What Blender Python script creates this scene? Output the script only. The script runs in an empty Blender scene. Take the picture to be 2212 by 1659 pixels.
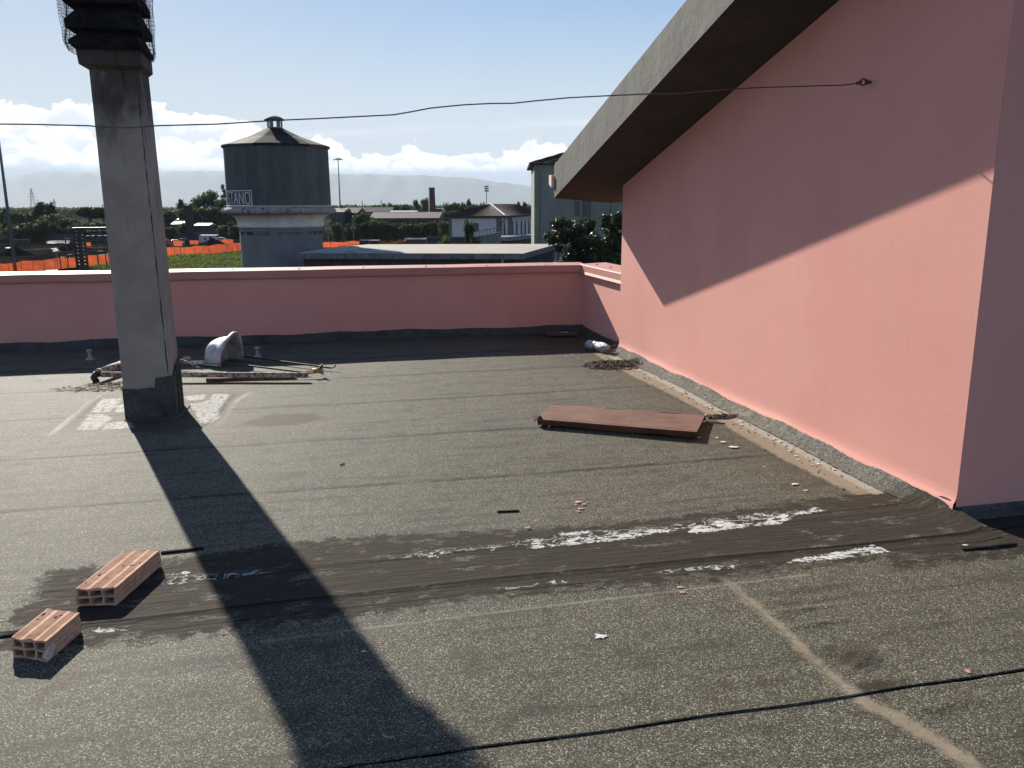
import bpy, math, random
import numpy as np
from mathutils import Vector, Matrix
random.seed(7)
rng = np.random.default_rng(7)
sc = bpy.context.scene
col = sc.collection

# ------------------------------------------------------------------ camera, sky, sun, exposure
EYE = 1.6                     # eye height above the flat roof
GZ = -9.4                     # street level below the roof
FOC = 1789.0                  # focal length in units of a 2212 px wide picture
PITCH = math.atan(386.5 / FOC)
YAW = math.atan(412 / (FOC / math.cos(PITCH)))
ROLL = 0.004
F_ = Vector((math.sin(YAW) * math.cos(PITCH), math.cos(YAW) * math.cos(PITCH), -math.sin(PITCH)))
R_ = Vector((math.cos(YAW), -math.sin(YAW), 0))
U_ = R_.cross(F_)
Rr = R_ * math.cos(ROLL) - U_ * math.sin(ROLL)
Ur = U_ * math.cos(ROLL) + R_ * math.sin(ROLL)
cam_d = bpy.data.cameras.new('camera')
cam = bpy.data.objects.new('camera', cam_d)
col.objects.link(cam)
cam_d.sensor_width = 36
cam_d.lens = FOC / 2212 * 36
cam_d.clip_start = 0.05
cam_d.clip_end = 60000
cam.matrix_world = Matrix((
    (Rr.x, Ur.x, -F_.x, 0), (Rr.y, Ur.y, -F_.y, 0), (Rr.z, Ur.z, -F_.z, EYE), (0, 0, 0, 1)))
sc.camera = cam

SUN_EL = math.radians(28.0)
SUN_AZ = math.atan2(-0.3, 0.954)          # from +Y, clockwise positive
world = bpy.data.worlds.new('World')
sc.world = world
world.use_nodes = True
sun_d = bpy.data.lights.new('sun', 'SUN')
sun_d.energy = 5.0
sun_d.angle = math.radians(0.55)
sun_d.color = (1.0, 0.93, 0.82)
sun = bpy.data.objects.new('sun', sun_d)
col.objects.link(sun)
to_sun = Vector((math.sin(SUN_AZ) * math.cos(SUN_EL), math.cos(SUN_AZ) * math.cos(SUN_EL), math.sin(SUN_EL)))
sun.rotation_euler = to_sun.to_track_quat('Z', 'Y').to_euler()
SKY_STRENGTH = 0.097
sc.view_settings.view_transform = 'Standard'
sc.view_settings.look = 'None'
sc.view_settings.gamma = 1
sc.view_settings.exposure = 0.93
sc.view_settings.use_curve_mapping = False
sc.cycles.max_bounces = 6
sc.cycles.diffuse_bounces = 3
sc.cycles.volume_bounces = 1
sc.cycles.transparent_max_bounces = 8
sc.cycles.use_denoising = True


# ------------------------------------------------------------------ node helper
class NT:
    def __init__(self, tree):
        self.t = tree
        tree.nodes.clear()

    def n(self, typ, ins=None, **props):
        nd = self.t.nodes.new(typ)
        for k, v in props.items():
            setattr(nd, k, v)
        for k, v in (ins or {}).items():
            self.set(nd, k, v)
        return nd

    def set(self, nd, k, v):
        s = nd.inputs[k]
        if isinstance(v, bpy.types.NodeSocket):
            self.t.links.new(v, s)
        elif isinstance(v, bpy.types.Node):
            self.t.links.new(v.outputs[0], s)
        else:
            if hasattr(s.default_value, '__len__') and isinstance(v, (tuple, list)) and len(v) == 3 and len(s.default_value) == 4:
                v = (*v, 1)
            s.default_value = v

    def math(self, op, a, b=0.0, c=0.0, clamp=False):
        nd = self.t.nodes.new('ShaderNodeMath')
        nd.operation = op
        nd.use_clamp = clamp
        self.set(nd, 0, a)
        self.set(nd, 1, b)
        self.set(nd, 2, c)
        return nd.outputs[0]

    def step(self, v, lo, hi, smooth=True):
        nd = self.n('ShaderNodeMapRange', {'Value': v, 'From Min': lo, 'From Max': hi, 'To Min': 0.0, 'To Max': 1.0},
                    interpolation_type='SMOOTHSTEP' if smooth else 'LINEAR')
        return nd.outputs[0]

    def mix(self, f, a, b, mode='MIX'):
        nd = self.t.nodes.new('ShaderNodeMix')
        nd.data_type = 'RGBA'
        nd.blend_type = mode
        nd.clamp_factor = True
        self.set(nd, 0, f)
        self.set(nd, 6, a)
        self.set(nd, 7, b)
        return nd.outputs[2]

    def noise(self, vec, scale, detail=4.0, rough=0.55, dist=0.0, out=0):
        return self.n('ShaderNodeTexNoise', {'Vector': vec, 'Scale': scale, 'Detail': detail, 'Roughness': rough,
                                             'Distortion': dist}).outputs[out]

    def voro(self, vec, scale, out='Color', feature='F1', rand=1.0):
        return self.n('ShaderNodeTexVoronoi', {'Vector': vec, 'Scale': scale, 'Randomness': rand},
                      feature=feature).outputs[out]

    def obj(self):
        return self.n('ShaderNodeTexCoord').outputs['Object']

    def pos(self):
        return self.n('ShaderNodeNewGeometry').outputs['Position']

    def scale(self, vec, s):
        return self.n('ShaderNodeVectorMath', {0: vec, 1: s}, operation='MULTIPLY').outputs[0]

    def xyz(self, vec):
        return self.n('ShaderNodeSeparateXYZ', {0: vec}).outputs

    def attr(self, name):
        return self.n('ShaderNodeAttribute', attribute_name=name).outputs['Fac']

    def bump(self, h, strength=0.3, dist=0.01):
        return self.n('ShaderNodeBump', {'Height': h, 'Strength': strength, 'Distance': dist}).outputs[0]


MATS = {}


def mat(name, build):
    m = bpy.data.materials.new(name)
    m.use_nodes = True
    nt = NT(m.node_tree)
    out = nt.n('ShaderNodeOutputMaterial')
    b = nt.n('ShaderNodeBsdfPrincipled')
    m.node_tree.links.new(b.outputs[0], out.inputs[0])
    nt.b, nt.out = b, out
    build(nt)
    MATS[name] = m
    return m


def simple(name, c, rough=0.7, var=0.25, scale=3.0, bump=0.15, metal=0.0, bscale=None, bd=0.01, spec=0.5, stretch=(1, 1, 1)):
    def f(nt):
        p = nt.scale(nt.pos(), stretch)
        n = nt.noise(p, scale, 5, 0.6)
        lo = tuple(x * (1 - var) for x in c)
        hi = tuple(min(1, x * (1 + var)) for x in c)
        nt.set(nt.b, 'Base Color', nt.mix(nt.step(n, 0.3, 0.7), lo, hi))
        nt.set(nt.b, 'Roughness', rough)
        nt.set(nt.b, 'Metallic', metal)
        nt.set(nt.b, 'Specular IOR Level', spec)
        if bump:
            nt.set(nt.b, 'Normal', nt.bump(nt.noise(p, bscale or scale * 8, 4), bump, bd))
    return mat(name, f)


# ------------------------------------------------------------------ sky
def build_world():
    nt = NT(world.node_tree)
    out = nt.n('ShaderNodeOutputWorld')
    bg = nt.n('ShaderNodeBackground')
    world.node_tree.links.new(bg.outputs[0], out.inputs[0])
    sky = nt.n('ShaderNodeTexSky', sky_type='NISHITA', sun_disc=False, sun_elevation=SUN_EL,
               sun_rotation=SUN_AZ, altitude=0.0, air_density=1.0, dust_density=0.35, ozone_density=3.0)
    v = nt.n('ShaderNodeTexCoord').outputs['Generated']
    x, y, z = nt.xyz(v)
    az = nt.math('ARCTAN2', x, y)
    el = nt.math('ARCSINE', z)
    p = nt.n('ShaderNodeCombineXYZ', {0: nt.math('MULTIPLY', az, 1.0), 1: nt.math('MULTIPLY', el, 1.25), 2: 0.0}).outputs[0]
    # rows of cumulus one behind the other, higher to the left, each with a bright rim and a greyer body
    warp = nt.n('ShaderNodeVectorMath', {0: p, 1: nt.scale(nt.noise(p, 38, 4, 0.6, out=1), (0.016, 0.016, 0))}).outputs[0]
    big1 = nt.voro(warp, 19.0, 'Distance', 'SMOOTH_F1')
    bil = nt.voro(warp, 44.0, 'Distance', 'SMOOTH_F1')
    bil2 = nt.voro(warp, 105.0, 'Distance', 'SMOOTH_F1')
    fine = nt.noise(p, 130.0, 6, 0.65)
    puff = nt.math('ADD', nt.math('MULTIPLY', big1, -0.035), nt.math('ADD', nt.math('MULTIPLY', bil, -0.022), nt.math('MULTIPLY', bil2, -0.011)))
    puff = nt.math('ADD', puff, nt.math('MULTIPLY', nt.math('SUBTRACT', fine, 0.5), 0.012))
    tilt = nt.math('MULTIPLY', nt.math('SINE', nt.math('ADD', az, -0.05)), 0.075)
    # the camera's shoulder: very bright sky is held back, the same law all over the dome
    raw = sky.outputs[0]
    lum = nt.n('ShaderNodeRGBToBW', {0: raw}).outputs[0]
    gain = nt.math('DIVIDE', 5.1, nt.math('ADD', lum, 5.0))
    skyc = nt.n('ShaderNodeVectorMath', {0: raw, 1: (0.95, 1.0, 1.08)}, operation='MULTIPLY').outputs[0]
    skyc = nt.n('ShaderNodeVectorMath', {0: skyc, 'Scale': gain}, operation='SCALE').outputs[0]
    pale = nt.step(el, 0.25, 0.03)
    skyc = nt.mix(nt.math('MULTIPLY', pale, 0.85), skyc, (4.1, 4.45, 4.8))
    colr = skyc
    for k, (h0, amp, fq, off, bright) in enumerate(((0.106, 0.056, 5.0, 0.0, 0.93), (0.094, 0.048, 7.5, 3.1, 0.98), (0.084, 0.040, 10.0, 7.7, 1.05), (0.072, 0.030, 13.0, 12.3, 1.05))):
        q = nt.n('ShaderNodeCombineXYZ', {0: az, 1: nt.math('MULTIPLY', el, 0.5), 2: off}).outputs[0]
        top = nt.math('ADD', nt.math('MULTIPLY', nt.math('SUBTRACT', nt.noise(q, fq, 2, 0.5), 0.5), amp * 2.0), h0)
        top = nt.math('SUBTRACT', top, nt.math('MULTIPLY', tilt, 1.0 if k < 2 else 0.45))
        d = nt.math('ADD', nt.math('SUBTRACT', top, el), puff)
        m_ = nt.step(d, -0.0006, 0.0016 + 0.0006 * k)
        body = nt.step(nt.math('ADD', d, nt.math('MULTIPLY', nt.math('SUBTRACT', nt.noise(warp, 34 + 9 * k, 5, 0.65), 0.5), 0.05)), 0.002, 0.022)
        cc = nt.mix(nt.math('MULTIPLY', body, 0.80), (8.8 * bright, 8.7 * bright, 8.4 * bright), (4.3, 4.65, 5.05))
        colr = nt.mix(m_, colr, cc)
    # flat, shadowed underside down to the haze
    base = nt.step(nt.math('ADD', el, nt.math('MULTIPLY', nt.math('SUBTRACT', fine, 0.5), 0.010)), 0.047, 0.034)
    colr = nt.mix(base, colr, (3.1, 3.5, 4.0))
    # thin high streak
    sp = nt.math('SUBTRACT', el, nt.math('ADD', nt.math('MULTIPLY', az, 0.05), 0.079))
    sn = nt.noise(nt.scale(p, (1, 7, 1)), 9.0, 6, 0.6)
    st = nt.math('MULTIPLY', nt.step(nt.math('ABSOLUTE', nt.math('ADD', sp, nt.math('MULTIPLY', nt.math('SUBTRACT', sn, 0.5), 0.02))), 0.007, 0.0), nt.step(sn, 0.35, 0.6))
    colr = nt.mix(nt.math('MULTIPLY', st, 0.6), colr, (4.9, 5.1, 5.2))
    nt.set(bg, 'Color', colr)
    nt.set(bg, 'Strength', SKY_STRENGTH)


build_world()


# ------------------------------------------------------------------ object helpers
def prop(o, label=None, cat=None, group=None, kind=None):
    if label: o['label'] = label
    if cat: o['category'] = cat
    if group: o['group'] = group
    if kind: o['kind'] = kind
    return o


def empty(name, loc, label, cat, group=None, rz=0.0):
    o = bpy.data.objects.new(name, None)
    col.objects.link(o)
    o.location = loc
    o.rotation_euler = (0, 0, rz)
    return prop(o, label, cat, group)


class MB:
    """Collects vertices and faces, then links them as one mesh object."""
    def __init__(self):
        self.v, self.f = [], []

    def add(self, vs, fs):
        b = len(self.v)
        self.v += [tuple(p) for p in vs]
        self.f += [tuple(i + b for i in f) for f in fs]
        return self

    def box(self, x0, x1, y0, y1, z0, z1):
        return self.add([(x0, y0, z0), (x1, y0, z0), (x1, y1, z0), (x0, y1, z0), (x0, y0, z1), (x1, y0, z1), (x1, y1, z1), (x0, y1, z1)],
                        [(0, 3, 2, 1), (4, 5, 6, 7), (0, 1, 5, 4), (1, 2, 6, 5), (2, 3, 7, 6), (3, 0, 4, 7)])

    def prism(self, pts, z0, z1, zt=None):
        """pts counter-clockwise footprint; zt optional list of top heights"""
        n = len(pts)
        vs = [(p[0], p[1], z0) for p in pts] + [(p[0], p[1], zt[i] if zt else z1) for i, p in enumerate(pts)]
        fs = [tuple(range(n - 1, -1, -1)), tuple(range(n, 2 * n))]
        fs += [(i, (i + 1) % n, n + (i + 1) % n, n + i) for i in range(n)]
        return self.add(vs, fs)

    def bar(self, a, b, w, h=None, up=(0, 0, 1)):
        a, b = Vector(a), Vector(b)
        d = (b - a).normalized()
        s = d.cross(Vector(up))
        if s.length < 1e-4: s = d.cross(Vector((0, 1, 0)))
        s.normalize()
        u = s.cross(d)
        h = h or w
        s *= w / 2; u *= h / 2
        vs = [p + q for p in (a, b) for q in (-s - u, s - u, s + u, -s + u)]
        return self.add(vs, [(0, 1, 2, 3), (7, 6, 5, 4), (0, 4, 5, 1), (1, 5, 6, 2), (2, 6, 7, 3), (3, 7, 4, 0)])

    def tube(self, pts, r, n=8, cap=True):
        pts = [Vector(p) for p in pts]
        rs = r if isinstance(r, (list, tuple)) else [r] * len(pts)
        b = len(self.v)
        prev = None
        for i, p in enumerate(pts):
            d = (pts[min(i + 1, len(pts) - 1)] - pts[max(i - 1, 0)]).normalized()
            if prev is None:
                s = d.cross(Vector((0, 0, 1)))
                if s.length < 1e-3: s = d.cross(Vector((1, 0, 0)))
            else:
                s = prev - d * prev.dot(d)
            s.normalize(); prev = s
            u = d.cross(s)
            for k in range(n):
                a = 2 * math.pi * k / n
                self.v.append(tuple(p + (s * math.cos(a) + u * math.sin(a)) * rs[i]))
        for i in range(len(pts) - 1):
            for k in range(n):
                k2 = (k + 1) % n
                self.f.append((b + i * n + k, b + i * n + k2, b + (i + 1) * n + k2, b + (i + 1) * n + k))
        if cap:
            self.f.append(tuple(b + k for k in range(n - 1, -1, -1)))
            self.f.append(tuple(b + (len(pts) - 1) * n + k for k in range(n)))
        return self

    def lathe(self, prof, n=48, c=(0, 0), a0=0.0, a1=None):
        """prof: list of (r, z)"""
        full = a1 is None
        a1 = 2 * math.pi if full else a1
        m = n if full else n + 1
        b = len(self.v)
        for r, z in prof:
            for k in range(m):
                a = a0 + (a1 - a0) * k / n
                self.v.append((c[0] + r * math.cos(a), c[1] + r * math.sin(a), z))
        for i in range(len(prof) - 1):
            for k in range(n):
                k2 = (k + 1) % m
                self.f.append((b + i * m + k, b + i * m + k2, b + (i + 1) * m + k2, b + (i + 1) * m + k))
        return self

    def mesh(self, name):
        me = bpy.data.meshes.new(name)
        me.from_pydata(self.v, [], self.f)
        me.update()
        return me

    def build(self, name, m, parent=None, smooth=False, bevel=0.0, **kw):
        me = self.mesh(name)
        me.materials.append(MATS[m] if isinstance(m, str) else m)
        o = bpy.data.objects.new(name, me)
        col.objects.link(o)
        if smooth:
            me.polygons.foreach_set('use_smooth', [True] * len(me.polygons))
        if parent:
            o.parent = parent
        if bevel:
            md = o.modifiers.new('bevel', 'BEVEL')
            md.width = bevel; md.segments = 2; md.limit_method = 'ANGLE'
        return prop(o, **kw)


def grid_obj(name, X, Y, Z, m, parent=None, smooth=True, attrs=None, skirt=False):
    ny, nx = X.shape
    v = np.stack([X, Y, Z], -1).reshape(-1, 3)
    idx = np.arange(nx * ny).reshape(ny, nx)
    q = np.stack([idx[:-1, :-1], idx[:-1, 1:], idx[1:, 1:], idx[1:, :-1]], -1).reshape(-1, 4)
    if skirt:                                          # a vertical edge along the near side of the sheet
        b = len(v)
        up_ = v[:nx].copy(); low = v[:nx].copy(); low[:, 2] -= skirt
        v = np.concatenate([v, up_, low])
        s = np.arange(nx - 1)
        q = np.concatenate([q, np.stack([b + nx + s, b + nx + s + 1, b + s + 1, b + s], -1)])
    me = bpy.data.meshes.new(name)
    me.vertices.add(len(v)); me.vertices.foreach_set('co', v.ravel())
    me.loops.add(q.size); me.loops.foreach_set('vertex_index', q.ravel().astype(np.int32))
    me.polygons.add(len(q)); me.polygons.foreach_set('loop_start', np.arange(0, q.size, 4, dtype=np.int32))
    me.update(calc_edges=True)
    me.polygons.foreach_set('use_smooth', [smooth] * len(q))
    for k, fn in (attrs or {}).items():
        a = me.attributes.new(k, 'FLOAT', 'POINT')
        a.data.foreach_set('value', np.asarray(fn(v[:, 0], v[:, 1]), dtype=np.float32))
    me.materials.append(MATS[m])
    o = bpy.data.objects.new(name, me)
    col.objects.link(o)
    if parent: o.parent = parent
    return o


def copy_tree(o, parent=None):
    c = o.copy()
    col.objects.link(c)
    if parent: c.parent = parent
    for ch in list(o.children):
        copy_tree(ch, c)
    return c


# measured points: a direction seen in the photograph met with the flat roof, a wall plane or a given depth
def ray(px, py):
    return F_ + Rr * ((px - 1106) / FOC) - Ur * ((py - 829.5) / FOC)


def fl(px, py, z=0.0):
    d = ray(px, py)
    return Vector((0, 0, EYE)) + d * ((z - EYE) / d.z)


def W(px, py, depth):
    return Vector((0, 0, EYE)) + ray(px, py) * depth


def gdepth(py, px=600):
    d = ray(px, py)
    return (GZ - EYE) / d.z


def onx(px, py, X):
    d = ray(px, py)
    return Vector((0, 0, EYE)) + d * (X / d.x)


def ony(px, py, Y):
    d = ray(px, py)
    return Vector((0, 0, EYE)) + d * (Y / d.y)


# ------------------------------------------------------------------ materials
def fr(nt):
    p = nt.pos()
    wob = nt.math('SUBTRACT', nt.noise(p, 14, 5, 0.65), 0.5)
    wob2 = nt.math('SUBTRACT', nt.noise(p, 55, 4, 0.7), 0.5)
    cell = nt.xyz(nt.voro(p, 270))[0]
    cell2 = nt.xyz(nt.voro(p, 430))[1]
    g = nt.math('ADD', nt.math('MULTIPLY', cell, 0.6), nt.math('MULTIPLY', cell2, 0.4))
    low = nt.noise(nt.scale(p, (0.5, 1.2, 1)), 1.3, 5, 0.6)
    spark = nt.step(g, 0.70, 0.86)
    dark = nt.mix(low, (0.031, 0.031, 0.026), (0.053, 0.050, 0.041))
    c = nt.mix(nt.step(g, 0.15, 0.75), dark, (0.092, 0.088, 0.070))
    c = nt.mix(spark, c, (0.40, 0.38, 0.32))
    mot = nt.noise(p, 120, 3, 0.75)
    c = nt.mix(nt.step(mot, 0.40, 0.60), nt.n('ShaderNodeVectorMath', {0: c, 1: (0.70, 0.69, 0.63)}, operation='MULTIPLY').outputs[0], nt.n('ShaderNodeVectorMath', {0: c, 1: (1.50, 1.45, 1.30)}, operation='MULTIPLY').outputs[0])
    # worn streaks along the rolls
    stk = nt.noise(nt.scale(p, (0.6, 5.0, 1)), 2.2, 6, 0.65)
    c = nt.mix(nt.math('MULTIPLY', nt.step(stk, 0.48, 0.68), 0.55), c, (0.034, 0.030, 0.024))
    blot = nt.noise(p, 5.5, 6, 0.7)
    c = nt.mix(nt.math('MULTIPLY', nt.step(blot, 0.52, 0.66), 0.5), c, (0.046, 0.036, 0.024))
    # seams between rolls: smeared bitumen
    seam = nt.math('MULTIPLY', nt.step(nt.math('ADD', nt.attr('seam'), nt.math('MULTIPLY', wob, 0.08)), 0.045, 0.0), nt.step(nt.noise(nt.scale(p, (1, 1, 1)), 3.0, 5, 0.7), 0.28, 0.55))
    c = nt.mix(nt.math('MULTIPLY', seam, 0.85), c, (0.013, 0.012, 0.010))
    # brown dirt
    dirt = nt.step(nt.math('ADD', nt.attr('dirt'), nt.math('MULTIPLY', nt.math('ADD', wob, nt.math('MULTIPLY', wob2, 0.6)), 0.9)), 0.30, 0.85)
    c = nt.mix(nt.math('MULTIPLY', dirt, 0.72), c, nt.mix(nt.noise(p, 30, 3), (0.034, 0.026, 0.016), (0.082, 0.066, 0.042)))
    dark2 = nt.step(nt.math('ADD', nt.attr('soil'), nt.math('MULTIPLY', nt.math('ADD', wob, wob2), 0.8)), 0.35, 0.75)
    c = nt.mix(nt.math('MULTIPLY', dark2, 0.85), c, (0.032, 0.025, 0.018))
    # lime wash round the chimney foot
    lime = nt.step(nt.math('ADD', nt.attr('lime'), nt.math('MULTIPLY', nt.math('ADD', wob, nt.math('MULTIPLY', wob2, 0.9)), 0.085)), -0.003, 0.008)
    lime = nt.math('MULTIPLY', lime, nt.step(nt.noise(p, 26, 5, 0.75), 0.38, 0.54))
    c = nt.mix(lime, c, nt.mix(g, (0.15, 0.15, 0.14), (0.62, 0.61, 0.57)))
    # tar repair
    tar = nt.step(nt.math('ADD', nt.attr('tar'), nt.math('ADD', nt.math('MULTIPLY', wob, 0.26), nt.math('MULTIPLY', wob2, 0.16))), -0.020, 0.022)
    tar = nt.math('MULTIPLY', tar, nt.math('SUBTRACT', 1.0, nt.math('MULTIPLY', nt.step(nt.math('ADD', nt.noise(nt.scale(p, (1, 1.8, 1)), 6.5, 6, 0.75), nt.math('MULTIPLY', nt.attr('tar'), -0.5)), 0.47, 0.58), 0.65)))
    pts = nt.math('MULTIPLY', nt.step(nt.noise(nt.scale(p, (1, 2, 1)), 4.5, 5, 0.7), 0.56, 0.66), nt.step(g, 0.45, 0.7))
    tc = nt.mix(nt.noise(nt.scale(p, (1, 5, 1)), 7, 6, 0.7), (0.028, 0.023, 0.018), (0.064, 0.053, 0.042))
    tc = nt.mix(nt.math('MULTIPLY', pts, 0.8), tc, (0.26, 0.25, 0.22))
    wr = nt.noise(nt.scale(p, (1.2, 9, 1)), 5, 4, 0.6, dist=0.6)
    crk = nt.step(nt.math('ABSOLUTE', nt.math('SUBTRACT', wr, 0.5)), 0.012, 0.0)
    tc = nt.mix(nt.math('MULTIPLY', crk, 0.8), tc, (0.008, 0.007, 0.006))
    tc = nt.mix(nt.math('MULTIPLY', nt.step(nt.attr('line'), 0.009, 0.003), 0.8), tc, (0.007, 0.006, 0.005))
    c = nt.mix(tar, c, tc)
    # torn white foil
    web = nt.math('ABSOLUTE', nt.math('SUBTRACT', nt.noise(nt.scale(p, (1.0, 2.0, 1)), 9, 3, 0.5, dist=1.2), 0.5))
    fk = nt.math('ADD', nt.attr('flake'), nt.math('SUBTRACT', nt.math('MULTIPLY', nt.noise(nt.scale(p, (1, 1.6, 1)), 11, 4, 0.6), 1.2), 0.6))
    fk2 = nt.math('MULTIPLY', nt.step(web, 0.035, 0.006), nt.step(nt.attr('flake'), 0.18, 0.4))
    fk = nt.math('MAXIMUM', nt.step(fk, 0.66, 0.76), nt.math('MULTIPLY', fk2, 0.8))
    fk = nt.math('MULTIPLY', fk, nt.step(nt.attr('flake'), 0.02, 0.08))
    c = nt.mix(fk, c, nt.mix(nt.noise(p, 60, 3), (0.42, 0.41, 0.38), (0.72, 0.71, 0.68)))
    foil = nt.step(nt.math('ADD', nt.attr('foil'), nt.math('MULTIPLY', nt.math('ADD', wob, nt.math('MULTIPLY', wob2, 2.0)), 0.045)), 0.0, 0.004)
    foil = nt.math('MULTIPLY', foil, nt.math('MULTIPLY', nt.step(nt.noise(nt.scale(p, (1, 1.8, 1)), 24, 5, 0.7, dist=1.0), 0.42, 0.49), nt.step(nt.noise(nt.scale(p, (1, 1.5, 1)), 10, 4, 0.6, dist=0.5), 0.41, 0.46)))
    c = nt.mix(foil, c, nt.mix(nt.noise(p, 60, 3), (0.40, 0.39, 0.36), (0.70, 0.69, 0.66)))
    # drifted sand
    tw = nt.math('ADD', nt.attr('sand'), nt.math('MULTIPLY', nt.math('ADD', wob, nt.math('MULTIPLY', wob2, 0.8)), 0.075))
    sand = nt.step(tw, -0.016, 0.026)
    spk = nt.step(nt.noise(p, 120, 3, 0.7), 0.62, 0.68)
    sc_ = nt.mix(nt.noise(p, 9, 5), (0.20, 0.155, 0.105), (0.31, 0.255, 0.185))
    sc_ = nt.mix(spk, sc_, (0.06, 0.05, 0.04))
    c = nt.mix(nt.math('MULTIPLY', sand, 0.86), c, sc_)
    # cement fillet at the wall
    cem = nt.step(nt.math('ADD', nt.attr('cement'), nt.math('MULTIPLY', nt.math('ADD', wob, wob2), 0.05)), -0.008, 0.02)
    c = nt.mix(nt.math('MULTIPLY', cem, 0.9), c, nt.mix(nt.noise(p, 8, 6, 0.7), (0.22, 0.205, 0.165), (0.40, 0.38, 0.32)))
    # faint chalky line
    yl = nt.step(nt.math('ADD', nt.attr('chalk'), nt.math('MULTIPLY', wob, 0.02)), 0.014, 0.002)
    c = nt.mix(nt.math('MULTIPLY', yl, 0.42), c, (0.30, 0.29, 0.22))
    nt.set(nt.b, 'Base Color', c)
    nt.set(nt.b, 'Roughness', nt.math('ADD', 0.70, nt.math('MULTIPLY', tar, 0.1)))
    nt.set(nt.b, 'Specular IOR Level', nt.math('SUBTRACT', 0.14, nt.math('MULTIPLY', tar, 0.09)))
    h = nt.math('MULTIPLY', nt.math('MULTIPLY', g, 0.0035), nt.math('SUBTRACT', 1.0, nt.math('MULTIPLY', nt.math('MAXIMUM', tar, sand), 0.75)))
    h = nt.math('ADD', h, nt.math('MULTIPLY', nt.math('MULTIPLY', wr, tar), 0.010))
    h = nt.math('ADD', h, nt.math('MULTIPLY', low, 0.02))
    h = nt.math('ADD', h, nt.math('MULTIPLY', dark2, 0.004))
    nt.set(nt.b, 'Normal', nt.bump(h, 0.75, 1.0))


mat('granulated_bitumen', fr)


def membrane_plain(nt):
    p = nt.pos()
    g = nt.xyz(nt.voro(p, 230))[0]
    n = nt.noise(p, 6, 5, 0.6)
    c = nt.mix(nt.step(g, 0.2, 0.95), (0.030, 0.032, 0.030), (0.11, 0.112, 0.10))
    c = nt.mix(nt.step(n, 0.45, 0.7), c, (0.035, 0.034, 0.030))
    nt.set(nt.b, 'Base Color', c)
    nt.set(nt.b, 'Roughness', 0.8)
    nt.set(nt.b, 'Normal', nt.bump(nt.math('ADD', nt.math('MULTIPLY', g, 0.003), nt.math('MULTIPLY', n, 0.03)), 0.8, 1.0))


mat('upstand_bitumen', membrane_plain)


def membrane_pale(nt):  # paler copy of the upstand bitumen, with the sunlight put into its colour
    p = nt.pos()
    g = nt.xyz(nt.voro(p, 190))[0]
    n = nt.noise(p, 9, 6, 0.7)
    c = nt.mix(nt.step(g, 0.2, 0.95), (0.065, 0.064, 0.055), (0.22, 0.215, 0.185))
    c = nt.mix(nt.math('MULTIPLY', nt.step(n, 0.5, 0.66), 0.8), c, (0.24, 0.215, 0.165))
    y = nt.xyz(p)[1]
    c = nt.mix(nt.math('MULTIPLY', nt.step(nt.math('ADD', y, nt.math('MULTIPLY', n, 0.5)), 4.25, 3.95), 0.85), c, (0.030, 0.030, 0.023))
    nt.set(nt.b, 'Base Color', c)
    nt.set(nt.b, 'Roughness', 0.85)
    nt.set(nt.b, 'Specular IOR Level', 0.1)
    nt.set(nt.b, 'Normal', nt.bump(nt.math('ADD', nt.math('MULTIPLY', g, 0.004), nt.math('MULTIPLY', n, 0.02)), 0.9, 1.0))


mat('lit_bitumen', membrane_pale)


def stucco(nt):
    p = nt.pos()
    n = nt.noise(p, 1.1, 6, 0.6)
    f = nt.noise(p, 160, 4, 0.7)
    run = nt.noise(nt.scale(p, (2.2, 2.2, 0.35)), 2.0, 6, 0.65)
    c = nt.mix(nt.step(n, 0.3, 0.7), (0.640, 0.298, 0.250), (0.675, 0.325, 0.274))
    c = nt.mix(nt.math('MULTIPLY', nt.step(run, 0.45, 0.75), 0.30), c, (0.62, 0.33, 0.275))
    spot = nt.step(nt.voro(p, 2.2, 'Distance'), 0.020, 0.012)
    c = nt.mix(nt.math('MULTIPLY', spot, 0.7), c, (0.30, 0.12, 0.09))
    drip = nt.noise(nt.scale(p, (7, 7, 0.5)), 1.6, 6, 0.7)
    c = nt.mix(nt.math('MULTIPLY', nt.step(drip, 0.56, 0.74), 0.20), c, (0.44, 0.235, 0.20))
    patch = nt.step(nt.noise(p, 0.55, 3, 0.45), 0.56, 0.60)
    c = nt.mix(nt.math('MULTIPLY', patch, 0.16), c, (0.72, 0.39, 0.325))
    z = nt.xyz(p)[2]
    low = nt.math('MULTIPLY', nt.step(nt.math('ADD', z, nt.math('MULTIPLY', n, 0.35)), 0.42, 0.1), 0.35)
    c = nt.mix(low, c, (0.60, 0.30, 0.25))
    nt.set(nt.b, 'Base Color', c)
    nt.set(nt.b, 'Roughness', 0.85)
    nt.set(nt.b, 'Specular IOR Level', 0.25)
    h = nt.math('ADD', nt.math('MULTIPLY', f, 0.0016), nt.math('MULTIPLY', nt.noise(p, 20, 4, 0.6), 0.0007))
    nt.set(nt.b, 'Normal', nt.bump(h, 0.8, 1.0))


mat('pink_stucco', stucco)


def coping_m(nt):
    p = nt.pos()
    n = nt.noise(nt.scale(p, (1, 4, 1)), 3, 4)
    c = nt.mix(n, (0.42, 0.185, 0.150), (0.52, 0.255, 0.215))
    nt.set(nt.b, 'Base Color', c)
    nt.set(nt.b, 'Roughness', 0.55)
    nt.set(nt.b, 'Specular IOR Level', 0.3)
    nt.set(nt.b, 'Normal', nt.bump(n, 0.15, 0.01))


mat('painted_coping', coping_m)


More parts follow.
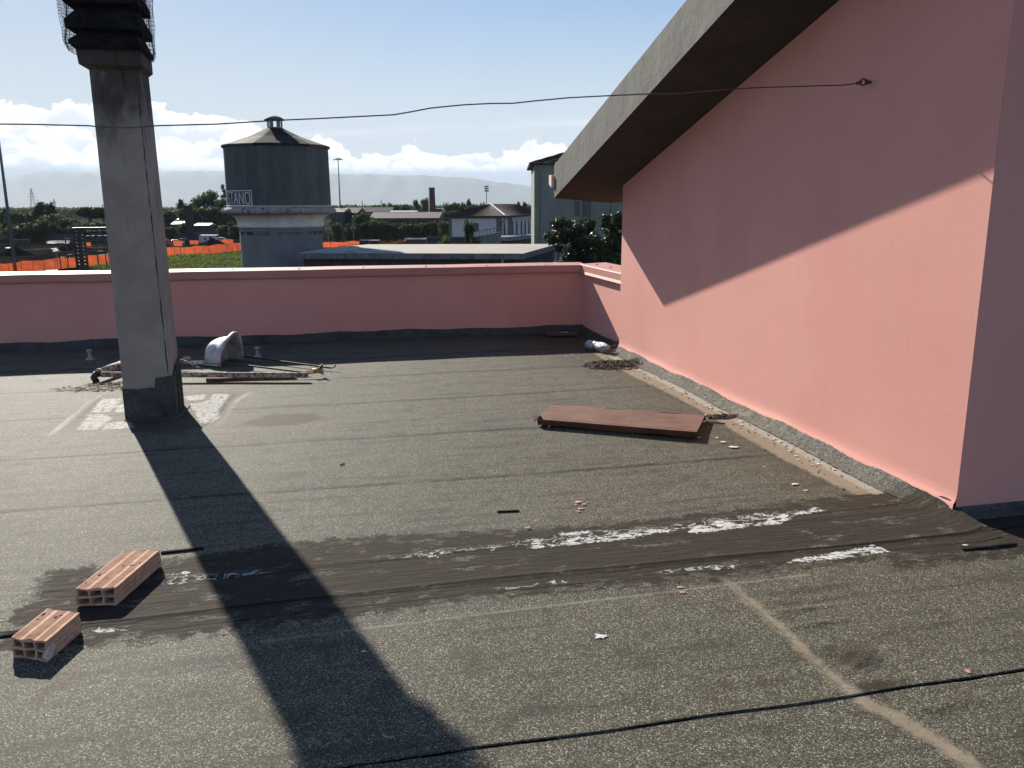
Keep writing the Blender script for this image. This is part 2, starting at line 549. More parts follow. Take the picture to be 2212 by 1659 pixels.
def concrete(name, lo, hi, st=(1, 1, 1), rough=0.85, mould=0.0):
    def f(nt):
        p = nt.pos()
        n = nt.noise(nt.scale(p, st), 1.5, 8, 0.65)
        n2 = nt.noise(p, 7, 5, 0.6)
        c = nt.mix(nt.step(n, 0.3, 0.7), lo, hi)
        c = nt.mix(nt.math('MULTIPLY', nt.step(n2, 0.52, 0.7), 0.35), c, tuple(x * 0.55 for x in lo))
        if mould:
            m = nt.noise(nt.scale(p, (1, 1, 0.3)), 2.6, 7, 0.7)
            c = nt.mix(nt.math('MULTIPLY', nt.step(m, 0.48, 0.66), mould), c, (0.03, 0.03, 0.027))
        nt.set(nt.b, 'Base Color', c)
        nt.set(nt.b, 'Roughness', rough)
        nt.set(nt.b, 'Specular IOR Level', 0.25)
        nt.set(nt.b, 'Normal', nt.bump(nt.math('ADD', nt.math('MULTIPLY', nt.noise(p, 60, 4, 0.7), 0.004), nt.math('MULTIPLY', n2, 0.01)), 0.7, 1.0))
    mat(name, f)


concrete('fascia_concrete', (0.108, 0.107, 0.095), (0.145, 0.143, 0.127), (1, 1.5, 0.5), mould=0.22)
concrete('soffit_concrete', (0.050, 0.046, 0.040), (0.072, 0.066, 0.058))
concrete('annex_slab', (0.115, 0.117, 0.110), (0.20, 0.20, 0.19), (1, 1, 0.3), mould=0.5)
concrete('annex_top', (0.26, 0.235, 0.19), (0.40, 0.37, 0.315), (0.35, 1.6, 1))
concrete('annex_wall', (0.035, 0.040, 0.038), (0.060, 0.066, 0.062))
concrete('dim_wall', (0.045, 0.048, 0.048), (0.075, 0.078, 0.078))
concrete('white_wall', (0.50, 0.49, 0.49), (0.60, 0.59, 0.58), (1, 1, .5))
concrete('grey_trim', (0.10, 0.105, 0.10), (0.15, 0.155, 0.15))
concrete('green_wall', (0.185, 0.205, 0.170), (0.235, 0.255, 0.212), (0.4, 0.4, 0.2))
concrete('tank_grey', (0.076, 0.080, 0.077), (0.120, 0.123, 0.117), (0.8, 0.8, 0.12), mould=0.25)
concrete('shaft_grey', (0.150, 0.163, 0.163), (0.195, 0.206, 0.205), (0.4, 0.4, 0.2))
concrete('tower_white', (0.56, 0.54, 0.49), (0.70, 0.68, 0.62), (0.5, 0.5, 0.3), mould=0.10)
concrete('tower_ledge', (0.22, 0.215, 0.19), (0.36, 0.35, 0.31), (0.7, 0.7, 1), mould=0.95)
concrete('cone_concrete', (0.060, 0.056, 0.047), (0.12, 0.11, 0.092), (0.5, 0.5, 1), mould=0.35)
concrete('boundary_wall', (0.035, 0.038, 0.040), (0.055, 0.058, 0.060))
concrete('pale_roof', (0.17, 0.145, 0.12), (0.25, 0.22, 0.19))
concrete('cement_grey', (0.15, 0.148, 0.135), (0.24, 0.235, 0.22))


def chim(nt):
    p = nt.pos()
    n = nt.noise(p, 3.0, 6, 0.65)
    c = nt.mix(nt.step(n, 0.3, 0.7), (0.285, 0.240, 0.200), (0.37, 0.318, 0.270))
    z = nt.xyz(p)[2]
    soot = nt.math('ADD', nt.step(z, 1.55, 2.75), nt.math('MULTIPLY', nt.math('SUBTRACT', nt.noise(nt.scale(p, (1, 1, 0.5)), 4.5, 6, 0.65), 0.5), 1.6))
    c = nt.mix(nt.math('MULTIPLY', nt.step(soot, 0.25, 1.0), 0.86), c, (0.028, 0.024, 0.021))
    run = nt.noise(nt.scale(p, (9, 9, 0.45)), 2.3, 6, 0.7)
    c = nt.mix(nt.math('MULTIPLY', nt.step(nt.math('ADD', run, nt.math('MULTIPLY', z, 0.06)), 0.68, 0.80), 0.7), c, (0.03, 0.022, 0.018))
    pit = nt.step(nt.voro(p, 16, 'Distance'), 0.07, 0.03)
    c = nt.mix(nt.math('MULTIPLY', pit, 0.7), c, (0.04, 0.03, 0.025))
    nt.set(nt.b, 'Base Color', c)
    nt.set(nt.b, 'Roughness', 0.9)
    nt.set(nt.b, 'Specular IOR Level', 0.2)
    nt.set(nt.b, 'Normal', nt.bump(nt.math('ADD', nt.math('MULTIPLY', nt.noise(p, 70, 4, 0.7), 0.004), nt.math('MULTIPLY', n, 0.008)), 0.8, 1.0))


mat('chimney_render', chim)
simple('soot_concrete', (0.022, 0.021, 0.019), 0.95, 0.5, 12, 0.5, bd=0.02, spec=0.15)
simple('crack_dark', (0.03, 0.018, 0.015), 0.9, 0.5, 30, 0)
simple('tar_black', (0.018, 0.018, 0.018), 0.6, 0.4, 20, 0.6, bd=0.01)
simple('wire_steel', (0.12, 0.12, 0.125), 0.5, 0.3, 20, 0, metal=0.6)
simple('rusty_wire', (0.12, 0.05, 0.045), 0.8, 0.3, 60, 0)
simple('netting_wire', (0.03, 0.03, 0.03), 0.9, 0.3, 20, 0, spec=0.05)
simple('dark_steel', (0.035, 0.035, 0.038), 0.55, 0.3, 4, 0.1, metal=0.4)
simple('galvanised', (0.28, 0.29, 0.30), 0.5, 0.25, 6, 0.1, metal=0.5)
simple('mast_grey', (0.13, 0.15, 0.17), 0.6, 0.15, 1, 0)
simple('paint_white', (0.75, 0.75, 0.73), 0.6, 0.1, 4, 0.1)
simple('mark_white', (0.62, 0.66, 0.68), 0.8, 0.15, 6, 0)
simple('pvc_cream', (0.82, 0.66, 0.50), 0.45, 0.06, 6, 0)
simple('window_dark', (0.025, 0.03, 0.035), 0.12, 0.2, 2, 0)
simple('shutter_dark', (0.08, 0.10, 0.10), 0.6, 0.2, 2, 0.1)
simple('earth_dark', (0.016, 0.015, 0.014), 0.95, 0.4, 0.8, 0.6, bd=0.3, spec=0.0)
simple('rail_steel', (0.045, 0.035, 0.03), 0.45, 0.3, 2, 0, metal=0.5)
simple('sheet_pale', (0.36, 0.36, 0.36), 0.5, 0.2, 1, 0)
simple('bark', (0.035, 0.028, 0.022), 0.9, 0.3, 4, 0.5, bd=0.05)
simple('brick_red', (0.10, 0.050, 0.038), 0.9, 0.3, 1.5, 0.3, bd=0.05)
simple('brown_roof', (0.060, 0.045, 0.038), 0.9, 0.3, 0.6, 0.3, bd=0.1)
simple('dark_roof', (0.022, 0.020, 0.020), 0.9, 0.3, 0.6, 0.3, bd=0.1)
simple('car_silver', (0.38, 0.42, 0.48), 0.25, 0.05, 1, 0, metal=0.6)
simple('car_dark', (0.02, 0.022, 0.028), 0.2, 0.05, 1, 0, metal=0.3)
simple('car_white', (0.70, 0.70, 0.68), 0.3, 0.05, 1, 0)
simple('tyre_black', (0.015, 0.015, 0.015), 0.9, 0.2, 5, 0)
simple('dark_glass', (0.015, 0.02, 0.025), 0.05, 0.1, 1, 0)
simple('cabin_grey', (0.36, 0.40, 0.43), 0.6, 0.1, 1, 0)
simple('blue_plastic', (0.10, 0.17, 0.24), 0.5, 0.1, 1, 0)
simple('foil', (0.40, 0.40, 0.41), 0.48, 0.25, 16, 0.9, bscale=28, bd=0.03, metal=0.35, stretch=(2, 0.6, 1))
simple('porcelain', (0.42, 0.40, 0.36), 0.35, 0.30, 9, 0.1, bd=0.01)
simple('twig', (0.045, 0.03, 0.022), 0.9, 0.5, 60, 0)
simple('straw', (0.34, 0.27, 0.18), 0.9, 0.3, 60, 0)
simple('black_plastic', (0.012, 0.012, 0.012), 0.95, 0.2, 20, 0, spec=0.02)
simple('yellow_tape', (0.65, 0.48, 0.08), 0.6, 0.1, 20, 0)
simple('lime_spot', (0.55, 0.53, 0.48), 0.9, 0.2, 40, 0)
simple('pink_spot', (0.50, 0.27, 0.22), 0.9, 0.25, 40, 0)


def flaky(nt):
    p = nt.pos()
    n = nt.noise(nt.scale(p, (0.35, 1.2, 1)), 1.1, 7, 0.7)
    c = nt.mix(nt.step(n, 0.42, 0.50), (0.08, 0.09, 0.11), (0.27, 0.26, 0.235))
    c = nt.mix(nt.step(n, 0.53, 0.60), c, (0.42, 0.46, 0.52))
    nt.set(nt.b, 'Base Color', c)
    nt.set(nt.b, 'Roughness', 0.9)
    nt.set(nt.b, 'Specular IOR Level', 0.1)


mat('blue_flake', flaky)


def rustpipe(nt):
    p = nt.pos()
    n = nt.noise(p, 24, 5, 0.7)
    c = nt.mix(nt.step(n, 0.42, 0.60), (0.52, 0.46, 0.38), (0.15, 0.06, 0.035))
    c = nt.mix(nt.step(nt.noise(p, 60, 3), 0.55, 0.7), c, (0.03, 0.02, 0.015))
    nt.set(nt.b, 'Base Color', c)
    nt.set(nt.b, 'Roughness', 0.8)
    nt.set(nt.b, 'Normal', nt.bump(n, 0.5, 0.004))


mat('flaking_pipe', rustpipe)


def rustsheet(nt):
    p = nt.pos()
    n = nt.noise(nt.scale(p, (1, 2.2, 1)), 5, 7, 0.65)
    c = nt.mix(nt.step(n, 0.3, 0.72), (0.085, 0.030, 0.014), (0.160, 0.062, 0.033))
    d = nt.step(nt.noise(p, 18, 6, 0.7), 0.60, 0.70)
    c = nt.mix(nt.math('MULTIPLY', d, 0.8), c, (0.035, 0.018, 0.012))
    nt.set(nt.b, 'Base Color', c)
    nt.set(nt.b, 'Roughness', 0.8)
    nt.set(nt.b, 'Normal', nt.bump(n, 0.5, 0.012))


mat('rust_sheet', rustsheet)


def clay(nt):
    p = nt.obj()
    n = nt.noise(p, 18, 6, 0.65)
    c = nt.mix(nt.step(n, 0.3, 0.7), (0.43, 0.250, 0.165), (0.60, 0.39, 0.275))
    s = nt.step(nt.noise(p, 45, 4, 0.7), 0.62, 0.70)
    c = nt.mix(nt.math('MULTIPLY', s, 0.7), c, (0.16, 0.08, 0.055))
    w = nt.step(nt.noise(p, 7, 4, 0.6), 0.60, 0.68)
    c = nt.mix(nt.math('MULTIPLY', w, 0.45), c, (0.58, 0.45, 0.38))
    nt.set(nt.b, 'Base Color', c)
    nt.set(nt.b, 'Roughness', 0.9)
    nt.set(nt.b, 'Specular IOR Level', 0.2)
    nt.set(nt.b, 'Normal', nt.bump(nt.noise(p, 180, 4, 0.7), 0.4, 0.002))


mat('fired_clay', clay)


def leaf(name, c1, c2, rough=0.55, trans=0.35):
    def f(nt):
        p = nt.pos()
        n = nt.noise(p, 0.9, 5, 0.7)
        r = nt.n('ShaderNodeObjectInfo').outputs['Random']
        c = nt.mix(nt.step(n, 0.35, 0.65), c1, c2)
        c = nt.mix(nt.math('MULTIPLY', r, 0.35), c, tuple(x * 0.6 for x in c1))
        nt.set(nt.b, 'Base Color', c)
        nt.set(nt.b, 'Roughness', rough)
        nt.set(nt.b, 'Specular IOR Level', 0.22 if rough < 0.45 else 0.05)
        tr = nt.n('ShaderNodeBsdfTranslucent', {'Color': nt.mix(0.5, c, (0.10, 0.16, 0.02))})
        ms = nt.n('ShaderNodeMixShader', {0: trans})
        nt.t.links.new(nt.b.outputs[0], ms.inputs[1])
        nt.t.links.new(tr.outputs[0], ms.inputs[2])
        nt.t.links.new(ms.outputs[0], nt.out.inputs[0])
    mat(name, f)


leaf('leaf_dark', (0.028, 0.040, 0.022), (0.060, 0.078, 0.036), 0.6, 0.25)
leaf('leaf_pine', (0.014, 0.022, 0.014), (0.028, 0.038, 0.022), 0.7, 0.1)
leaf('leaf_mid', (0.042, 0.056, 0.028), (0.085, 0.100, 0.045), 0.6, 0.3)
leaf('leaf_pale', (0.070, 0.085, 0.048), (0.115, 0.130, 0.075), 0.6, 0.3)
leaf('leaf_gloss', (0.022, 0.036, 0.016), (0.045, 0.066, 0.026), 0.38, 0.12)
leaf('leaf_bright', (0.060, 0.090, 0.022), (0.110, 0.145, 0.040), 0.6, 0.4)
leaf('weed', (0.085, 0.110, 0.028), (0.20, 0.22, 0.070), 0.7, 0.4)


def netm(nt):
    p = nt.pos()
    n = nt.noise(nt.scale(p, (1, 1, 2)), 0.5, 5, 0.6)
    c = nt.mix(nt.step(n, 0.35, 0.65), (0.42, 0.070, 0.026), (0.58, 0.115, 0.040))
    nt.set(nt.b, 'Base Color', c)
    nt.set(nt.b, 'Roughness', 0.7)
    tr = nt.n('ShaderNodeBsdfTranslucent', {'Color': nt.mix(n, (0.46, 0.080, 0.028), (0.62, 0.13, 0.045))})
    ms = nt.n('ShaderNodeMixShader', {0: 0.5})
    nt.t.links.new(nt.b.outputs[0], ms.inputs[1])
    nt.t.links.new(tr.outputs[0], ms.inputs[2])
    nt.t.links.new(ms.outputs[0], nt.out.inputs[0])


mat('orange_netting', netm)


def groundm(nt):
    p = nt.pos()
    n = nt.noise(nt.scale(p, (0.35, 1, 1)), 0.11, 8, 0.7)
    n2 = nt.noise(p, 0.4, 6, 0.7)
    c = nt.mix(nt.step(n, 0.42, 0.58), (0.005, 0.005, 0.005), (0.024, 0.021, 0.018))
    c = nt.mix(nt.math('MULTIPLY', nt.step(n2, 0.5, 0.7), 0.5), c, (0.010, 0.010, 0.010))
    y = nt.xyz(p)[1]
    far = nt.step(y, 330, 600)
    c = nt.mix(far, c, nt.mix(nt.noise(p, 0.004, 4), (0.025, 0.032, 0.018), (0.055, 0.055, 0.032)))
    nt.set(nt.b, 'Base Color', c)
    nt.set(nt.b, 'Roughness', 1.0)
    nt.set(nt.b, 'Specular IOR Level', 0.0)
    nt.set(nt.b, 'Normal', nt.bump(nt.noise(p, 1.5, 5, 0.7), 0.9, 0.5))


mat('yard_ground', groundm)
simple('hill_cover', (0.055, 0.065, 0.05), 0.95, 0.3, 0.002, 0)


def hz(nt):
    nt.t.nodes.remove(nt.b)
    v = nt.n('ShaderNodeVolumePrincipled', {'Color': (0.76, 0.88, 1.0), 'Density': 0.00005, 'Anisotropy': 0.0})
    nt.t.links.new(v.outputs[0], nt.out.inputs['Volume'])


mat('haze_air', hz)


def tilem(nt):
    p = nt.pos()
    n = nt.noise(p, 1.2, 5, 0.7)
    c = nt.mix(nt.step(n, 0.35, 0.65), (0.030, 0.018, 0.014), (0.055, 0.031, 0.025))
    nt.set(nt.b, 'Base Color', c)
    nt.set(nt.b, 'Roughness', 0.85)
    nt.set(nt.b, 'Specular IOR Level', 0.15)


mat('clay_tiles', tilem)

# ------------------------------------------------------------------ land
g = MB()
g.add([(-16000, -250, GZ), (24000, -250, GZ), (24000, 22000, GZ), (-16000, 22000, GZ)], [(0, 1, 2, 3)])
g.build('ground', 'yard_ground', kind='structure')

# hills: one broad range with its own relief, 5 to 7 km away
prof = [(-700, 420), (-350, 408), (-150, 396), (0, 386), (60, 378), (105, 370), (170, 372), (232, 376), (345, 373), (436, 369.5), (500, 371), (620, 374),
        (740, 376), (900, 379), (1010, 384), (1150, 403), (1280, 424), (1500, 436), (1800, 444), (2400, 452)]
pxs = np.array([a for a, b in prof]); pys = np.array([b for a, b in prof])
cols_ = np.linspace(-700, 2400, 260)
hx, hy_, hzv = [], [], []
for i, px in enumerate(cols_):
    py = float(np.interp(px, pxs, pys)) + 0.7 * math.sin(px * 0.06) + 0.5 * math.sin(px * 0.17 + 1)
    top = W(px, py, 17500)
    base = W(px, 447, 17500)
    row = []
    for k, (t, hgt) in enumerate(((-0.42, 0), (-0.30, 0.22), (-0.20, 0.42), (-0.11, 0.70), (-0.05, 0.90), (0, 1), (0.06, 0.85), (0.18, 0.3), (0.30, 0))):
        s = 1 + t * 0.55
        w = 1 + 0.10 * math.sin(px * 0.021 * (k + 1)) * (0 < k < 5)
        row.append((base.x * s, base.y * s, GZ - 1 + (top.z - GZ) * hgt * w))
    hx.append([r[0] for r in row]); hy_.append([r[1] for r in row]); hzv.append([r[2] for r in row])
o = grid_obj('hills', np.array(hx).T, np.array(hy_).T, np.array(hzv).T, 'hill_cover')
prop(o, kind='structure')

# air between here and the hills
hb = MB().box(-16500, 24500, -300, 22500, GZ - 1, 1000)
hb.build('haze', 'haze_air', kind='stuff', label='pale blue haze over the plain')


# ------------------------------------------------------------------ the flat roof
SEAMS = [0.0, 1.10, 2.17, 3.25, 4.67, 5.69, 6.80, 7.85, 8.90, 10.22]


def P2(pts):
    return np.array([[fl(a, b).x, fl(a, b).y] for a, b in pts])


def poly_sdf(P, x, y):
    d = np.full(x.shape, 1e9); inside = np.zeros(x.shape, bool)
    n = len(P)
    for i in range(n):
        a, b = P[i], P[(i + 1) % n]
        ex, ey = b - a
        t = np.clip(((x - a[0]) * ex + (y - a[1]) * ey) / (ex * ex + ey * ey + 1e-12), 0, 1)
        d = np.minimum(d, np.hypot(x - a[0] - t * ex, y - a[1] - t * ey))
        c = ((a[1] > y) != (b[1] > y)) & (x < (b[0] - a[0]) * (y - a[1]) / (b[1] - a[1] + 1e-12) + a[0])
        inside ^= c
    return np.where(inside, d, -d)


def line_d(P, x, y, w):
    """half-width w (list along P) minus the distance to the polyline"""
    best = np.full(x.shape, -1e9)
    for i in range(len(P) - 1):
        a, b = P[i], P[i + 1]
        ex, ey = b - a
        t = np.clip(((x - a[0]) * ex + (y - a[1]) * ey) / (ex * ex + ey * ey), 0, 1)
        d = np.hypot(x - a[0] - t * ex, y - a[1] - t * ey)
        best = np.maximum(best, w[i] + (w[i + 1] - w[i]) * t - d)
    return best


def c5(pts):   # points read off an enlarged view of the chimney foot
    return P2([((300 + a / 1.843) / 1.823, (1200 + b / 1.843) / 1.823) for a, b in pts])


LIME = [c5(p) for p in (
    [(190, 690), (335, 685), (300, 740), (240, 785), (110, 790)],
    [(90, 800), (210, 800), (270, 825), (200, 870), (150, 912), (5, 912)],
    [(215, 865), (380, 845), (425, 895), (190, 912)],
    [(300, 745), (365, 715), (378, 790), (280, 790)],
    [(790, 665), (940, 658), (930, 690), (880, 700), (800, 700)],
    [(985, 650), (1115, 650), (1090, 700), (1040, 750), (1040, 820), (985, 860), (900, 865), (870, 800), (820, 720), (900, 715), (975, 690)])]
RING = P2([(100, 942), (205, 852), (340, 846), (535, 846), (505, 872), (470, 915), (380, 938), (230, 938)])
STAIN = P2([(520, 915), (590, 893), (680, 892), (700, 905), (640, 918), (560, 922)])
HEAP1 = P2([(1265, 790), (1300, 772), (1360, 785), (1400, 808), (1330, 800), (1290, 800)])
SANDP = P2([(1565, 1252), (1620, 1298), (1700, 1372), (1772, 1442), (1842, 1500), (1880, 1520), (1960, 1560), (2040, 1610), (2120, 1668), (2260, 1800)])
SANDW = [0.016, 0.024, 0.026, 0.024, 0.030, 0.036, 0.040, 0.036, 0.032, 0.03]


def a_seam(x, y):
    d = np.full(x.shape, 1.0)
    for s in SEAMS:
        if s in (3.25, 2.17): continue
        d = np.minimum(d, np.abs(y - s - 0.012))
    return d


def a_dirt(x, y):
    d = np.clip((x - 1.7) / 1.5, 0, 1) * np.clip((y - 2.6) / 1.5, 0.15, 1) * 0.85
    d = d + np.clip((y - 7.2) / 3, 0, 0.25)
    d = np.maximum(d, np.clip(poly_sdf(RING, x, y) / 0.05, 0, 0.8))
    d = np.maximum(d, np.clip(0.5 + poly_sdf(STAIN, x, y) / 0.2, 0, 0.75))
    return d


def a_soil(x, y):
    d = np.clip(0.45 + poly_sdf(HEAP1, x, y) / 0.12, 0, 0.9)
    d = np.maximum(d, np.clip(0.45 + poly_sdf(STAIN, x, y) / 0.2, 0, 0.8))
    d = np.maximum(d, np.clip(0.5 + line_d(P2([(432, 925), (470, 893), (482, 870), (505, 852)]), x, y, [.02, .03, .03, .02]) / 0.05, 0, 0.85))
    d = np.maximum(d, np.clip(0.5 + line_d(P2([(150, 925), (185, 893), (215, 862)]), x, y, [.01, .014, .01]) / 0.04, 0, 0.75))
    for cx_, cy_, rx, ry, k in ((2.93, 5.45, .14, .10, .55), (1.80, 2.36, .12, .10, .75), (1.76, 2.20, .16, .05, .8), (1.86, 2.62, .16, .03, .5), (1.90, 2.74, .18, .02, .45),
                            (-1.75, 8.05, .30, .12, .65), (1.9, 2.04, .25, .06, .5)):
        d = np.maximum(d, k * np.exp(-((x - cx_) / rx) ** 2 - ((y - cy_) / ry) ** 2))
    d = np.maximum(d, 0.42 * np.exp(-((x - 2.80) / 0.05) ** 2) * (y > 3.9))
    return d


def a_lime(x, y):
    d = np.full(x.shape, -1.0)
    for p in LIME:
        d = np.maximum(d, poly_sdf(p, x, y))
    return d


def tar_top(x):
    return 3.88 + 0.05 * np.sin(x * 2.1 + 1) - 0.06 * np.clip(1 - np.abs(x - 0.9) / 1.2, 0, 1)


def a_tar(x, y):
    d = np.minimum(tar_top(x) - y, y - 3.085 - 0.02 * np.sin(x * 3))
    d = np.minimum(d, x + 1.28)
    e = np.minimum(np.minimum(3.86 - y, y - 2.98), x - 2.45)          # broadens at the wall corner
    return np.maximum(d, e)


def a_line(x, y):
    d = np.abs(y - 3.580 - 0.037 * x)
    d = np.minimum(d, np.abs(y - 3.155 - 0.008 * np.sin(x * 3)))
    d = np.minimum(d, np.hypot(x - 0.372, np.maximum(0, np.abs(y - 3.47) - 0.125)))
    d = np.minimum(d, np.abs(y - 3.27 - 0.012 * np.sin(x * 1.7)) * 0.55)
    return d


def cx2(pts):
    return P2([((2205 + a * .826) / 1.823, (1339 + b * .826) / 1.823) for a, b in pts])


def c7(pts):
    return P2([(a, b) for a, b in pts])


FOIL = [cx2(p) for p in (
    [(618, 918), (640, 872), (655, 884), (705, 886), (775, 850), (782, 868), (850, 872), (925, 880), (985, 868), (1002, 842), (1080, 832), (1098, 858), (1060, 878), (920, 890), (800, 905), (680, 922)],
    [(880, 846), (940, 830), (1000, 836), (1010, 850), (960, 846)],
    [(1112, 826), (1225, 800), (1262, 815), (1225, 822), (1130, 836)],
    [(0, 972), (60, 955), (95, 935), (105, 950), (180, 946), (300, 925), (420, 915), (430, 930), (300, 952), (150, 970), (0, 984)],
    [(0, 922), (140, 912), (150, 922), (60, 932), (0, 935)],
    [(355, 922), (420, 905), (540, 903), (560, 915), (430, 925)],
    [(735, 1096), (742, 1070), (760, 1086), (880, 1076), (885, 1082), (800, 1092)],
    [(1085, 1064), (1090, 1050), (1220, 1030), (1320, 1010), (1440, 992), (1490, 978), (1530, 990), (1572, 1008), (1520, 1018), (1350, 1040), (1200, 1056)])]
FOIL += [c7(p) for p in (
    [(1140, 1187), (1160, 1168), (1175, 1166), (1168, 1176), (1200, 1178), (1205, 1181), (1160, 1187)],
    [(905, 1205), (912, 1196), (918, 1203), (950, 1203), (952, 1206)],
    [(1055, 1194), (1062, 1184), (1066, 1184), (1060, 1195)],
    [(1190, 1262), (1194, 1256), (1205, 1260), (1226, 1258), (1228, 1261), (1200, 1263)],
    [(388, 1262), (398, 1245), (404, 1240), (368, 1247), (362, 1243), (405, 1236), (404, 1244), (396, 1264)],
    [(203, 1369), (210, 1352), (214, 1354), (212, 1362), (243, 1362), (243, 1366), (214, 1370)])]


def a_foil(x, y):
    d = np.full(x.shape, -1.0)
    for p in FOIL:
        d = np.maximum(d, poly_sdf(p, x, y))
    return d


def a_flake(x, y):
    yy = 3.583 + 0.037 * x
    u = (y - yy)
    b = np.where(u > 0.0, np.clip(1.15 - u / 0.13, 0, 1), np.clip(1 + u / 0.012, 0, 1))
    amt = np.interp(x, [-0.8, -0.7, -0.45, -0.1, 0.3, 0.42, 0.8, 0.95, 1.3, 1.6, 1.8, 2.15, 2.4, 2.5], [0, .46, .40, .10, .30, .42, .34, .50, .55, .34, .50, .50, .48, 0])
    d = b * amt
    b2 = np.clip(1 - np.abs(y - 3.19) / 0.035, 0, 1) ** 0.6
    amt2 = np.interp(x, [-0.95, -0.9, -.8, -.7, .6, .68, .85, .95, 1.35, 1.42, 1.62, 1.72, 2.3, 2.45], [0, .4, .4, 0.12, .12, .4, .4, .15, .2, .42, .42, 0.25, .3, 0])
    return np.maximum(d, b2 * amt2)


def a_sand(x, y):
    d = line_d(SANDP, x, y, SANDW)
    e = np.minimum(np.minimum(x - 2.825 - 0.02 * np.sin(y * 2.3), 4.0 * (y - 3.87)), np.minimum(3.2 - x, 8.62 - y))
    d = np.maximum(d, e)
    for P_, w_ in ((P2([(108, 941), (150, 907), (190, 873), (222, 853)]), [.022, .024, .014, .008]), (P2([(112, 938), (200, 934), (290, 931)]), [.012, .010, .006]),
                   (P2([(222, 853), (272, 849)]), [.010, .006]), (P2([(462, 926), (492, 895), (508, 868), (540, 848)]), [.004, .012, .020, .024])):
        d = np.maximum(d, line_d(P_, x, y, w_))
    return d


def a_cement(x, y):
    return np.minimum(np.minimum(0.055 - np.abs(x - 3.005 - 0.01 * np.sin(y * 3)), (y - 3.85)), 8.7 - y)


def a_chalk(x, y):
    return np.where((x < 2.05), np.abs(y - (2.965 + 0.028 * x)), 1.0) + np.clip(-0.3 - x, 0, 1)


ATTRS = dict(seam=a_seam, dirt=a_dirt, soil=a_soil, lime=a_lime, tar=a_tar, line=a_line, flake=a_flake, foil=a_foil, sand=a_sand, cement=a_cement, chalk=a_chalk)


def und(x, y):
    z = 0.004 * np.sin(x * 1.3 + 0.6 * y) + 0.003 * np.sin(y * 2.4 - x * 0.7 + 1) + 0.0015 * np.sin(x * 6.1 + y * 2) * np.sin(y * 5.3)
    z = z + 0.006 * np.exp(-((y - 3.27 - 0.012 * np.sin(x * 1.7)) / 0.022) ** 2) + 0.003 * np.exp(-((y - 3.61) / 0.02) ** 2)
    # wrinkles beside the sand line
    for wx, wy, an, L, a in ((1.80, 2.62, .05, .16, .006), (1.84, 2.74, .0, .18, .006), (1.73, 2.45, .9, .09, .007), (1.78, 2.33, .5, .10, .006), (1.9, 2.05, .1, .16, .005)):
        u = (x - wx) * math.cos(an) + (y - wy) * math.sin(an); v = -(x - wx) * math.sin(an) + (y - wy) * math.cos(an)
        z = z + a * np.exp(-(u / L) ** 2 - (v / 0.014) ** 2)
    # cant up to the walls
    z = z + 0.05 * np.clip((x - 3.02) / 0.13, 0, 1) ** 1.6 * np.clip((y - 3.0) / 0.5, 0, 1)
    return z


def sheet_z(x, y, y0, y1, lift=0.006):
    t = np.clip((y - y0) / (y1 - y0), 0, 1)
    return und(x, y) + lift * (1 - t) + 0.003


def roof_h(x, y):
    x = np.array([x], float); y = np.array([y], float)
    k = 0
    for i, s in enumerate(SEAMS[:-1]):
        if y[0] >= s: k = i
    return float(sheet_z(x, y, SEAMS[k], SEAMS[k + 1])[0])


floor = MB().box(-7.0, 7.0, -1.6, 10.9, -0.35, -0.012)
fo = floor.build('floor', 'tar_black', kind='structure', label='flat roof deck under bituminous sheets')
for k in range(len(SEAMS) - 1):
    y0, y1 = SEAMS[k], SEAMS[k + 1]
    if k == 0: y0 = -1.5
    tail = 0.05
    if k == 1: tail = -0.008          # the joint before the third roll stands open
    far_end = 10.35 if k == len(SEAMS) - 2 else y1 + tail
    dy = 0.0125 if 2 <= k <= 3 else (0.02 if k in (1, 4) else 0.035)
    spans = [(-6.9, 3.21 if k == len(SEAMS) - 2 else 3.15)]
    if k == 2: spans = [(-6.9, 1.630), (1.6312, 3.15)]
    for (xa, xb) in spans:
        xs = np.concatenate([np.arange(xa, -3.5, 0.12), np.arange(max(xa, -3.5), xb, 0.02 if k in (2, 3) else 0.03), [xb]])
        ys = np.append(np.arange(y0, far_end, dy), far_end)
        X, Y = np.meshgrid(xs, ys)
        t0 = (Y - y0) / (far_end - y0)
        wv = 0.006 * np.sin(X * 2.3 + k) + 0.003 * np.sin(X * 9 + k * 2)
        Y = Y + wv * np.clip(1 - t0 * 4, 0, 1)
        if k == 1:
            Y = Y + (0.003 * np.sin(X * 5) + 0.003 * np.sin(X * 17 + 1) + 0.002 * np.sin(X * 41)) * np.clip(t0 * 4 - 3, 0, 1)
        lift = 0.006 if k == 2 else 0.0005
        Z = sheet_z(X, Y, y0, y1, lift)
        o = grid_obj('membrane_sheet', X, Y, Z, 'granulated_bitumen', fo, attrs=ATTRS, skirt=0.007 if k == 2 else 0.0016)
# membrane beyond the house corner, to the right
xs = np.arange(3.15, 6.9, 0.06); ys = np.arange(-1.5, 3.46, 0.04)
X, Y = np.meshgrid(xs, ys)
grid_obj('membrane_sheet', X, Y, und(np.full_like(X, 3.0), Y) + 0.004 + 0.004 * np.clip((Y - 3.3) / 0.1, 0, 1), 'granulated_bitumen', fo, attrs=ATTRS)


# ------------------------------------------------------------------ parapet
A = np.array([-3.62, 10.285]); B = np.array([3.195, 10.07])
dxy = (B - A) / np.linalg.norm(B - A)
nrm = np.array([-dxy[1], dxy[0]])           # outward, away from the roof


def pw(s, t):                               # s along the parapet in x, t outward
    b = A + dxy * ((s - A[0]) / dxy[0])
    return b + nrm * t


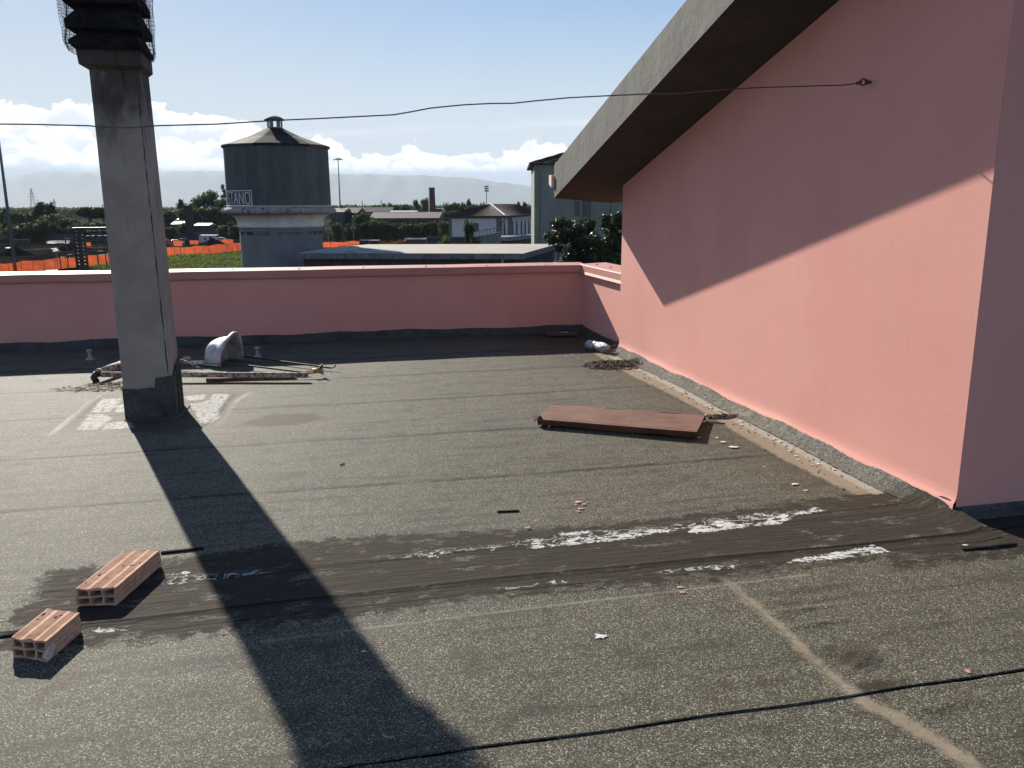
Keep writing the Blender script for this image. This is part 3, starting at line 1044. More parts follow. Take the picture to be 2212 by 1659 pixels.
CH = 0.862
par = empty('parapet_wall', (0, 10.3, 0), 'low pink parapet along the far edge of the roof, with pink sheet coping', 'wall')
def loc(o, par):
    o.matrix_parent_inverse = Matrix.Translation(-par.location)
    return o


def wall_face(name, a, b, thick, z0, z1, m, parent):
    mb = MB()
    mb.prism([a, b, b + thick, a + thick], z0, z1)
    return mb.build(name, m, parent)


L = pw(-9.0, 0); Rr2 = pw(3.2, 0)
o = MB().prism([tuple(pw(-9, 0)), tuple(pw(3.5, 0)), tuple(pw(3.5, 0.28)), tuple(pw(-9, 0.28))], 0.0, 0.80).build('wall', 'pink_stucco', par); loc(o, par)
# coping profile (t outward, z): lip, front, top, back
cp = [(-0.028, 0.765), (-0.036, 0.772), (-0.040, 0.786), (-0.040, CH - 0.006), (-0.034, CH), (0.31, CH + 0.012), (0.32, CH + 0.004), (0.32, 0.79), (0.30, 0.79)]


def coping(parent, pf, s0, s1, n, prof, name='coping'):
    mb = MB()
    m = len(prof)
    for i in range(n + 1):
        s = s0 + (s1 - s0) * i / n
        for t, z in prof:
            x, y = pf(s, t)
            zz = z + 0.0012 * math.sin(s * 3.1) + 0.001 * math.sin(s * 7.7)
            mb.v.append((x, y, zz))
    for i in range(n):
        for k in range(m - 1):
            mb.f.append((i * m + k, (i + 1) * m + k, (i + 1) * m + k + 1, i * m + k + 1))
    for e in (0, n):
        mb.f.append(tuple(e * m + k for k in (range(m) if e else range(m - 1, -1, -1))))
    return mb.build(name, 'painted_coping', parent)


screw_me = MB().lathe([(0.022, 0), (0.022, 0.003), (0.012, 0.009), (0.0, 0.011)], 10).mesh('screw')
screw_me.materials.append(MATS['painted_coping'])
sx = -8.6
cops = []
for a, b in ((-9.0, -5.0), (-4.996, -1.9), (-1.896, 1.45), (1.454, 3.235)):
    c = coping(par, pw, a, b, 10, cp); loc(c, par); cops.append((a, b, c))
while sx < 3.1:
    for a, b, c in cops:
        if a + 0.05 < sx < b - 0.05:
            q = bpy.data.objects.new('screw', screw_me); col.objects.link(q)
            p = pw(sx, 0.08)
            q.location = (p[0], p[1], CH + 0.003); q.parent = c; q.matrix_parent_inverse = Matrix.Identity(4)
    sx += 0.755
# upstand of the membrane on the parapet
xs = np.arange(-7, 3.25, 0.05); prof_t = [(-0.09, 0.006), (-0.045, 0.022), (-0.018, 0.05), (-0.012, 0.075), (-0.010, 0.10), (0.002, 0.103)]
X = np.zeros((len(prof_t), len(xs))); Y = X.copy(); Z = X.copy()
for j, s in enumerate(xs):
    top = 0.008 * math.sin(s * 2.2) + 0.006 * math.sin(s * 7.1 + 1) + random.uniform(-.003, .003)
    for i, (t, z) in enumerate(prof_t):
        p = pw(s, t); X[i, j], Y[i, j] = p; Z[i, j] = z + (top if i >= 3 else 0)
o = grid_obj('upstand_flashing', X, Y, Z, 'upstand_bitumen', par, smooth=True); loc(o, par)

# return parapet on the right, running to the house
par2 = empty('return_parapet', (3.2, 9.3, 0), 'short pink return parapet joining the house wall, half in sun', 'wall')
o = MB().prism([(3.2, 8.5), (3.48, 8.5), (3.48, 10.5), (3.2, 10.5)], 0.0, 0.80).build('wall', 'pink_stucco', par2); loc(o, par2)


def pr(s, t):
    return (3.2 + t, s)


cp2 = [(-0.055, 0.752), (-0.050, 0.762), (-0.040, 0.782), (-0.040, CH - 0.006), (-0.034, CH + 0.004), (0.31, CH + 0.016), (0.32, CH + 0.006), (0.32, 0.79), (0.30, 0.79)]
mb = MB(); m = len(cp2)
for i in range(13):
    s = 10.12 + (8.50 - 10.12) * i / 12
    for t, z in cp2:
        sy = s
        if i == 0: sy = 10.12 - 0.0
        mb.v.append((3.2 + t, sy, z + 0.004))
for i in range(12):
    for k in range(m - 1):
        mb.f.append((i * m + k, (i + 1) * m + k, (i + 1) * m + k + 1, i * m + k + 1))
c2 = mb.build('coping', 'painted_coping', par2); loc(c2, par2)
for sy in (9.86, 9.35, 8.75):
    q = bpy.data.objects.new('screw', screw_me); col.objects.link(q)
    q.location = (3.30, sy, CH + 0.014); q.parent = c2
ys = np.arange(8.45, 10.15, 0.04)
X = np.zeros((len(prof_t), len(ys))); Y = X.copy(); Z = X.copy()
for j, s in enumerate(ys):
    top = 0.010 * math.sin(s * 3.2) + random.uniform(-.004, .004) - 0.02
    for i, (t, z) in enumerate(prof_t):
        X[i, j] = 3.2 + t; Y[i, j] = s; Z[i, j] = z + (top if i >= 3 else 0)
o = grid_obj('upstand_flashing', X, Y, Z, 'upstand_bitumen', par2); loc(o, par2)

# ------------------------------------------------------------------ pink roof house
HX = 3.15; HY0 = 3.475; HY1 = 8.575
zu_out = lambda y: 1.675 - 0.2815 * (y - 9.22)
zu_in = lambda y: 1.789 - 0.2725 * (y - 8.615)
house = empty('roof_house', (HX, HY0, 0), 'pink rendered stair house with oversailing concrete roof slab, half in shadow', 'building')
# side wall as a fine grid so the foot can flare out a little
ys = np.concatenate([np.arange(HY0, HY1, 0.06), [HY1]])
tz = np.array([0.040, 0.070, 0.082, 0.100, 0.135])
rows = []
nz = 40
X = np.zeros((nz, len(ys))); Y = X.copy(); Z = X.copy()
for j, y in enumerate(ys):
    top = zu_in(y) + 0.02
    wv = 0.006 * math.sin(y * 2.7) + 0.004 * math.sin(y * 8.3 + 2)
    zs = list(tz + wv * np.array([1, 1, .8, .5, .2])) + list(np.linspace(0.16, top, nz - len(tz)))
    for i, z in enumerate(zs):
        fl_ = [0.020, 0.017, 0.009, 0.003, 0.0][i] if i < 5 else 0.0
        X[i, j] = HX - fl_ + 0.0015 * math.sin(y * 1.9 + z * 2.3) * (i > 5); Y[i, j] = y; Z[i, j] = z
o = grid_obj('side_wall', X, Y, Z, 'pink_stucco', house); loc(o, house)
mb = MB()
# corner fillet and the front wall facing the camera side
zt = lambda y: zu_in(y) + 0.02
mb.add([(HX - .0005, HY0, 0.03), (7.0, HY0, 0.03), (7.0, HY0, zt(HY0)), (HX - .0005, HY0, zt(HY0))], [(0, 1, 2, 3)])
o = mb.build('front_wall', 'pink_stucco', house, smooth=False); loc(o, house)
mb = MB().add([(HX, HY1, 0.0), (7.0, HY1, 0.0), (7.0, HY1, zt(HY1)), (HX, HY1, zt(HY1)), (7.0, HY0, 0.0), (7.0, HY0, zt(HY0))],
              [(1, 0, 3, 2), (4, 1, 2, 5)])
o = mb.build('rear_wall', 'pink_stucco', house); loc(o, house)
# granulated flashing running up the foot of the side wall
ysf = np.arange(3.50, 8.56, 0.03)
pf_ = [(-0.125, 0.012), (-0.085, 0.020), (-0.050, 0.036), (-0.032, 0.052), (-0.024, 0.066), (-0.016, 0.072)]
X = np.zeros((len(pf_), len(ysf))); Y = X.copy(); Z = X.copy()
for j_, y in enumerate(ysf):
    e_ = 0.008 * math.sin(y * 4.1) + 0.005 * math.sin(y * 11.3) + random.uniform(-.003, .003)
    g_ = 0.010 * math.sin(y * 3.3 + 1) + random.uniform(-.004, .004)
    for i_, (t, z) in enumerate(pf_):
        k_ = min(1.0, max(0.0, (y - 3.49) / 0.35))
        X[i_, j_] = HX + t * (0.45 + 0.55 * k_) - (g_ if i_ == 0 else 0) * k_; Y[i_, j_] = y; Z[i_, j_] = z + (e_ if i_ >= 3 else 0)
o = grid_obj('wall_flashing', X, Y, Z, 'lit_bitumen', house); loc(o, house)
# dark membrane at the foot of the front wall
mb = MB().add([(3.08, HY0 - .09, 0.012), (7, HY0 - .09, 0.012), (7, HY0 - .02, 0.03), (3.13, HY0 - .02, 0.03), (7, HY0 - .004, 0.055), (3.146, HY0 - .004, 0.052), (7, HY0 + .01, 0.056), (3.15, HY0 + .01, 0.053)],
              [(0, 1, 2, 3), (3, 2, 4, 5), (5, 4, 6, 7)])
o = mb.build('front_flashing', 'upstand_bitumen', house); loc(o, house)
# roof slab
TH = 0.362
SX0 = 2.57
ysl = np.linspace(9.22, 2.7, 30)
mb = MB()
for y in ysl:
    zo, zi = zu_out(y), zu_in(y)
    mb.v += [(SX0, y, zo + TH), (SX0, y, zo), (HX + 0.002, y, zi), (7.2, y, zi + 0.0), (7.2, y, zi + TH)]
for i in range(29):
    a, b = i * 5, (i + 1) * 5
    mb.f += [(a, b, b + 1, a + 1), (a + 4, b + 4, b, a), (a + 3, b + 3, b + 4, a + 4)]
mb.f += [(0, 1, 2, 3, 4), (149, 148, 147, 146, 145)]
o = mb.build('roof_slab', 'fascia_concrete', house); loc(o, house)
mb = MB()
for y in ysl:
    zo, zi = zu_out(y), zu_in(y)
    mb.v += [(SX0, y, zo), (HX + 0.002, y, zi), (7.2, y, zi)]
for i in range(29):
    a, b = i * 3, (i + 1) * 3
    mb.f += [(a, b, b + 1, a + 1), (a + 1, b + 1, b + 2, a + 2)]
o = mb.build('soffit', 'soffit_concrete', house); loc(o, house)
# gutter end past the low edge of the slab
p0 = onx(1190, 384, SX0 - 0.03)
mb = MB().add([(2.538, 9.225, 1.79), (2.538, 9.225, 1.925), (2.538, 9.33, 1.93), (2.538, 9.33, 1.83),
               (6.0, 9.225, 1.79), (6.0, 9.225, 1.925), (6.0, 9.33, 1.93), (6.0, 9.33, 1.83)],
              [(0, 1, 2, 3), (7, 6, 5, 4), (0, 4, 5, 1), (1, 5, 6, 2), (2, 6, 7, 3), (3, 7, 4, 0)])
o = mb.build('gutter', 'pvc_cream', house); loc(o, house)
# hook for the wire
hk = Vector((HX, 4.474, 2.289))
mb = MB()
ring = [(hk.x - 0.075 + 0.0, hk.y + 0.018 * math.cos(a) + 0.02, hk.z + 0.018 * math.sin(a)) for a in np.linspace(0, 2 * math.pi, 14)]
ring = [(hk.x - 0.05 + 0.018 * math.cos(a), hk.y + 0.01, hk.z + 0.018 * math.sin(a)) for a in np.linspace(0, 2 * math.pi, 14)]
mb.tube(ring, 0.005, 6, False)
mb.tube([(hk.x + 0.01, hk.y + 0.01, hk.z), (hk.x - 0.034, hk.y + 0.01, hk.z)], 0.009, 8)
mb.tube([(hk.x - 0.02, hk.y + 0.01, hk.z), (hk.x - 0.027, hk.y + 0.01, hk.z)], 0.016, 6)
o = mb.build('wall_hook', 'rusty_wire', house); loc(o, house)

# ------------------------------------------------------------------ body of the building below the roof
bd = MB().prism([(-9, -1.7), (7, -1.7), (7, 8.6), (3.49, 8.6), (3.49, 10.36), (-9, 10.75)], GZ, -0.36)
bd.build('building_body', 'pink_stucco', label='lower floors of the pink building under the flat roof', cat='building')

# ------------------------------------------------------------------ stretched wire
wp = [(0, 268), (60, 268.5), (120, 270), (190, 271.5), (235, 275.5), (280, 275.8), (340, 271.5), (470, 268), (597, 260), (680, 256.5), (790, 251), (850, 248), (880, 243), (930, 233.5), (1000, 226.5),
      (1060, 223.5), (1110, 223), (1150, 218.5), (1230, 211), (1320, 206.5), (1400, 203), (1480, 201.5), (1560, 194), (1640, 189), (1700, 187.5), (1780, 185), (1820, 184), (1850, 180.5)]
pts = []
for a, b in wp:
    d = ray(a, b)
    # vertical plane through the hook, drifting slightly away to the left
    n0 = Vector((0.07, 1, 0)); n0.normalize()
    h0 = Vector((hk.x - 0.10, hk.y + 0.01, 0))
    t = (h0 - Vector((0, 0, 0))).dot(n0) / Vector((d.x, d.y, 0)).dot(n0)
    pts.append(Vector((0, 0, EYE)) + d * t)
d0 = (pts[0] - pts[1]).normalized()
first = pts[0] + Vector((-1, 0.07, 0.02)) * 3.2
wr_o = empty('overhead_wire', pts[-1], 'thin steel wire stretched from the wall hook across the chimney', 'wire')
o = MB().tube([first] + pts[:-6], 0.0038, 6).build('wire', 'wire_steel', wr_o, smooth=True); loc(o, wr_o)
o = MB().tube(pts[-7:] + [Vector((hk.x - 0.066, hk.y + 0.01, hk.z))], 0.0036, 6).build('wire', 'rusty_wire', wr_o, smooth=True, label='reddish rusty end of the wire'); loc(o, wr_o)
tw = [pts[-1].lerp(Vector((hk.x - 0.066, hk.y, hk.z)), t) + Vector((0, 0.007 * math.cos(t * 40), 0.007 * math.sin(t * 40))) for t in np.linspace(0, 1, 40)]
tw += [tw[0] + Vector((-0.004, -0.02, -0.03))][:0]
o = MB().tube(tw, 0.004, 5).build('twist', 'rusty_wire', wr_o); loc(o, wr_o)

# ------------------------------------------------------------------ chimney
CX0, CX1, CY0, CY1 = -1.535, -1.175, 6.66, 7.0
chn = empty('chimney', (-1.355, 6.83, 0), 'tall square rendered chimney with sooty louvred cap wrapped in netting', 'chimney')
def taper(z):    # slight lean of the right side
    return 0.020 * max(0, z) / 2.4


mb = MB()
zs = [0.0, 0.3, 0.8, 1.3, 1.8, 2.2, 2.56]
for z in zs:
    r = CX1 - 1.6 * taper(z); l = CX0 - 0.2 * taper(z)
    mb.v += [(l, CY0, z), (r - .006, CY0, z), (r, CY0 + .006, z), (r, CY1, z), (l, CY1, z)]
for i in range(len(zs) - 1):
    for k in range(5):
        mb.f.append((i * 5 + k, i * 5 + (k + 1) % 5, (i + 1) * 5 + (k + 1) % 5, (i + 1) * 5 + k))
o = mb.build('shaft', 'chimney_render', chn); loc(o, chn)
# the split down the right corner of the front
rnd = random.Random(3)
ck = []
for z in np.arange(0.30, 2.40, 0.035):
    ck.append((CX1 - 0.026 - 1.6 * taper(z) + rnd.uniform(-.0025, .0025), CY0 - 0.001, z))
mb = MB().tube(ck, [0.0010 + 0.0032 * abs(math.sin(i * 0.31)) * (i % 9 > 1) for i in range(len(ck))], 5)
o = mb.build('crack', 'crack_dark', chn); loc(o, chn)
# tarred foot: stepped top edge, folded at the corner
mb = MB()
t = 0.008
prx = [(CX0 - t, 0.245), (CX0 + 0.10, 0.238), (CX0 + 0.225, 0.246), (CX0 + 0.235, 0.315), (CX0 + 0.30, 0.325), (CX1 + t, 0.335)]
for x, z in prx:
    mb.v += [(x, CY0 - t, 0.0), (x, CY0 - t, z)]
mb.v += [(CX1 + t, CY1 + t, 0.0), (CX1 + t, CY1 + t, 0.43), (CX0 - t, CY1 + t, 0), (CX0 - t, CY1 + t, 0.3)]
n = len(mb.v) // 2
for i in range(n):
    j = (i + 1) % n
    mb.f.append((2 * i, 2 * j, 2 * j + 1, 2 * i + 1))
o = mb.build('foot_flashing', 'upstand_bitumen', chn); loc(o, chn)
o = MB().prism([(CX0 - .004, 6.600), (CX1 + .035, 6.585), (CX1 + .05, 6.66), (CX1 + .05, 7.02), (CX0, 7.03), (CX0 - .006, 6.7)], 0.0, 0.013).build('foot_skirt', 'upstand_bitumen', chn); loc(o, chn)
for fx, fy in ((CX1 + 0.012, 6.80), (CX1 + 0.014, 6.90)):
    o = MB().bar((fx, fy, 0.0), (fx, fy, 0.40 if fy < 6.85 else 0.38), 0.012, 0.05).build('fold', 'upstand_bitumen', chn); loc(o, chn)


# cap: collar, then stacked louvre rings like square hats
def sq(mb, l, r, f, b, z):
    mb.v += [(l, f, z), (r, f, z), (r, b, z), (l, b, z)]


def frus(levels, name, m, parent, cap_top=False):
    mb = MB()
    for l in levels: sq(mb, *l)
    for i in range(len(levels) - 1):
        for k in range(4):
            mb.f.append((i * 4 + k, i * 4 + (k + 1) % 4, (i + 1) * 4 + (k + 1) % 4, (i + 1) * 4 + k))
    mb.f.append((3, 2, 1, 0))
    if cap_top: mb.f.append(tuple(len(mb.v) - 4 + k for k in range(4)))
    return mb.build(name, m, parent)


cl, cr, cf, cb = CX0 - 0.005, CX1 - 0.036, CY0, CY1
sy_ = cb + 0.003
o = frus([(cl, cr, cf, cb, 2.545), (cl - .052, cr + .030, cf - .045, cb + .02, 2.572), (cl - .060, cr + .030, cf - .05, cb + .02, 2.668)], 'collar', 'chimney_render', chn, True); loc(o, chn)
o = frus([(cl - .060, cr + .036, cf - .052, cb + .03, 2.668), (cl - .095, cr + .042, cf - .08, cb + .045, 2.70), (cl - .095, cr + .030, cf - .08, cb + .04, 2.725), (cl - .01, cr + .0, cf - .0, cb, 2.80)], 'louvre', 'soot_concrete', chn, True); loc(o, chn)
z0 = 2.80
for k in range(4):
    o = frus([(cl - .03, cr + .015, cf - .02, cb + .02, z0), (cl - .105, cr + .045, cf - .09, cb + .05, z0 + 0.004), (cl - .105, cr + .045, cf - .09, cb + .05, z0 + .055), (cl - .02, cr + 0.0, cf - .01, cb, z0 + 0.155)], 'louvre', 'soot_concrete', chn, True); loc(o, chn)
    z0 += 0.165
o = frus([(cl - .11, cr + .05, cf - .10, cb + .06, z0 + .01), (cl - .13, cr + .07, cf - .12, cb + .08, z0 + .06)], 'cap_slab', 'soot_concrete', chn, True); loc(o, chn)
# netting
mb = MB()
rn = random.Random(5)
nl, nr, nf, nb = cl - .125, cr + .06, cf - .11, cb + .07


def per(u, z):
    w, d = nr - nl, nb - nf
    tot = 2 * (w + d); s = (u % 1.0) * tot
    if s < w: p = (nl + s, nf)
    elif s < w + d: p = (nr, nf + s - w)
    elif s < 2 * w + d: p = (nr - (s - w - d), nb)
    else: p = (nl, nb - (s - 2 * w - d))
    cx_, cy_ = (nl + nr) / 2, (nf + nb) / 2
    kk = 1 + 0.025 * math.sin(u * 37 + z * 9) + 0.012 * math.sin(z * 31 + u * 11) - (0.07 if z < 2.70 else 0) * (2.70 - z) / 0.05
    return (cx_ + (p[0] - cx_) * kk, cy_ + (p[1] - cy_) * kk, z)


for i in range(84):
    u = i / 84
    mb.tube([per(u + 0.004 * math.sin(z * 20 + i), z) for z in np.linspace(2.66, 3.46, 14)], 0.0016, 3, False)
for z in np.arange(2.66, 3.46, 0.024):
    mb.tube([per(u, z + 0.008 * math.sin(u * 30 + z * 40)) for u in np.linspace(0, 1, 61)], 0.0016, 3, False)
o = mb.build('netting', 'netting_wire', chn, kind='stuff'); loc(o, chn)


# ------------------------------------------------------------------ hollow clay bricks
def clay_brick(fl_, fr_, bl_, h, label, dust=None):
    """front-left, front-right, back-left corners of the top face (metres)"""
    fl_, fr_, bl_ = Vector(fl_), Vector(fr_), Vector(bl_)
    ex = (fr_ - fl_); w = ex.length; ang = math.atan2(ex.y, ex.x)
    L = (bl_ - fl_).length
    t = empty('clay_brick', (fl_.x, fl_.y, roof_h(fl_.x, fl_.y)), label, 'brick', 'hollow clay bricks on the flat roof', ang)
    dirv = (bl_ - fl_).normalized(); a2 = math.atan2(dirv.y, dirv.x) - ang
    sk = math.cos(a2) / math.sin(a2)         # sideways shift per metre of length
    L = L * math.sin(a2)
    # cross-section: ribbed outer skin, 3 x 2 cells
    mb = MB()
    wall = 0.0085
    xsv = [0.0]
    cw = (w - 4 * wall) / 3; chh = (h - 3 * wall) / 2
    xc = [wall + i * (cw + wall) for i in range(3)]
    zc = [wall + i * (chh + wall) for i in range(2)]
    # front frame made of strips
    nseg = 12

    def rough(x, z):
        return 0.004 * math.sin(x * 90 + z * 40 + fl_.x * 50) + 0.003 * math.sin(x * 37 + z * 130)

    def tub(x0, x1, z0_, z1_, inner):
        # a lengthwise tube side set; inner faces look inwards
        vs = []
        for yy in (0, 1):
            for (x, z) in ((x0, z0_), (x1, z0_), (x1, z1_), (x0, z1_)):
                y = rough(x, z) if yy == 0 else L - abs(rough(x, z)) - (0.10 if inner and False else 0)
                vs.append((x + sk * y, y, z))
        b = len(mb.v); mb.v += vs
        for k in range(4):
            k2 = (k + 1) % 4
            mb.f.append((b + k, b + 4 + k, b + 4 + k2, b + k2) if inner else (b + k, b + k2, b + 4 + k2, b + 4 + k))
        return b
    cells = []
    for x in xc:
        for z in zc:
            cells.append((x, x + cw, z, z + chh))
            tub(x, x + cw, z, z + chh, True)
    for end in (0, 1):
        # the end faces: grid of x and z breaks, skipping the cells
        xb = sorted({0, w} | {c[0] for c in cells} | {c[1] for c in cells}); zb = sorted({0, h} | {c[2] for c in cells} | {c[3] for c in cells})
        for i in range(len(xb) - 1):
            for j in range(len(zb) - 1):
                mx, mz = (xb[i] + xb[i + 1]) / 2, (zb[j] + zb[j + 1]) / 2
                if any(c[0] < mx < c[1] and c[2] < mz < c[3] for c in cells): continue
                vs = []
                for (x, z) in ((xb[i], zb[j]), (xb[i + 1], zb[j]), (xb[i + 1], zb[j + 1]), (xb[i], zb[j + 1])):
                    y = rough(x, z) if end == 0 else L - abs(rough(x, z))
                    vs.append((x + sk * y, y, z))
                mb.add(vs, [(0, 1, 2, 3) if end == 0 else (3, 2, 1, 0)])
    # outer skin with grooves on top and sides
    outl = [(0.0, h)]
    gp = [f * w for f in (.05, .09, .13, .17, .21, .25, .38, .42, .46, .50, .54, .58, .62, .74, .78, .82, .86, .90)]
    for gx in gp:
        outl += [(gx - .0017, h), (gx - .0012, h - .006), (gx + .0012, h - .006), (gx + .0017, h)]
    outl += [(w, h)]
    side = [(w + (0.0 if j % 2 else -0.002), h - h * j / 8) for j in range(1, 8)]
    outl += side + [(w, 0.0), (0, 0.0)] + [(0.002 if j % 2 else 0.0, h * j / 8) for j in range(1, 8)]
    b = len(mb.v); m = len(outl)
    rows = 14
    for r_ in range(rows + 1):
        for (x, z) in outl:
            y = L * r_ / rows
            if r_ == 0: y = rough(x, z)
            if r_ == rows: y = L - abs(rough(x, z))
            mb.v.append((x + sk * y, y, z + 0.0008 * math.sin(y * 60 + x * 90)))
    for r_ in range(rows):
        for k in range(m):
            k2 = (k + 1) % m
            mb.f.append((b + r_ * m + k, b + (r_ + 1) * m + k, b + (r_ + 1) * m + k2, b + r_ * m + k2))
    mb.build('block', 'fired_clay', t)
    # chips of mortar stuck on the top
    ch = MB()
    rr = random.Random(int(abs(fl_.x) * 1000))
    for _ in range(7):
        x = rr.uniform(.01, w - .02); y = rr.uniform(.02, L - .03); s = rr.uniform(.003, .009)
        a = [(x + sk * y + s * rr.uniform(.6, 1) * math.cos(q), y + 1.6 * s * math.sin(q), h - .0005) for q in np.linspace(0, 5.2, 6)]
        ch.add(a + [(x + sk * y, y, h + s * .35)], [(i, (i + 1) % 6, 6) for i in range(6)])
    ch.build('mortar_crumbs', 'crack_dark', t, kind='stuff')
    if dust:
        vs = [(w + 0.0015, L * 0.04 + 0.035 * math.cos(q) * (1 + .3 * math.sin(3 * q)), h * .38 + 0.024 * math.sin(q)) for q in np.linspace(0, 5.8, 12)]
        vs = [(v[0] + sk * v[1], v[1], v[2]) for v in vs]
        MB().add(vs, [tuple(range(12))]).build('plaster_blot', 'lime_spot', t)
    return t


clay_brick((-1.050, 3.425, .075), (-0.893, 3.400, .075), (-0.943, 3.790, .075), 0.075, 'longer hollow clay brick lying behind the shorter one, by the tarred strip')
clay_brick((-1.166, 3.055, .078), (-1.034, 2.992, .078), (-1.107, 3.268, .078), 0.078, 'shorter hollow clay brick nearest the left corner, white plaster blot on its side', dust=True)

# ------------------------------------------------------------------ rusty folded metal sheet
rs = empty('rusty_sheet', (2.1, 5.55, 0), 'long rusty folded metal panel lying loose on the roof near the wall', 'metal sheet')
FLp, BLp, BRp, FRp = fl(1160, 905, .062), fl(1192, 873, .060), fl(1523, 897, .050), fl(1505, 933, .062)
mb = MB()
nu, nv = 24, 8
X = np.zeros((nv + 1, nu + 1)); Y = X.copy(); Z = X.copy()
for j in range(nv + 1):
    for i in range(nu + 1):
        u, v = i / nu, j / nv
        p = FLp.lerp(FRp, u).lerp(BLp.lerp(BRp, u), v)
        X[j, i], Y[j, i] = p.x, p.y
        Z[j, i] = p.z + 0.006 * math.sin(u * 5 + 1) * math.sin(v * 3) + 0.004 * math.sin(u * 17 + v * 4) - 0.010 * (v < 0.01) * (0.5 + 0.5 * math.sin(u * 3))
o = grid_obj('panel', X, Y, Z, 'rust_sheet', rs, smooth=False); loc(o, rs)
sd = o.modifiers.new('t', 'SOLIDIFY'); sd.thickness = 0.003
mb = MB()
edge = [FLp, FRp]
for (a, b, inw) in ((FLp, FRp, (0.012, 0.02)), (FRp, BRp, (-.01, 0)), (BRp, BLp, (0, -.02)), (BLp, FLp, (.01, 0))):
    n = 10
    bb = len(mb.v)
    for i in range(n + 1):
        p = a.lerp(b, i / n)
        mb.v += [(p.x, p.y, p.z - .001), (p.x + inw[0], p.y + inw[1], 0.012 + 0.004 * math.sin(i))]
    for i in range(n):
        mb.f.append((bb + 2 * i, bb + 2 * i + 1, bb + 2 * i + 3, bb + 2 * i + 2))
o = mb.build('folded_edge', 'rust_sheet', rs); loc(o, rs)
# curled corner at the left
q0 = FLp + Vector((0.0, 0.0, 0.0))
o = MB().add([tuple(q0 + Vector(v)) for v in ((0, 0, 0), (.05, .07, 0.0), (.03, .02, .022), (-.02, .0, -.03), (-.015, .05, .012))], [(0, 2, 1), (0, 3, 4), (0, 4, 1)]).build('torn_corner', 'rust_sheet', rs); loc(o, rs)
st = MB().tube([fl(1524, 911, .012), fl(1545, 912, .012), fl(1566, 915, .010)], 0.005, 6)
prop(st.build('iron_rod', 'rust_sheet'), 'short rusty rod poking out beside the folded rusty panel', 'rod')

# ------------------------------------------------------------------ porcelain fixture standing on its side
sk_ = empty('porcelain_bowl', (-1.02, 8.9, 0), 'broken off-white porcelain bowl standing on end by the parapet shadow', 'sanitary ware')
sec = []
# front rim (open side) and back, each an arch from floor, up, over, and down
def arch(p0_, p1_, hv, skew=0.0, n=20):
    """an arch from the floor point p0 over to p1, its crown pushed towards p1"""
    out = []
    for i in range(n + 1):
        a = math.pi * i / n
        ca, sa = math.cos(a), math.sin(a)
        t = 0.5 - 0.5 * math.copysign(abs(ca) ** 0.7, ca)
        z = sa ** 0.6 if sa > 1e-6 else 0.0
        z *= 1 - skew * (1 - t) ** 1.2 * 0.55
        out.append((p0_[0] + (p1_[0] - p0_[0]) * t, p0_[1] + (p1_[1] - p0_[1]) * t, 0.008 + hv * z))
    return out


ra_, rb_ = fl(474.7, 793), fl(524, 778)
ba_, bb2 = Vector((ra_.x - .145, ra_.y + .13, 0)), Vector((rb_.x - .15, rb_.y + .10, 0))
S = []
for t, hv in ((0, .225), (.15, .250), (.4, .262), (.62, .275), (.78, .300), (.9, .335), (1.0, .350)):
    S.append(arch(ba_.lerp(ra_, t), bb2.lerp(rb_, t), hv, 0.25 + .75 * t))
X = np.array([[p[0] for p in s] for s in S]); Y = np.array([[p[1] for p in s] for s in S]); Z = np.array([[p[2] for p in s] for s in S])
o = grid_obj('bowl', X, Y, Z, 'porcelain', sk_); loc(o, sk_)
md = o.modifiers.new('t', 'SOLIDIFY'); md.thickness = 0.020; md.offset = -1
md = o.modifiers.new('b', 'BEVEL'); md.width = 0.006; md.segments = 2
md = o.modifiers.new('s', 'SUBSURF'); md.levels = 1; md.render_levels = 1
# rolled rim along the open side
o = MB().tube([(p[0], p[1], p[2]) for p in S[-1]], 0.017, 8).build('rim', 'porcelain', sk_, smooth=True); loc(o, sk_)
fq = [tuple(ba_ + Vector((-.035, -.03, 0))), tuple(ra_ + Vector((-.01, -.03, 0))), tuple(ra_ + Vector((.0, .03, 0))), tuple(ba_ + Vector((.0, .04, 0)))]
o = MB().prism(fq, 0.008, 0.026).build('foot_flange', 'porcelain', sk_, bevel=.006); loc(o, sk_)
o = MB().prism(fq, 0.036, 0.052).build('foot_flange', 'porcelain', sk_, bevel=.006); loc(o, sk_)
# back closing wall
o = MB().add(S[0], [tuple(range(len(S[0])))]).build('back', 'porcelain', sk_); loc(o, sk_)

# ------------------------------------------------------------------ scrap by the chimney
fp = empty('pipe_frame', (-1.1, 8.05, 0), 'long flaking tubular frame lying flat behind the chimney', 'scrap frame')
def Z_(p, z): return (p.x, p.y, z)


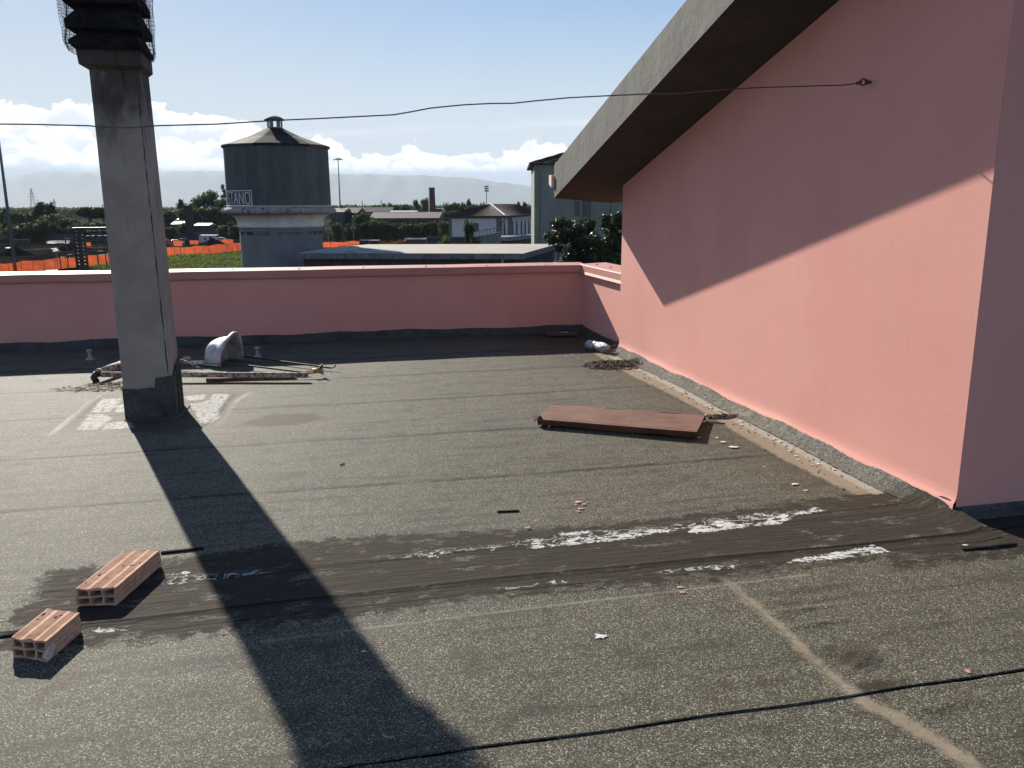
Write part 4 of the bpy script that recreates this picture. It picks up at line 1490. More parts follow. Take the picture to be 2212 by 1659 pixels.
nl_, nr_ = fl(215, 826, 0.0), fl(690, 822, 0.0)
o = MB().bar((nl_.x + .02, nl_.y, .075), (nr_.x - .10, nr_.y - .02, .060), 0.022, 0.050).build('near_rail', 'flaking_pipe', fp, bevel=.006); loc(o, fp)
cr_a, cr_b = (nl_.x - .01, nl_.y + .02, .085), (nl_.x + .115, nl_.y + .50, .085)
o = MB().tube([cr_a, ((cr_a[0] + cr_b[0]) / 2, (cr_a[1] + cr_b[1]) / 2, .088), cr_b], 0.035, 12).build('cross_tube', 'flaking_pipe', fp, smooth=True); loc(o, fp)
for c_ in (cr_a, cr_b):
    o = MB().tube([(c_[0], c_[1], c_[2]), (c_[0] + .008, c_[1] + .03, c_[2])], 0.041, 12).build('collar', 'flaking_pipe', fp, smooth=True); loc(o, fp)
o = MB().tube([cr_b, (cr_b[0] + .03, cr_b[1] + .03, .10), (cr_b[0] + .14, cr_b[1] + .05, .105), (cr_b[0] + .55, cr_b[1] + .0, .09), (-1.22, 8.50, .03)], 0.012, 8).build('far_rail', 'flaking_pipe', fp, smooth=True); loc(o, fp)
rg = [(nl_.x + .32 + .025 * math.cos(a), nl_.y - .012, .075 + .025 * math.sin(a)) for a in np.linspace(0, 2 * math.pi, 16)]
o = MB().tube(rg, .007, 6, False).build('eye_ring', 'flaking_pipe', fp, smooth=True); loc(o, fp)
o = MB().prism([(-1.12, 7.97), (-.30, 7.93), (-.31, 7.955), (-1.12, 7.995)], .005, .035).build('lower_flat_bar', 'rust_sheet', fp); loc(o, fp)
o = MB().tube([(nl_.x - .02, nl_.y - .02, .01), (nl_.x - .045, nl_.y - .0, .05), (nl_.x - .02, nl_.y + .02, .09)], .03, 8).build('bent_end', 'dark_steel', fp, smooth=True); loc(o, fp)
# pale pointed end with yellow tape
o = MB().add([(-.29, 7.95, .05), (-.10, 7.965, .085), (-.055, 7.97, .13), (-.05, 7.95, .02), (-.10, 7.94, .045), (-.29, 7.93, .03), (-.075, 8.0, .12)],
             [(0, 1, 4, 5), (1, 2, 6), (1, 6, 3, 4), (2, 3, 6), (0, 5, 4, 1)]).build('split_end', 'flaking_pipe', fp); loc(o, fp)
o = MB().bar((-.155, 7.955, .075), (-.12, 7.96, .080), .03, .018).build('tape', 'yellow_tape', fp); loc(o, fp)

pl = empty('chain_guard', (-1.0, 8.45, 0), 'pale perforated plate with a round end, right of the chimney foot', 'scrap plate')
c0 = fl(404, 789)
o = MB().tube([(c0.x, c0.y + .005, .055), (c0.x, c0.y - .006, .055)], .045, 20).build('disc', 'flaking_pipe', pl); loc(o, pl)
o = MB().bar((c0.x + .03, c0.y, .028), (c0.x + .21, c0.y - .02, .026), .006, .036, ).build('plate', 'paint_white', pl); loc(o, pl)
for dx in (.06, .11, .17):
    o = MB().tube([(c0.x + dx, c0.y - .018 - dx * .08, .03), (c0.x + dx, c0.y - .014 - dx * .08, .03)], .006, 8).build('hole', 'black_plastic', pl); loc(o, pl)

for (a, b, z0_, z1_, lab, hook) in (((955, 1403), (1304, 1449), .04, .035, 'dark steel rod with a hooked tip, leaning out of the bowl, farther of two', True),
                                   ((870, 1427), (1218, 1469), .05, .03, 'dark square rod with a blunt end, nearer of two beside the bowl', False)):
    pa = fl(a[0] / 1.823, a[1] / 1.823, z0_); pb = fl(b[0] / 1.823, b[1] / 1.823, z1_)
    mb = MB()
    mb.bar(pa, pb, 0.010, 0.016)
    if hook: mb.tube([pb, pb + Vector((.03, 0, .004)), pb + Vector((.045, 0, .03))], .006, 6)
    prop(mb.build('steel_rod', 'dark_steel'), lab, 'rod', 'dark rods by the porcelain bowl')

# roof vents in the shade of the parapet
def vent(px, py, m, lab):
    p = fl(px, py)
    t = empty('roof_vent', (p.x, p.y, roof_h(p.x, p.y)), lab, 'vent', 'small mushroom vents on the roof')
    MB().lathe([(0, 0.0), (.052, 0.0), (.050, .006), (.030, .018), (.020, .035), (.018, .085)], 16).build('stem', m, t, smooth=True)
    MB().lathe([(.018, .080), (.030, .088), (.031, .100), (.022, .112), (0, .116)], 16).build('cap', m, t, smooth=True)


vent(557, 771, 'galvanised', 'small pale mushroom vent right of the porcelain bowl, in shadow')
vent(195, 779, 'straw', 'small yellowish mushroom vent left of the chimney, in shadow')

# silver wrapped bundle in the far corner
bt = empty('foil_bundle', (3.0, 9.0, 0), 'silver foil-wrapped roll tied with wire in the far corner', 'bundle')
p0, p1 = fl(1268, 745, .05), fl(1320, 757, .05)
ax = (p1 - p0)
rr_ = [.03, .048, .054, .055, .054, .052, .047, .054, .056, .057, .055, .050, .038, .022]
pts_ = [p0 + ax * t + Vector((0, 0, 0.01)) for t in np.linspace(0, .92, len(rr_))]
mb = MB().tube(pts_, rr_, 20)
mb.v = [(v[0] + .003 * math.sin(v[0] * 90), v[1], v[2] + .003 * math.sin(v[0] * 70 + v[1] * 110)) for v in mb.v]
o = mb.build('wrapping', 'foil', bt, smooth=True); loc(o, bt)
pm = pts_[6]
dn = ax.normalized(); sn = dn.cross(Vector((0, 0, 1))); up_ = sn.cross(dn)
o = MB().tube([pm + (sn * math.cos(a) + up_ * math.sin(a)) * .052 for a in np.linspace(0, 2 * math.pi, 18)], .003, 5, False).build('tie', 'black_plastic', bt); loc(o, bt)
mb = MB()
rn = random.Random(11)
for _ in range(16):
    c_ = p1 + Vector((rn.uniform(-.03, .05), rn.uniform(-.04, .04), rn.uniform(-.03, .02)))
    s = .022
    mb.add([tuple(c_ + Vector((rn.uniform(-s, s), rn.uniform(-s, s), rn.uniform(-s, s)))) for _ in range(4)], [(0, 1, 2), (1, 3, 2)])
o = mb.build('frayed_end', 'rust_sheet', bt, kind='stuff'); loc(o, bt)
wl = empty('wire_coil', (3.05, 8.75, 0), 'loose springy loops of wire beside the silver bundle', 'wire')
mb = MB()
for k, (cx_, cy_, r1, r2) in enumerate(((3.06, 8.62, .10, .07), (3.00, 8.50, .09, .06), (3.09, 8.70, .07, .09))):
    mb.tube([(cx_ + r1 * math.cos(a), cy_ + r2 * math.sin(a), .02 + .05 * (1 + math.sin(a + k)) * .6) for a in np.linspace(0.3 * k, 5.2 + .3 * k, 26)], .0022, 5)
o = mb.build('loops', 'rusty_wire', wl); loc(o, wl)

# brown board in the shaded corner
p = fl(1215, 727)
bb_ = empty('wood_board', (p.x, p.y, .02), 'dark brown board with a pale patch in the shaded corner', 'board')
bb_.rotation_euler = (0, 0, -.22)
MB().box(-.19, .19, -.05, .05, 0, .035).build('plank', 'brick_red', bb_, bevel=.004)
MB().box(-.02, .07, -.03, .02, .0365, .0385).build('pale_patch', 'lime_spot', bb_)

# ------------------------------------------------------------------ litter
def sticks(name, n, cen, rad, m, seed, lab, length=(.02, .09), z=.006, thick=.002, hgt=.015):
    r2 = random.Random(seed); mb = MB()
    for _ in range(n):
        a = r2.uniform(0, 6.28); q = r2.random() ** .7
        x = cen[0] + rad[0] * q * math.cos(a); y = cen[1] + rad[1] * q * math.sin(a)
        L_ = r2.uniform(*length) / 2; b = r2.uniform(0, 6.28)
        zz = roof_h(x, min(y, 9.9)) + r2.random() * hgt * (1 - q) + .002
        mb.bar((x - L_ * math.cos(b), y - L_ * math.sin(b), zz), (x + L_ * math.cos(b), y + L_ * math.sin(b), zz + r2.uniform(0, .01)), thick * r2.uniform(.7, 3), thick)
    return prop(mb.build(name, m), lab, kind='stuff')


h1 = fl(1330, 790)
sticks('twig_litter', 420, (h1.x, h1.y), (.33, .24), 'twig', 1, 'drift of dark twigs and leaves by the wall foot', hgt=.045, thick=.004)
sticks('straw_litter', 26, (h1.x, h1.y), (.40, .3), 'straw', 2, 'pale stalks among the dark twigs', hgt=.04, thick=.003)
h2 = fl(1558, 903)
sticks('twig_litter', 60, (h2.x, h2.y), (.13, .05), 'twig', 3, 'small clump of dry leaves near the rusty panel', hgt=.03, thick=.004)
h3 = fl(235, 838)
sticks('twig_litter', 160, (h3.x + .05, h3.y), (.50, .20), 'twig', 4, 'twigs strewn round the pipe frame left of the chimney', hgt=.03, thick=.003)
sticks('straw_litter', 90, (h3.x + .1, h3.y), (.50, .16), 'straw', 5, 'straw strewn round the pipe frame left of the chimney', hgt=.03, thick=.003)
r2 = random.Random(8)
mb = MB()
for _ in range(150):                       # specks down the wall gutter
    y = r2.uniform(3.9, 8.4); x = 2.95 + r2.gauss(0, .09)
    if x > 3.1: continue
    z = roof_h(x, y); s = r2.uniform(.003, .012)
    mb.add([(x + s * math.cos(a) * r2.uniform(.6, 1), y + s * math.sin(a), z) for a in np.linspace(0, 5.2, 6)] + [(x, y, z + s * .5)], [(i, (i + 1) % 6, 6) for i in range(6)])
prop(mb.build('twig_litter', 'twig'), 'dark crumbs scattered along the wall gutter', kind='stuff')


def splat(mb, px, py, r, seed, ax_=1.0, raw=False):
    r2 = random.Random(seed)
    p = fl(px, py) if not raw else Vector((px, py, 0))
    n = 14
    z = roof_h(p.x, p.y) + .0035
    vs = [(p.x, p.y, z + .002)]
    for i in range(n):
        a = 2 * math.pi * i / n
        q = r * (0.55 + 0.6 * r2.random())
        vs.append((p.x + ax_ * q * math.cos(a), p.y + q * math.sin(a), z))
    mb.add(vs, [(0, 1 + i, 1 + (i + 1) % n) for i in range(n)])


mb = MB()
for i, (a, b, r) in enumerate(((1249, 1085, .018), (1262, 1090, .012), (1254, 1100, .014), (1250, 1106, .010), (1270, 1086, .008), (1244, 1091, .008), (1140, 1143, .012), (1468, 1272, .014), (1474, 1283, .012), (2090, 1452, .010), (2093, 1456, .007))):
    splat(mb, a, b, r, i, 1.3)
prop(mb.build('paint_splashes', 'pink_spot'), 'small pink paint splashes on the roofing', kind='stuff')
mb = MB()
for i, (a, b, r) in enumerate(((1298, 1380, .018), (1290, 1376, .008), (1586, 968, .028), (1562, 957, .016), (1548, 948, .012), (1716, 1048, .020), (1740, 1062, .010), (1650, 1010, .008), (787, 1415, .008), (1156, 1127, .006),
                               (1222, 772, .012), (1236, 768, .010), (1250, 776, .010), (1184, 777, .008), (1510, 947, .012), (1525, 900, .010), (2085, 1180, .010))):
    splat(mb, a, b, r, 40 + i, 1.5)
r2 = random.Random(77)
for i in range(46):                          # plaster crumbs that fell off the wall
    splat(mb, 2.97 + r2.gauss(0, .06), r2.uniform(3.95, 8.0), r2.uniform(.004, .015), 100 + i, 1, True)
prop(mb.build('plaster_splashes', 'lime_spot'), 'pale plaster splashes and crumbs along the wall foot', kind='stuff')
mb = MB()
r2 = random.Random(78)
for px, py, s in ((1541, 852, .018), (1556, 860, .016), (1549, 856, .012), (1606, 900, .008), (1660, 940, .01), (1700, 963, .009)):
    c_ = fl(px, py, .03)
    mb.lathe([(0, c_.z - s * .6), (s, c_.z - s * .2), (s * .8, c_.z + s * .4), (0, c_.z + s * .6)], 7, (c_.x, c_.y))
prop(mb.build('mortar_lumps', 'cement_grey'), 'small lumps of mortar lying on the cove', kind='stuff')

# loose strips
def strip(a, b, w, m, lab, cat='strip', z=.012, name='loose_strip'):
    pa, pb = fl(*a), fl(*b)
    pa.z = roof_h(pa.x, pa.y) + .003; pb.z = roof_h(pb.x, pb.y) + .003
    mb = MB().bar(pa, pb, w, .006)
    prop(mb.build(name, m), lab, cat)


strip((1074, 1107), (1121, 1105), .012, 'black_plastic', 'short black plastic strip lying alone mid roof', z=.016)
strip((348, 1198), (440, 1188), .016, 'black_plastic', 'thin dark batten lying behind the bricks, running into the shadow', z=.018)
strip((2078, 1190), (2195, 1180), .014, 'black_plastic', 'dark strip at the right edge near the house corner', z=.02)
strip((735, 1007), (744, 1004), .008, 'twig', 'tiny dark chip of wood in the middle of the roof', 'chip', name='wood_chip')
strip((0, 1380), (62, 1370), .012, 'black_plastic', 'dark bar standing for the shaded gap of an open joint, left of the shorter brick', z=.012)  # dark bar drawn over the joint as the black of its gap

# ------------------------------------------------------------------ background helpers
def WX(px, depth):
    p = W(px, 470, depth)
    return Vector((p.x, p.y, 0))


def ZP(px, py, depth):
    return W(px, py, depth).z


def block(parent, name, m, a, b, back, z0, z1):
    """box: front edge from a to b (xy), extruded 'back' metres away from the camera"""
    a, b = Vector((a[0], a[1], 0)), Vector((b[0], b[1], 0))
    d = (b - a).normalized(); n_ = Vector((-d.y, d.x, 0)) * back
    mb = MB().prism([tuple(a), tuple(b), tuple(b + n_), tuple(a + n_)], z0, z1)
    return mb.build(name, m, parent)


def facing(a, b, back):
    a, b = Vector((a[0], a[1], 0)), Vector((b[0], b[1], 0))
    d = (b - a).normalized(); n_ = Vector((-d.y, d.x, 0))
    return d, n_


# ------------------------------------------------------------------ water tower
TD = 75.0
TC = WX(606, TD)
s_ = TD / FOC
tz_ = lambda py: ZP(604, py, TD)
RT = 4.52; RS = 3.62
tower = empty('water_tower', (TC.x, TC.y, GZ), 'grey cylindrical water tower with conical roof and white flared collar', 'water tower')
c = (TC.x, TC.y)
zrim, zled, zfl, zring, zsh = tz_(319), tz_(447), tz_(462), tz_(483), tz_(491)
NN = 96
o = MB().lathe([(RT - .02, zrim + .02), (RT + .02, zled + .0)][::-1], NN, c).build('tank', 'tank_grey', tower, smooth=True); loc(o, tower)
o = MB().lathe([(RT + .02, zled - .02), (RT + .12, zled + .10), (RT + .02, zled + .13)][::-1], NN, c).build('tank_band', 'tower_white', tower, smooth=False); loc(o, tower)
led = [(RT - .1, zfl - .05), (RT + .22, zfl), (RT + .42, zfl + .12), (RT + .45, zfl + .30), (RT + .30, zled - .10), (RT + .1, zled - .0)]
o = MB().lathe(led, NN, c).build('ledge', 'tower_ledge', tower, smooth=True); loc(o, tower)
fp_ = [(RS + .14, zring + .02)] + [(RS + .14 + (RT - RS) * (1 - math.cos(a)) * 1.02, zring + .02 + (zfl - .04 - zring) * math.sin(a) ** 1.0) for a in np.linspace(.15, math.pi / 2 * .98, 9)]
o = MB().lathe(fp_, NN, c).build('flared_collar', 'tower_white', tower, smooth=True); loc(o, tower)
o = MB().lathe([(RS - .02, zsh), (RS + .12, zsh + .03), (RS + .20, zsh + .12), (RS + .20, zring - .02), (RS + .1, zring + .06)], NN, c).build('string_course', 'tower_white', tower, smooth=False); loc(o, tower)
o = MB().lathe([(RS + .03, GZ), (RS, zsh + .02)], NN, c).build('shaft', 'shaft_grey', tower, smooth=True); loc(o, tower)
# strip windows under the course
zw0, zw1 = tz_(506), tz_(497.5)
vd = math.atan2(-TC.y, -TC.x)                    # direction from the tower to the camera
def arcbox(r0, r1, a0, a1, za, zb, n=4):
    mb = MB()
    for r in (r0, r1):
        for z in (za, zb):
            for i in range(n + 1):
                a = a0 + (a1 - a0) * i / n
                mb.v.append((c[0] + r * math.cos(a), c[1] + r * math.sin(a), z))
    m = n + 1
    for i in range(n):
        mb.f += [(2 * m + i, 2 * m + i + 1, 3 * m + i + 1, 3 * m + i), (m + i, m + i + 1, 3 * m + i + 1, 3 * m + i)[::-1], (i, i + 1, 2 * m + i + 1, 2 * m + i)]
    mb.f += [(0, 2 * m, 3 * m, m), (n, m + n, 3 * m + n, 2 * m + n)]
    return mb


for (x0, x1) in ((404, 437), (460, 515), (522, 590), (597, 665), (725, 795), (805, 885), (893, 960), (1005, 1060), (1068, 1108), (1112, 1140)):
    cxp = 768.0; hw = 382.0
    a0 = vd + math.asin(max(-.99, min(.99, (x0 - cxp) / hw))); a1 = vd + math.asin(max(-.99, min(.99, (x1 - cxp) / hw)))
    w_ = arcbox(RS - .05, RS + .03, a0, a1, zw0, zw1).build('window', 'cement_grey' if 700 < x0 < 960 else 'grey_trim', tower); loc(w_, tower)
    e = .012
    pn = arcbox(RS - .05, RS + .045, a0 + e, a1 - e, zw0 + .06, zw1 - .06).build('pane', 'window_dark' if x0 > 1050 or x0 < 500 else 'shutter_dark', w_)
# roof: faceted cone with concrete plates, each a part
zr0, zap = tz_(320), tz_(281)
nseg = 12
for k in range(nseg):
    a0 = 2 * math.pi * k / nseg + vd + .12; a1 = a0 + 2 * math.pi / nseg - .004
    dz = 0.02 * (k % 2)
    mb = MB()
    pts4 = []
    for a in np.linspace(a0, a1, 5):
        pts4.append([(c[0] + r * math.cos(a), c[1] + r * math.sin(a), z) for r, z in ((RT + .14, zr0 - .12), (RT + .16, zr0 + .04 + dz), (2.4, zr0 + (zap - zr0) * .50 + dz), (.7, zap + dz), (RT - .1, zr0 - .12))])
    for i in range(5):
        mb.v += pts4[i]
    for i in range(4):
        for q in range(3):
            mb.f.append((i * 5 + q, (i + 1) * 5 + q, (i + 1) * 5 + q + 1, i * 5 + q + 1))
        mb.f.append((i * 5 + 4, (i + 1) * 5 + 4, (i + 1) * 5, i * 5))
    o = mb.build('roof_plate', 'soot_concrete' if k in (0, nseg - 1) else 'cone_concrete', tower); loc(o, tower)
zc0, zc1, zc2, zc3 = tz_(284), tz_(279), tz_(264), tz_(255)
RC = .66
cup = MB().lathe([(RC, zc0), (RC, zc1), (0, zc1 + .01)], 32, c).build('cupola', 'tower_ledge', tower); loc(cup, tower)
for k in range(6):
    a = vd + .42 + k * math.pi / 3
    q = arcbox(RC - .14, RC, a - .17, a + .17, zc1 + .01, zc2, 3)
    q.build('cupola_post', 'tower_ledge', cup)
o = MB().lathe([(RC + .1, zc2 - .02), (RC + .22, zc2 - .01), (RC + .20, zc2 + .06), (RC - .1, zc3 - .12), (.25, zc3 - .01), (0, zc3 + .02)], 32, c).build('dome', 'cone_concrete', tower, smooth=True); loc(o, tower)
# lightning bracket
o = MB().tube([(c[0] - RC, c[1] - .3, zc2 - .1), (c[0] - RC - .25, c[1] - .35, zc2)], .03, 5).build('bracket', 'dark_steel', tower); loc(o, tower)
# overflow spout on the left of the ledge
a = vd - math.asin(.985)
mb = MB().lathe([(0, 0), (.42, .05), (.5, .28), (.34, .5), (.18, .62), (.16, .75), (0, .8)], 14, (c[0] + (RT + .1) * math.cos(a), c[1] + (RT + .1) * math.sin(a)))
mb.v = [(x, y, z + zfl - .02) for x, y, z in mb.v]
o = mb.build('spout_boss', 'tower_ledge', tower, smooth=True); loc(o, tower)
# painted name, wrapped round the tank: a framed ORISTANO
GL = {'O': [[(.5, 0), (.15, .04), (0, .25), (0, .75), (.15, .96), (.5, 1), (.85, .96), (1, .75), (1, .25), (.85, .04), (.5, 0)]],
      'R': [[(0, 0), (0, 1), (.7, 1), (1, .8), (.9, .55), (.6, .5), (0, .5)], [(.55, .5), (1, 0)]],
      'I': [[(.5, 0), (.5, 1)]],
      'S': [[(0, .1), (.3, 0), (.8, 0), (1, .2), (.9, .45), (.2, .55), (0, .78), (.2, 1), (.75, 1), (1, .9)]],
      'T': [[(.5, 0), (.5, 1)], [(0, 1), (1, 1)]],
      'A': [[(0, 0), (.5, 1), (1, 0)], [(.2, .35), (.8, .35)]],
      'N': [[(0, 0), (0, 1), (1, 0), (1, 1)]]}


def cylpt(ang, z, r): return (c[0] + r * math.cos(ang), c[1] + r * math.sin(ang), z)


def stroke(mb, p0_, p1_, w):
    n = 6
    dx, dz = p1_[0] - p0_[0], p1_[1] - p0_[1]
    L_ = math.hypot(dx, dz); nx_, nz_ = -dz / L_ * w / 2, dx / L_ * w / 2
    b = len(mb.v); R0 = RT + .032
    for i in range(n + 1):
        t = -0.04 / max(L_, .01) * .5 + i / n * (1 + .04 / max(L_, .01))
        u, z = p0_[0] + dx * t, p0_[1] + dz * t
        for sg in (-1, 1):
            mb.v.append(cylpt(vd + (u + sg * nx_) / RT, z + sg * nz_, R0))
    for i in range(n):
        mb.f.append((b + 2 * i, b + 2 * i + 2, b + 2 * i + 3, b + 2 * i + 1))


zb0, zb1 = tz_(443.5), tz_(413.5)
hh = zb1 - zb0
LW = .075
u_right = -math.asin(53.5 / 107) * RT
u = u_right - .17
for ch_ in reversed('ORISTANO'):
    w = .12 if ch_ == 'I' else (.42 if ch_ == 'S' else .47)
    mb = MB()
    for st_ in GL[ch_]:
        for q in range(len(st_) - 1):
            (xa, za), (xb, zb_) = st_[q], st_[q + 1]
            stroke(mb, (u - w + xa * w, zb0 + hh * (.12 + .76 * za)), (u - w + xb * w, zb0 + hh * (.12 + .76 * zb_)), LW)
    o = mb.build('letter', 'mark_white', tower); loc(o, tower)
    u -= w + .20
u_left = u - .05
mb = MB()
NS = 14
for q in range(NS):
    a, b = u_left + (u_right - u_left) * q / NS, u_left + (u_right - u_left) * (q + 1) / NS
    stroke(mb, (a, zb0), (b, zb0), LW); stroke(mb, (a, zb1), (b, zb1), LW)
stroke(mb, (u_left, zb0), (u_left, zb1), LW); stroke(mb, (u_right, zb0), (u_right, zb1), LW)
o = mb.build('letter_frame', 'mark_white', tower); loc(o, tower)

# ------------------------------------------------------------------ annex with the flat concrete roof
zA = ZP(900, 547, 62)
dB = 62 * 1.0
def fdepth(px, py, z):                        # depth at which the ray reaches height z
    d = ray(px, py)
    return (z - EYE) / d.z


fA, fB = W(641, 547, fdepth(641, 547, zA)), W(1130, 548, fdepth(1130, 548, zA))
bB, bA = W(1206, 527, fdepth(1206, 527, zA)), W(794, 528, fdepth(794, 528, zA))
mA = W(715, 535, fdepth(715, 535, zA))
ann = empty('flat_roof_annex', ((fA.x + fB.x) / 2, fA.y, GZ), 'low grey block with wide flat concrete roof slab beside the water tower', 'building')
foot = [(p.x, p.y) for p in (fA, fB, bB, bA, mA)]
o = MB().prism(foot, zA - .42, zA).build('roof_slab', 'annex_slab', ann); loc(o, ann)


def inset(pts, k):
    cxm = sum(p[0] for p in pts) / len(pts); cym = sum(p[1] for p in pts) / len(pts)
    return [(cxm + (p[0] - cxm) * k, cym + (p[1] - cym) * k) for p in pts]


o = MB().prism(inset(foot, .996), zA + .002, zA + .012).build('roof_screed', 'annex_top', ann); loc(o, ann)
bl_ = [fl(a, b, zA + .016) for a, b in ((660, 545), (745, 538), (800, 536), (850, 540), (880, 545.5), (840, 546.4), (720, 546.2))]
o = MB().add([tuple(p) for p in bl_], [tuple(range(len(bl_)))]).build('flaked_patch', 'blue_flake', ann, label='bluish white flaking patch at the left of the roof'); loc(o, ann)
wf = [(p[0], p[1]) for p in foot]
cxm = sum(p[0] for p in wf) / 5; cym = sum(p[1] for p in wf) / 5
d01 = (Vector((*wf[1], 0)) - Vector((*wf[0], 0))).normalized()
ws = [Vector((*p, 0)) for p in wf]
w0 = ws[0] + d01 * .5 + Vector((0, .55, 0)); w1 = ws[1] - d01 * .55 + Vector((0, .55, 0))
w2 = ws[2] + Vector((-.6, -.5, 0)); w3 = ws[3] + Vector((.3, -.5, 0)); w4 = ws[4] + Vector((.4, -.2, 0))
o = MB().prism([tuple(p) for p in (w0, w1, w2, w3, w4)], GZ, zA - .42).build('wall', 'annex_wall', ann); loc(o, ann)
pp_ = w1 + Vector((-.9, -.1, 0))
o = MB().tube([(pp_.x, pp_.y, GZ), (pp_.x, pp_.y, zA - .42)], .10, 8).build('downpipe', 'galvanised', ann); loc(o, ann)
pp_ = ws[2] + Vector((-.5, -.65, 0))
o = MB().tube([(pp_.x, pp_.y, GZ), (pp_.x, pp_.y, zA - .42)], .10, 8).build('downpipe', 'galvanised', ann); loc(o, ann)
e2 = (w2 - w1)
q = w1 + e2 * .55; dd = e2.normalized(); nn_ = Vector((dd.y, -dd.x, 0))
mb = MB()
mb.add([tuple(q + nn_ * .03 + Vector((0, 0, zA - 1.9))), tuple(q + dd * 2.0 + nn_ * .03 + Vector((0, 0, zA - 1.9))), tuple(q + dd * 2.0 + nn_ * .03 + Vector((0, 0, zA - 1.2))), tuple(q + nn_ * .03 + Vector((0, 0, zA - 1.2)))], [(0, 1, 2, 3)])
wd = mb.build('window', 'cement_grey', ann); loc(wd, ann)

# ------------------------------------------------------------------ green apartment building on the right
GD = 88.0
gb = empty('green_building', (*WX(1250, GD)[:2], GZ), 'tall pale green apartment building behind the roof slab, tiled roof', 'building')
gl, gr = WX(1154, GD), WX(1700, GD)
zE = ZP(1154, 357, GD)
o = block(gb, 'wall', 'green_wall', gl, WX(1257, GD), 14, GZ, zE); loc(o, gb)
gm0, gm1 = WX(1257.3, GD + .6), WX(1276, GD + .6)
o = block(gb, 'wall', 'cement_grey', gm0, gm1, 12, GZ, zE - .02); loc(o, gb); o['label'] = 'pale recessed strip of wall'
o = block(gb, 'wall', 'green_wall', WX(1276.2, GD + .02), gr, 14, GZ, zE - .01); loc(o, gb)
d, n_ = facing(gl, gr, 1)
el_, er_ = gl - d * .55 - n_ * .55, gr - n_ * .55
o = block(gb, 'eaves_slab', 'grey_trim', el_, er_, 15.5, zE, zE + .18); loc(o, gb)
# tiled roof, real corrugation
nu, nv = 260, 10
X = np.zeros((nv + 1, nu + 1)); Y = X.copy(); Z = X.copy()
Lr = (er_ - el_).length
for j in range(nv + 1):
    for i in range(nu + 1):
        u, v = i / nu, j / nv
        hipx = 6.5 * v
        p = el_ + d * (hipx + (Lr - hipx) * u) + n_ * (7.5 * v)
        X[j, i], Y[j, i] = p.x, p.y
        Z[j, i] = zE + .20 + 2.15 * v + .055 * math.sin(u * Lr / .24 * 2 * math.pi) * (1 if True else 0) + .04 * (j % 2)
o = grid_obj('roof', X, Y, Z, 'clay_tiles', gb, smooth=False); loc(o, gb)
# left hip slope
mb = MB().add([tuple(el_ + Vector((0, 0, zE + .2))), tuple(el_ + d * 6.5 + n_ * 7.5 + Vector((0, 0, zE + 2.35))), tuple(el_ + n_ * 15 + Vector((0, 0, zE + .2)))], [(0, 1, 2)])
o = mb.build('roof_hip', 'clay_tiles', gb); loc(o, gb)
o = MB().tube([tuple(el_ - n_ * .07 + Vector((0, 0, zE + .12))), tuple(er_ - n_ * .07 + Vector((0, 0, zE + .12)))], .08, 8).build('gutter', 'dark_steel', gb); loc(o, gb)
pg = WX(1157, GD - .6)
o = MB().tube([(pg.x, pg.y, zE + .1), (pg.x + .1, pg.y, zE - .5), (pg.x + .5, pg.y + .3, zE - .9), (pg.x + .55, pg.y + .4, GZ)], .05, 6).build('downpipe', 'grey_trim', gb); loc(o, gb)
pg = WX(1318, GD - .1)
o = MB().tube([(pg.x, pg.y, zE), (pg.x, pg.y, GZ)], .05, 6).build('downpipe', 'grey_trim', gb); loc(o, gb)
# parapet of the vent duct line
for (px, y0, y1, w_) in ((1246.5, 464, 434, 11),):
    zz0, zz1 = ZP(px, y0, GD), ZP(px, y1, GD)
    a_, b_ = WX(px - w_ / 2, GD), WX(px + w_ / 2, GD)
    w0_ = block(gb, 'window', 'shutter_dark', a_ - n_ * .08, b_ - n_ * .08, .1, zz0, zz1); loc(w0_, gb)
    w1_ = block(w0_, 'pane', 'window_dark', a_ - n_ * .10 + d * .1, b_ - n_ * .10 - d * .1, .04, zz0 + .12, zz0 + (zz1 - zz0) * .45)
    w1_ = block(w0_, 'roller_blind', 'grey_trim', a_ - n_ * .10 + d * .1, b_ - n_ * .10 - d * .1, .04, zz0 + (zz1 - zz0) * .46, zz1 - .1)
    w2_ = block(w0_, 'sill', 'grey_trim', a_ - n_ * .2 - d * .25, b_ - n_ * .2 + d * .1, .2, zz0 - .1, zz0 - .005)
# roof antenna frame
pa = WX(1212, GD + 4)
za = ZP(1212, 337, GD + 4)
mb = MB(); mb.bar((pa.x, pa.y, za - 1.0), (pa.x, pa.y, za + .25), .05); mb.bar((pa.x - .05, pa.y, za + .22), (pa.x + .9, pa.y, za + .26), .05); mb.bar((pa.x, pa.y, za - .05), (pa.x + .8, pa.y, za + .22), .04)
o = mb.build('roof_aerial', 'galvanised', gb); loc(o, gb)

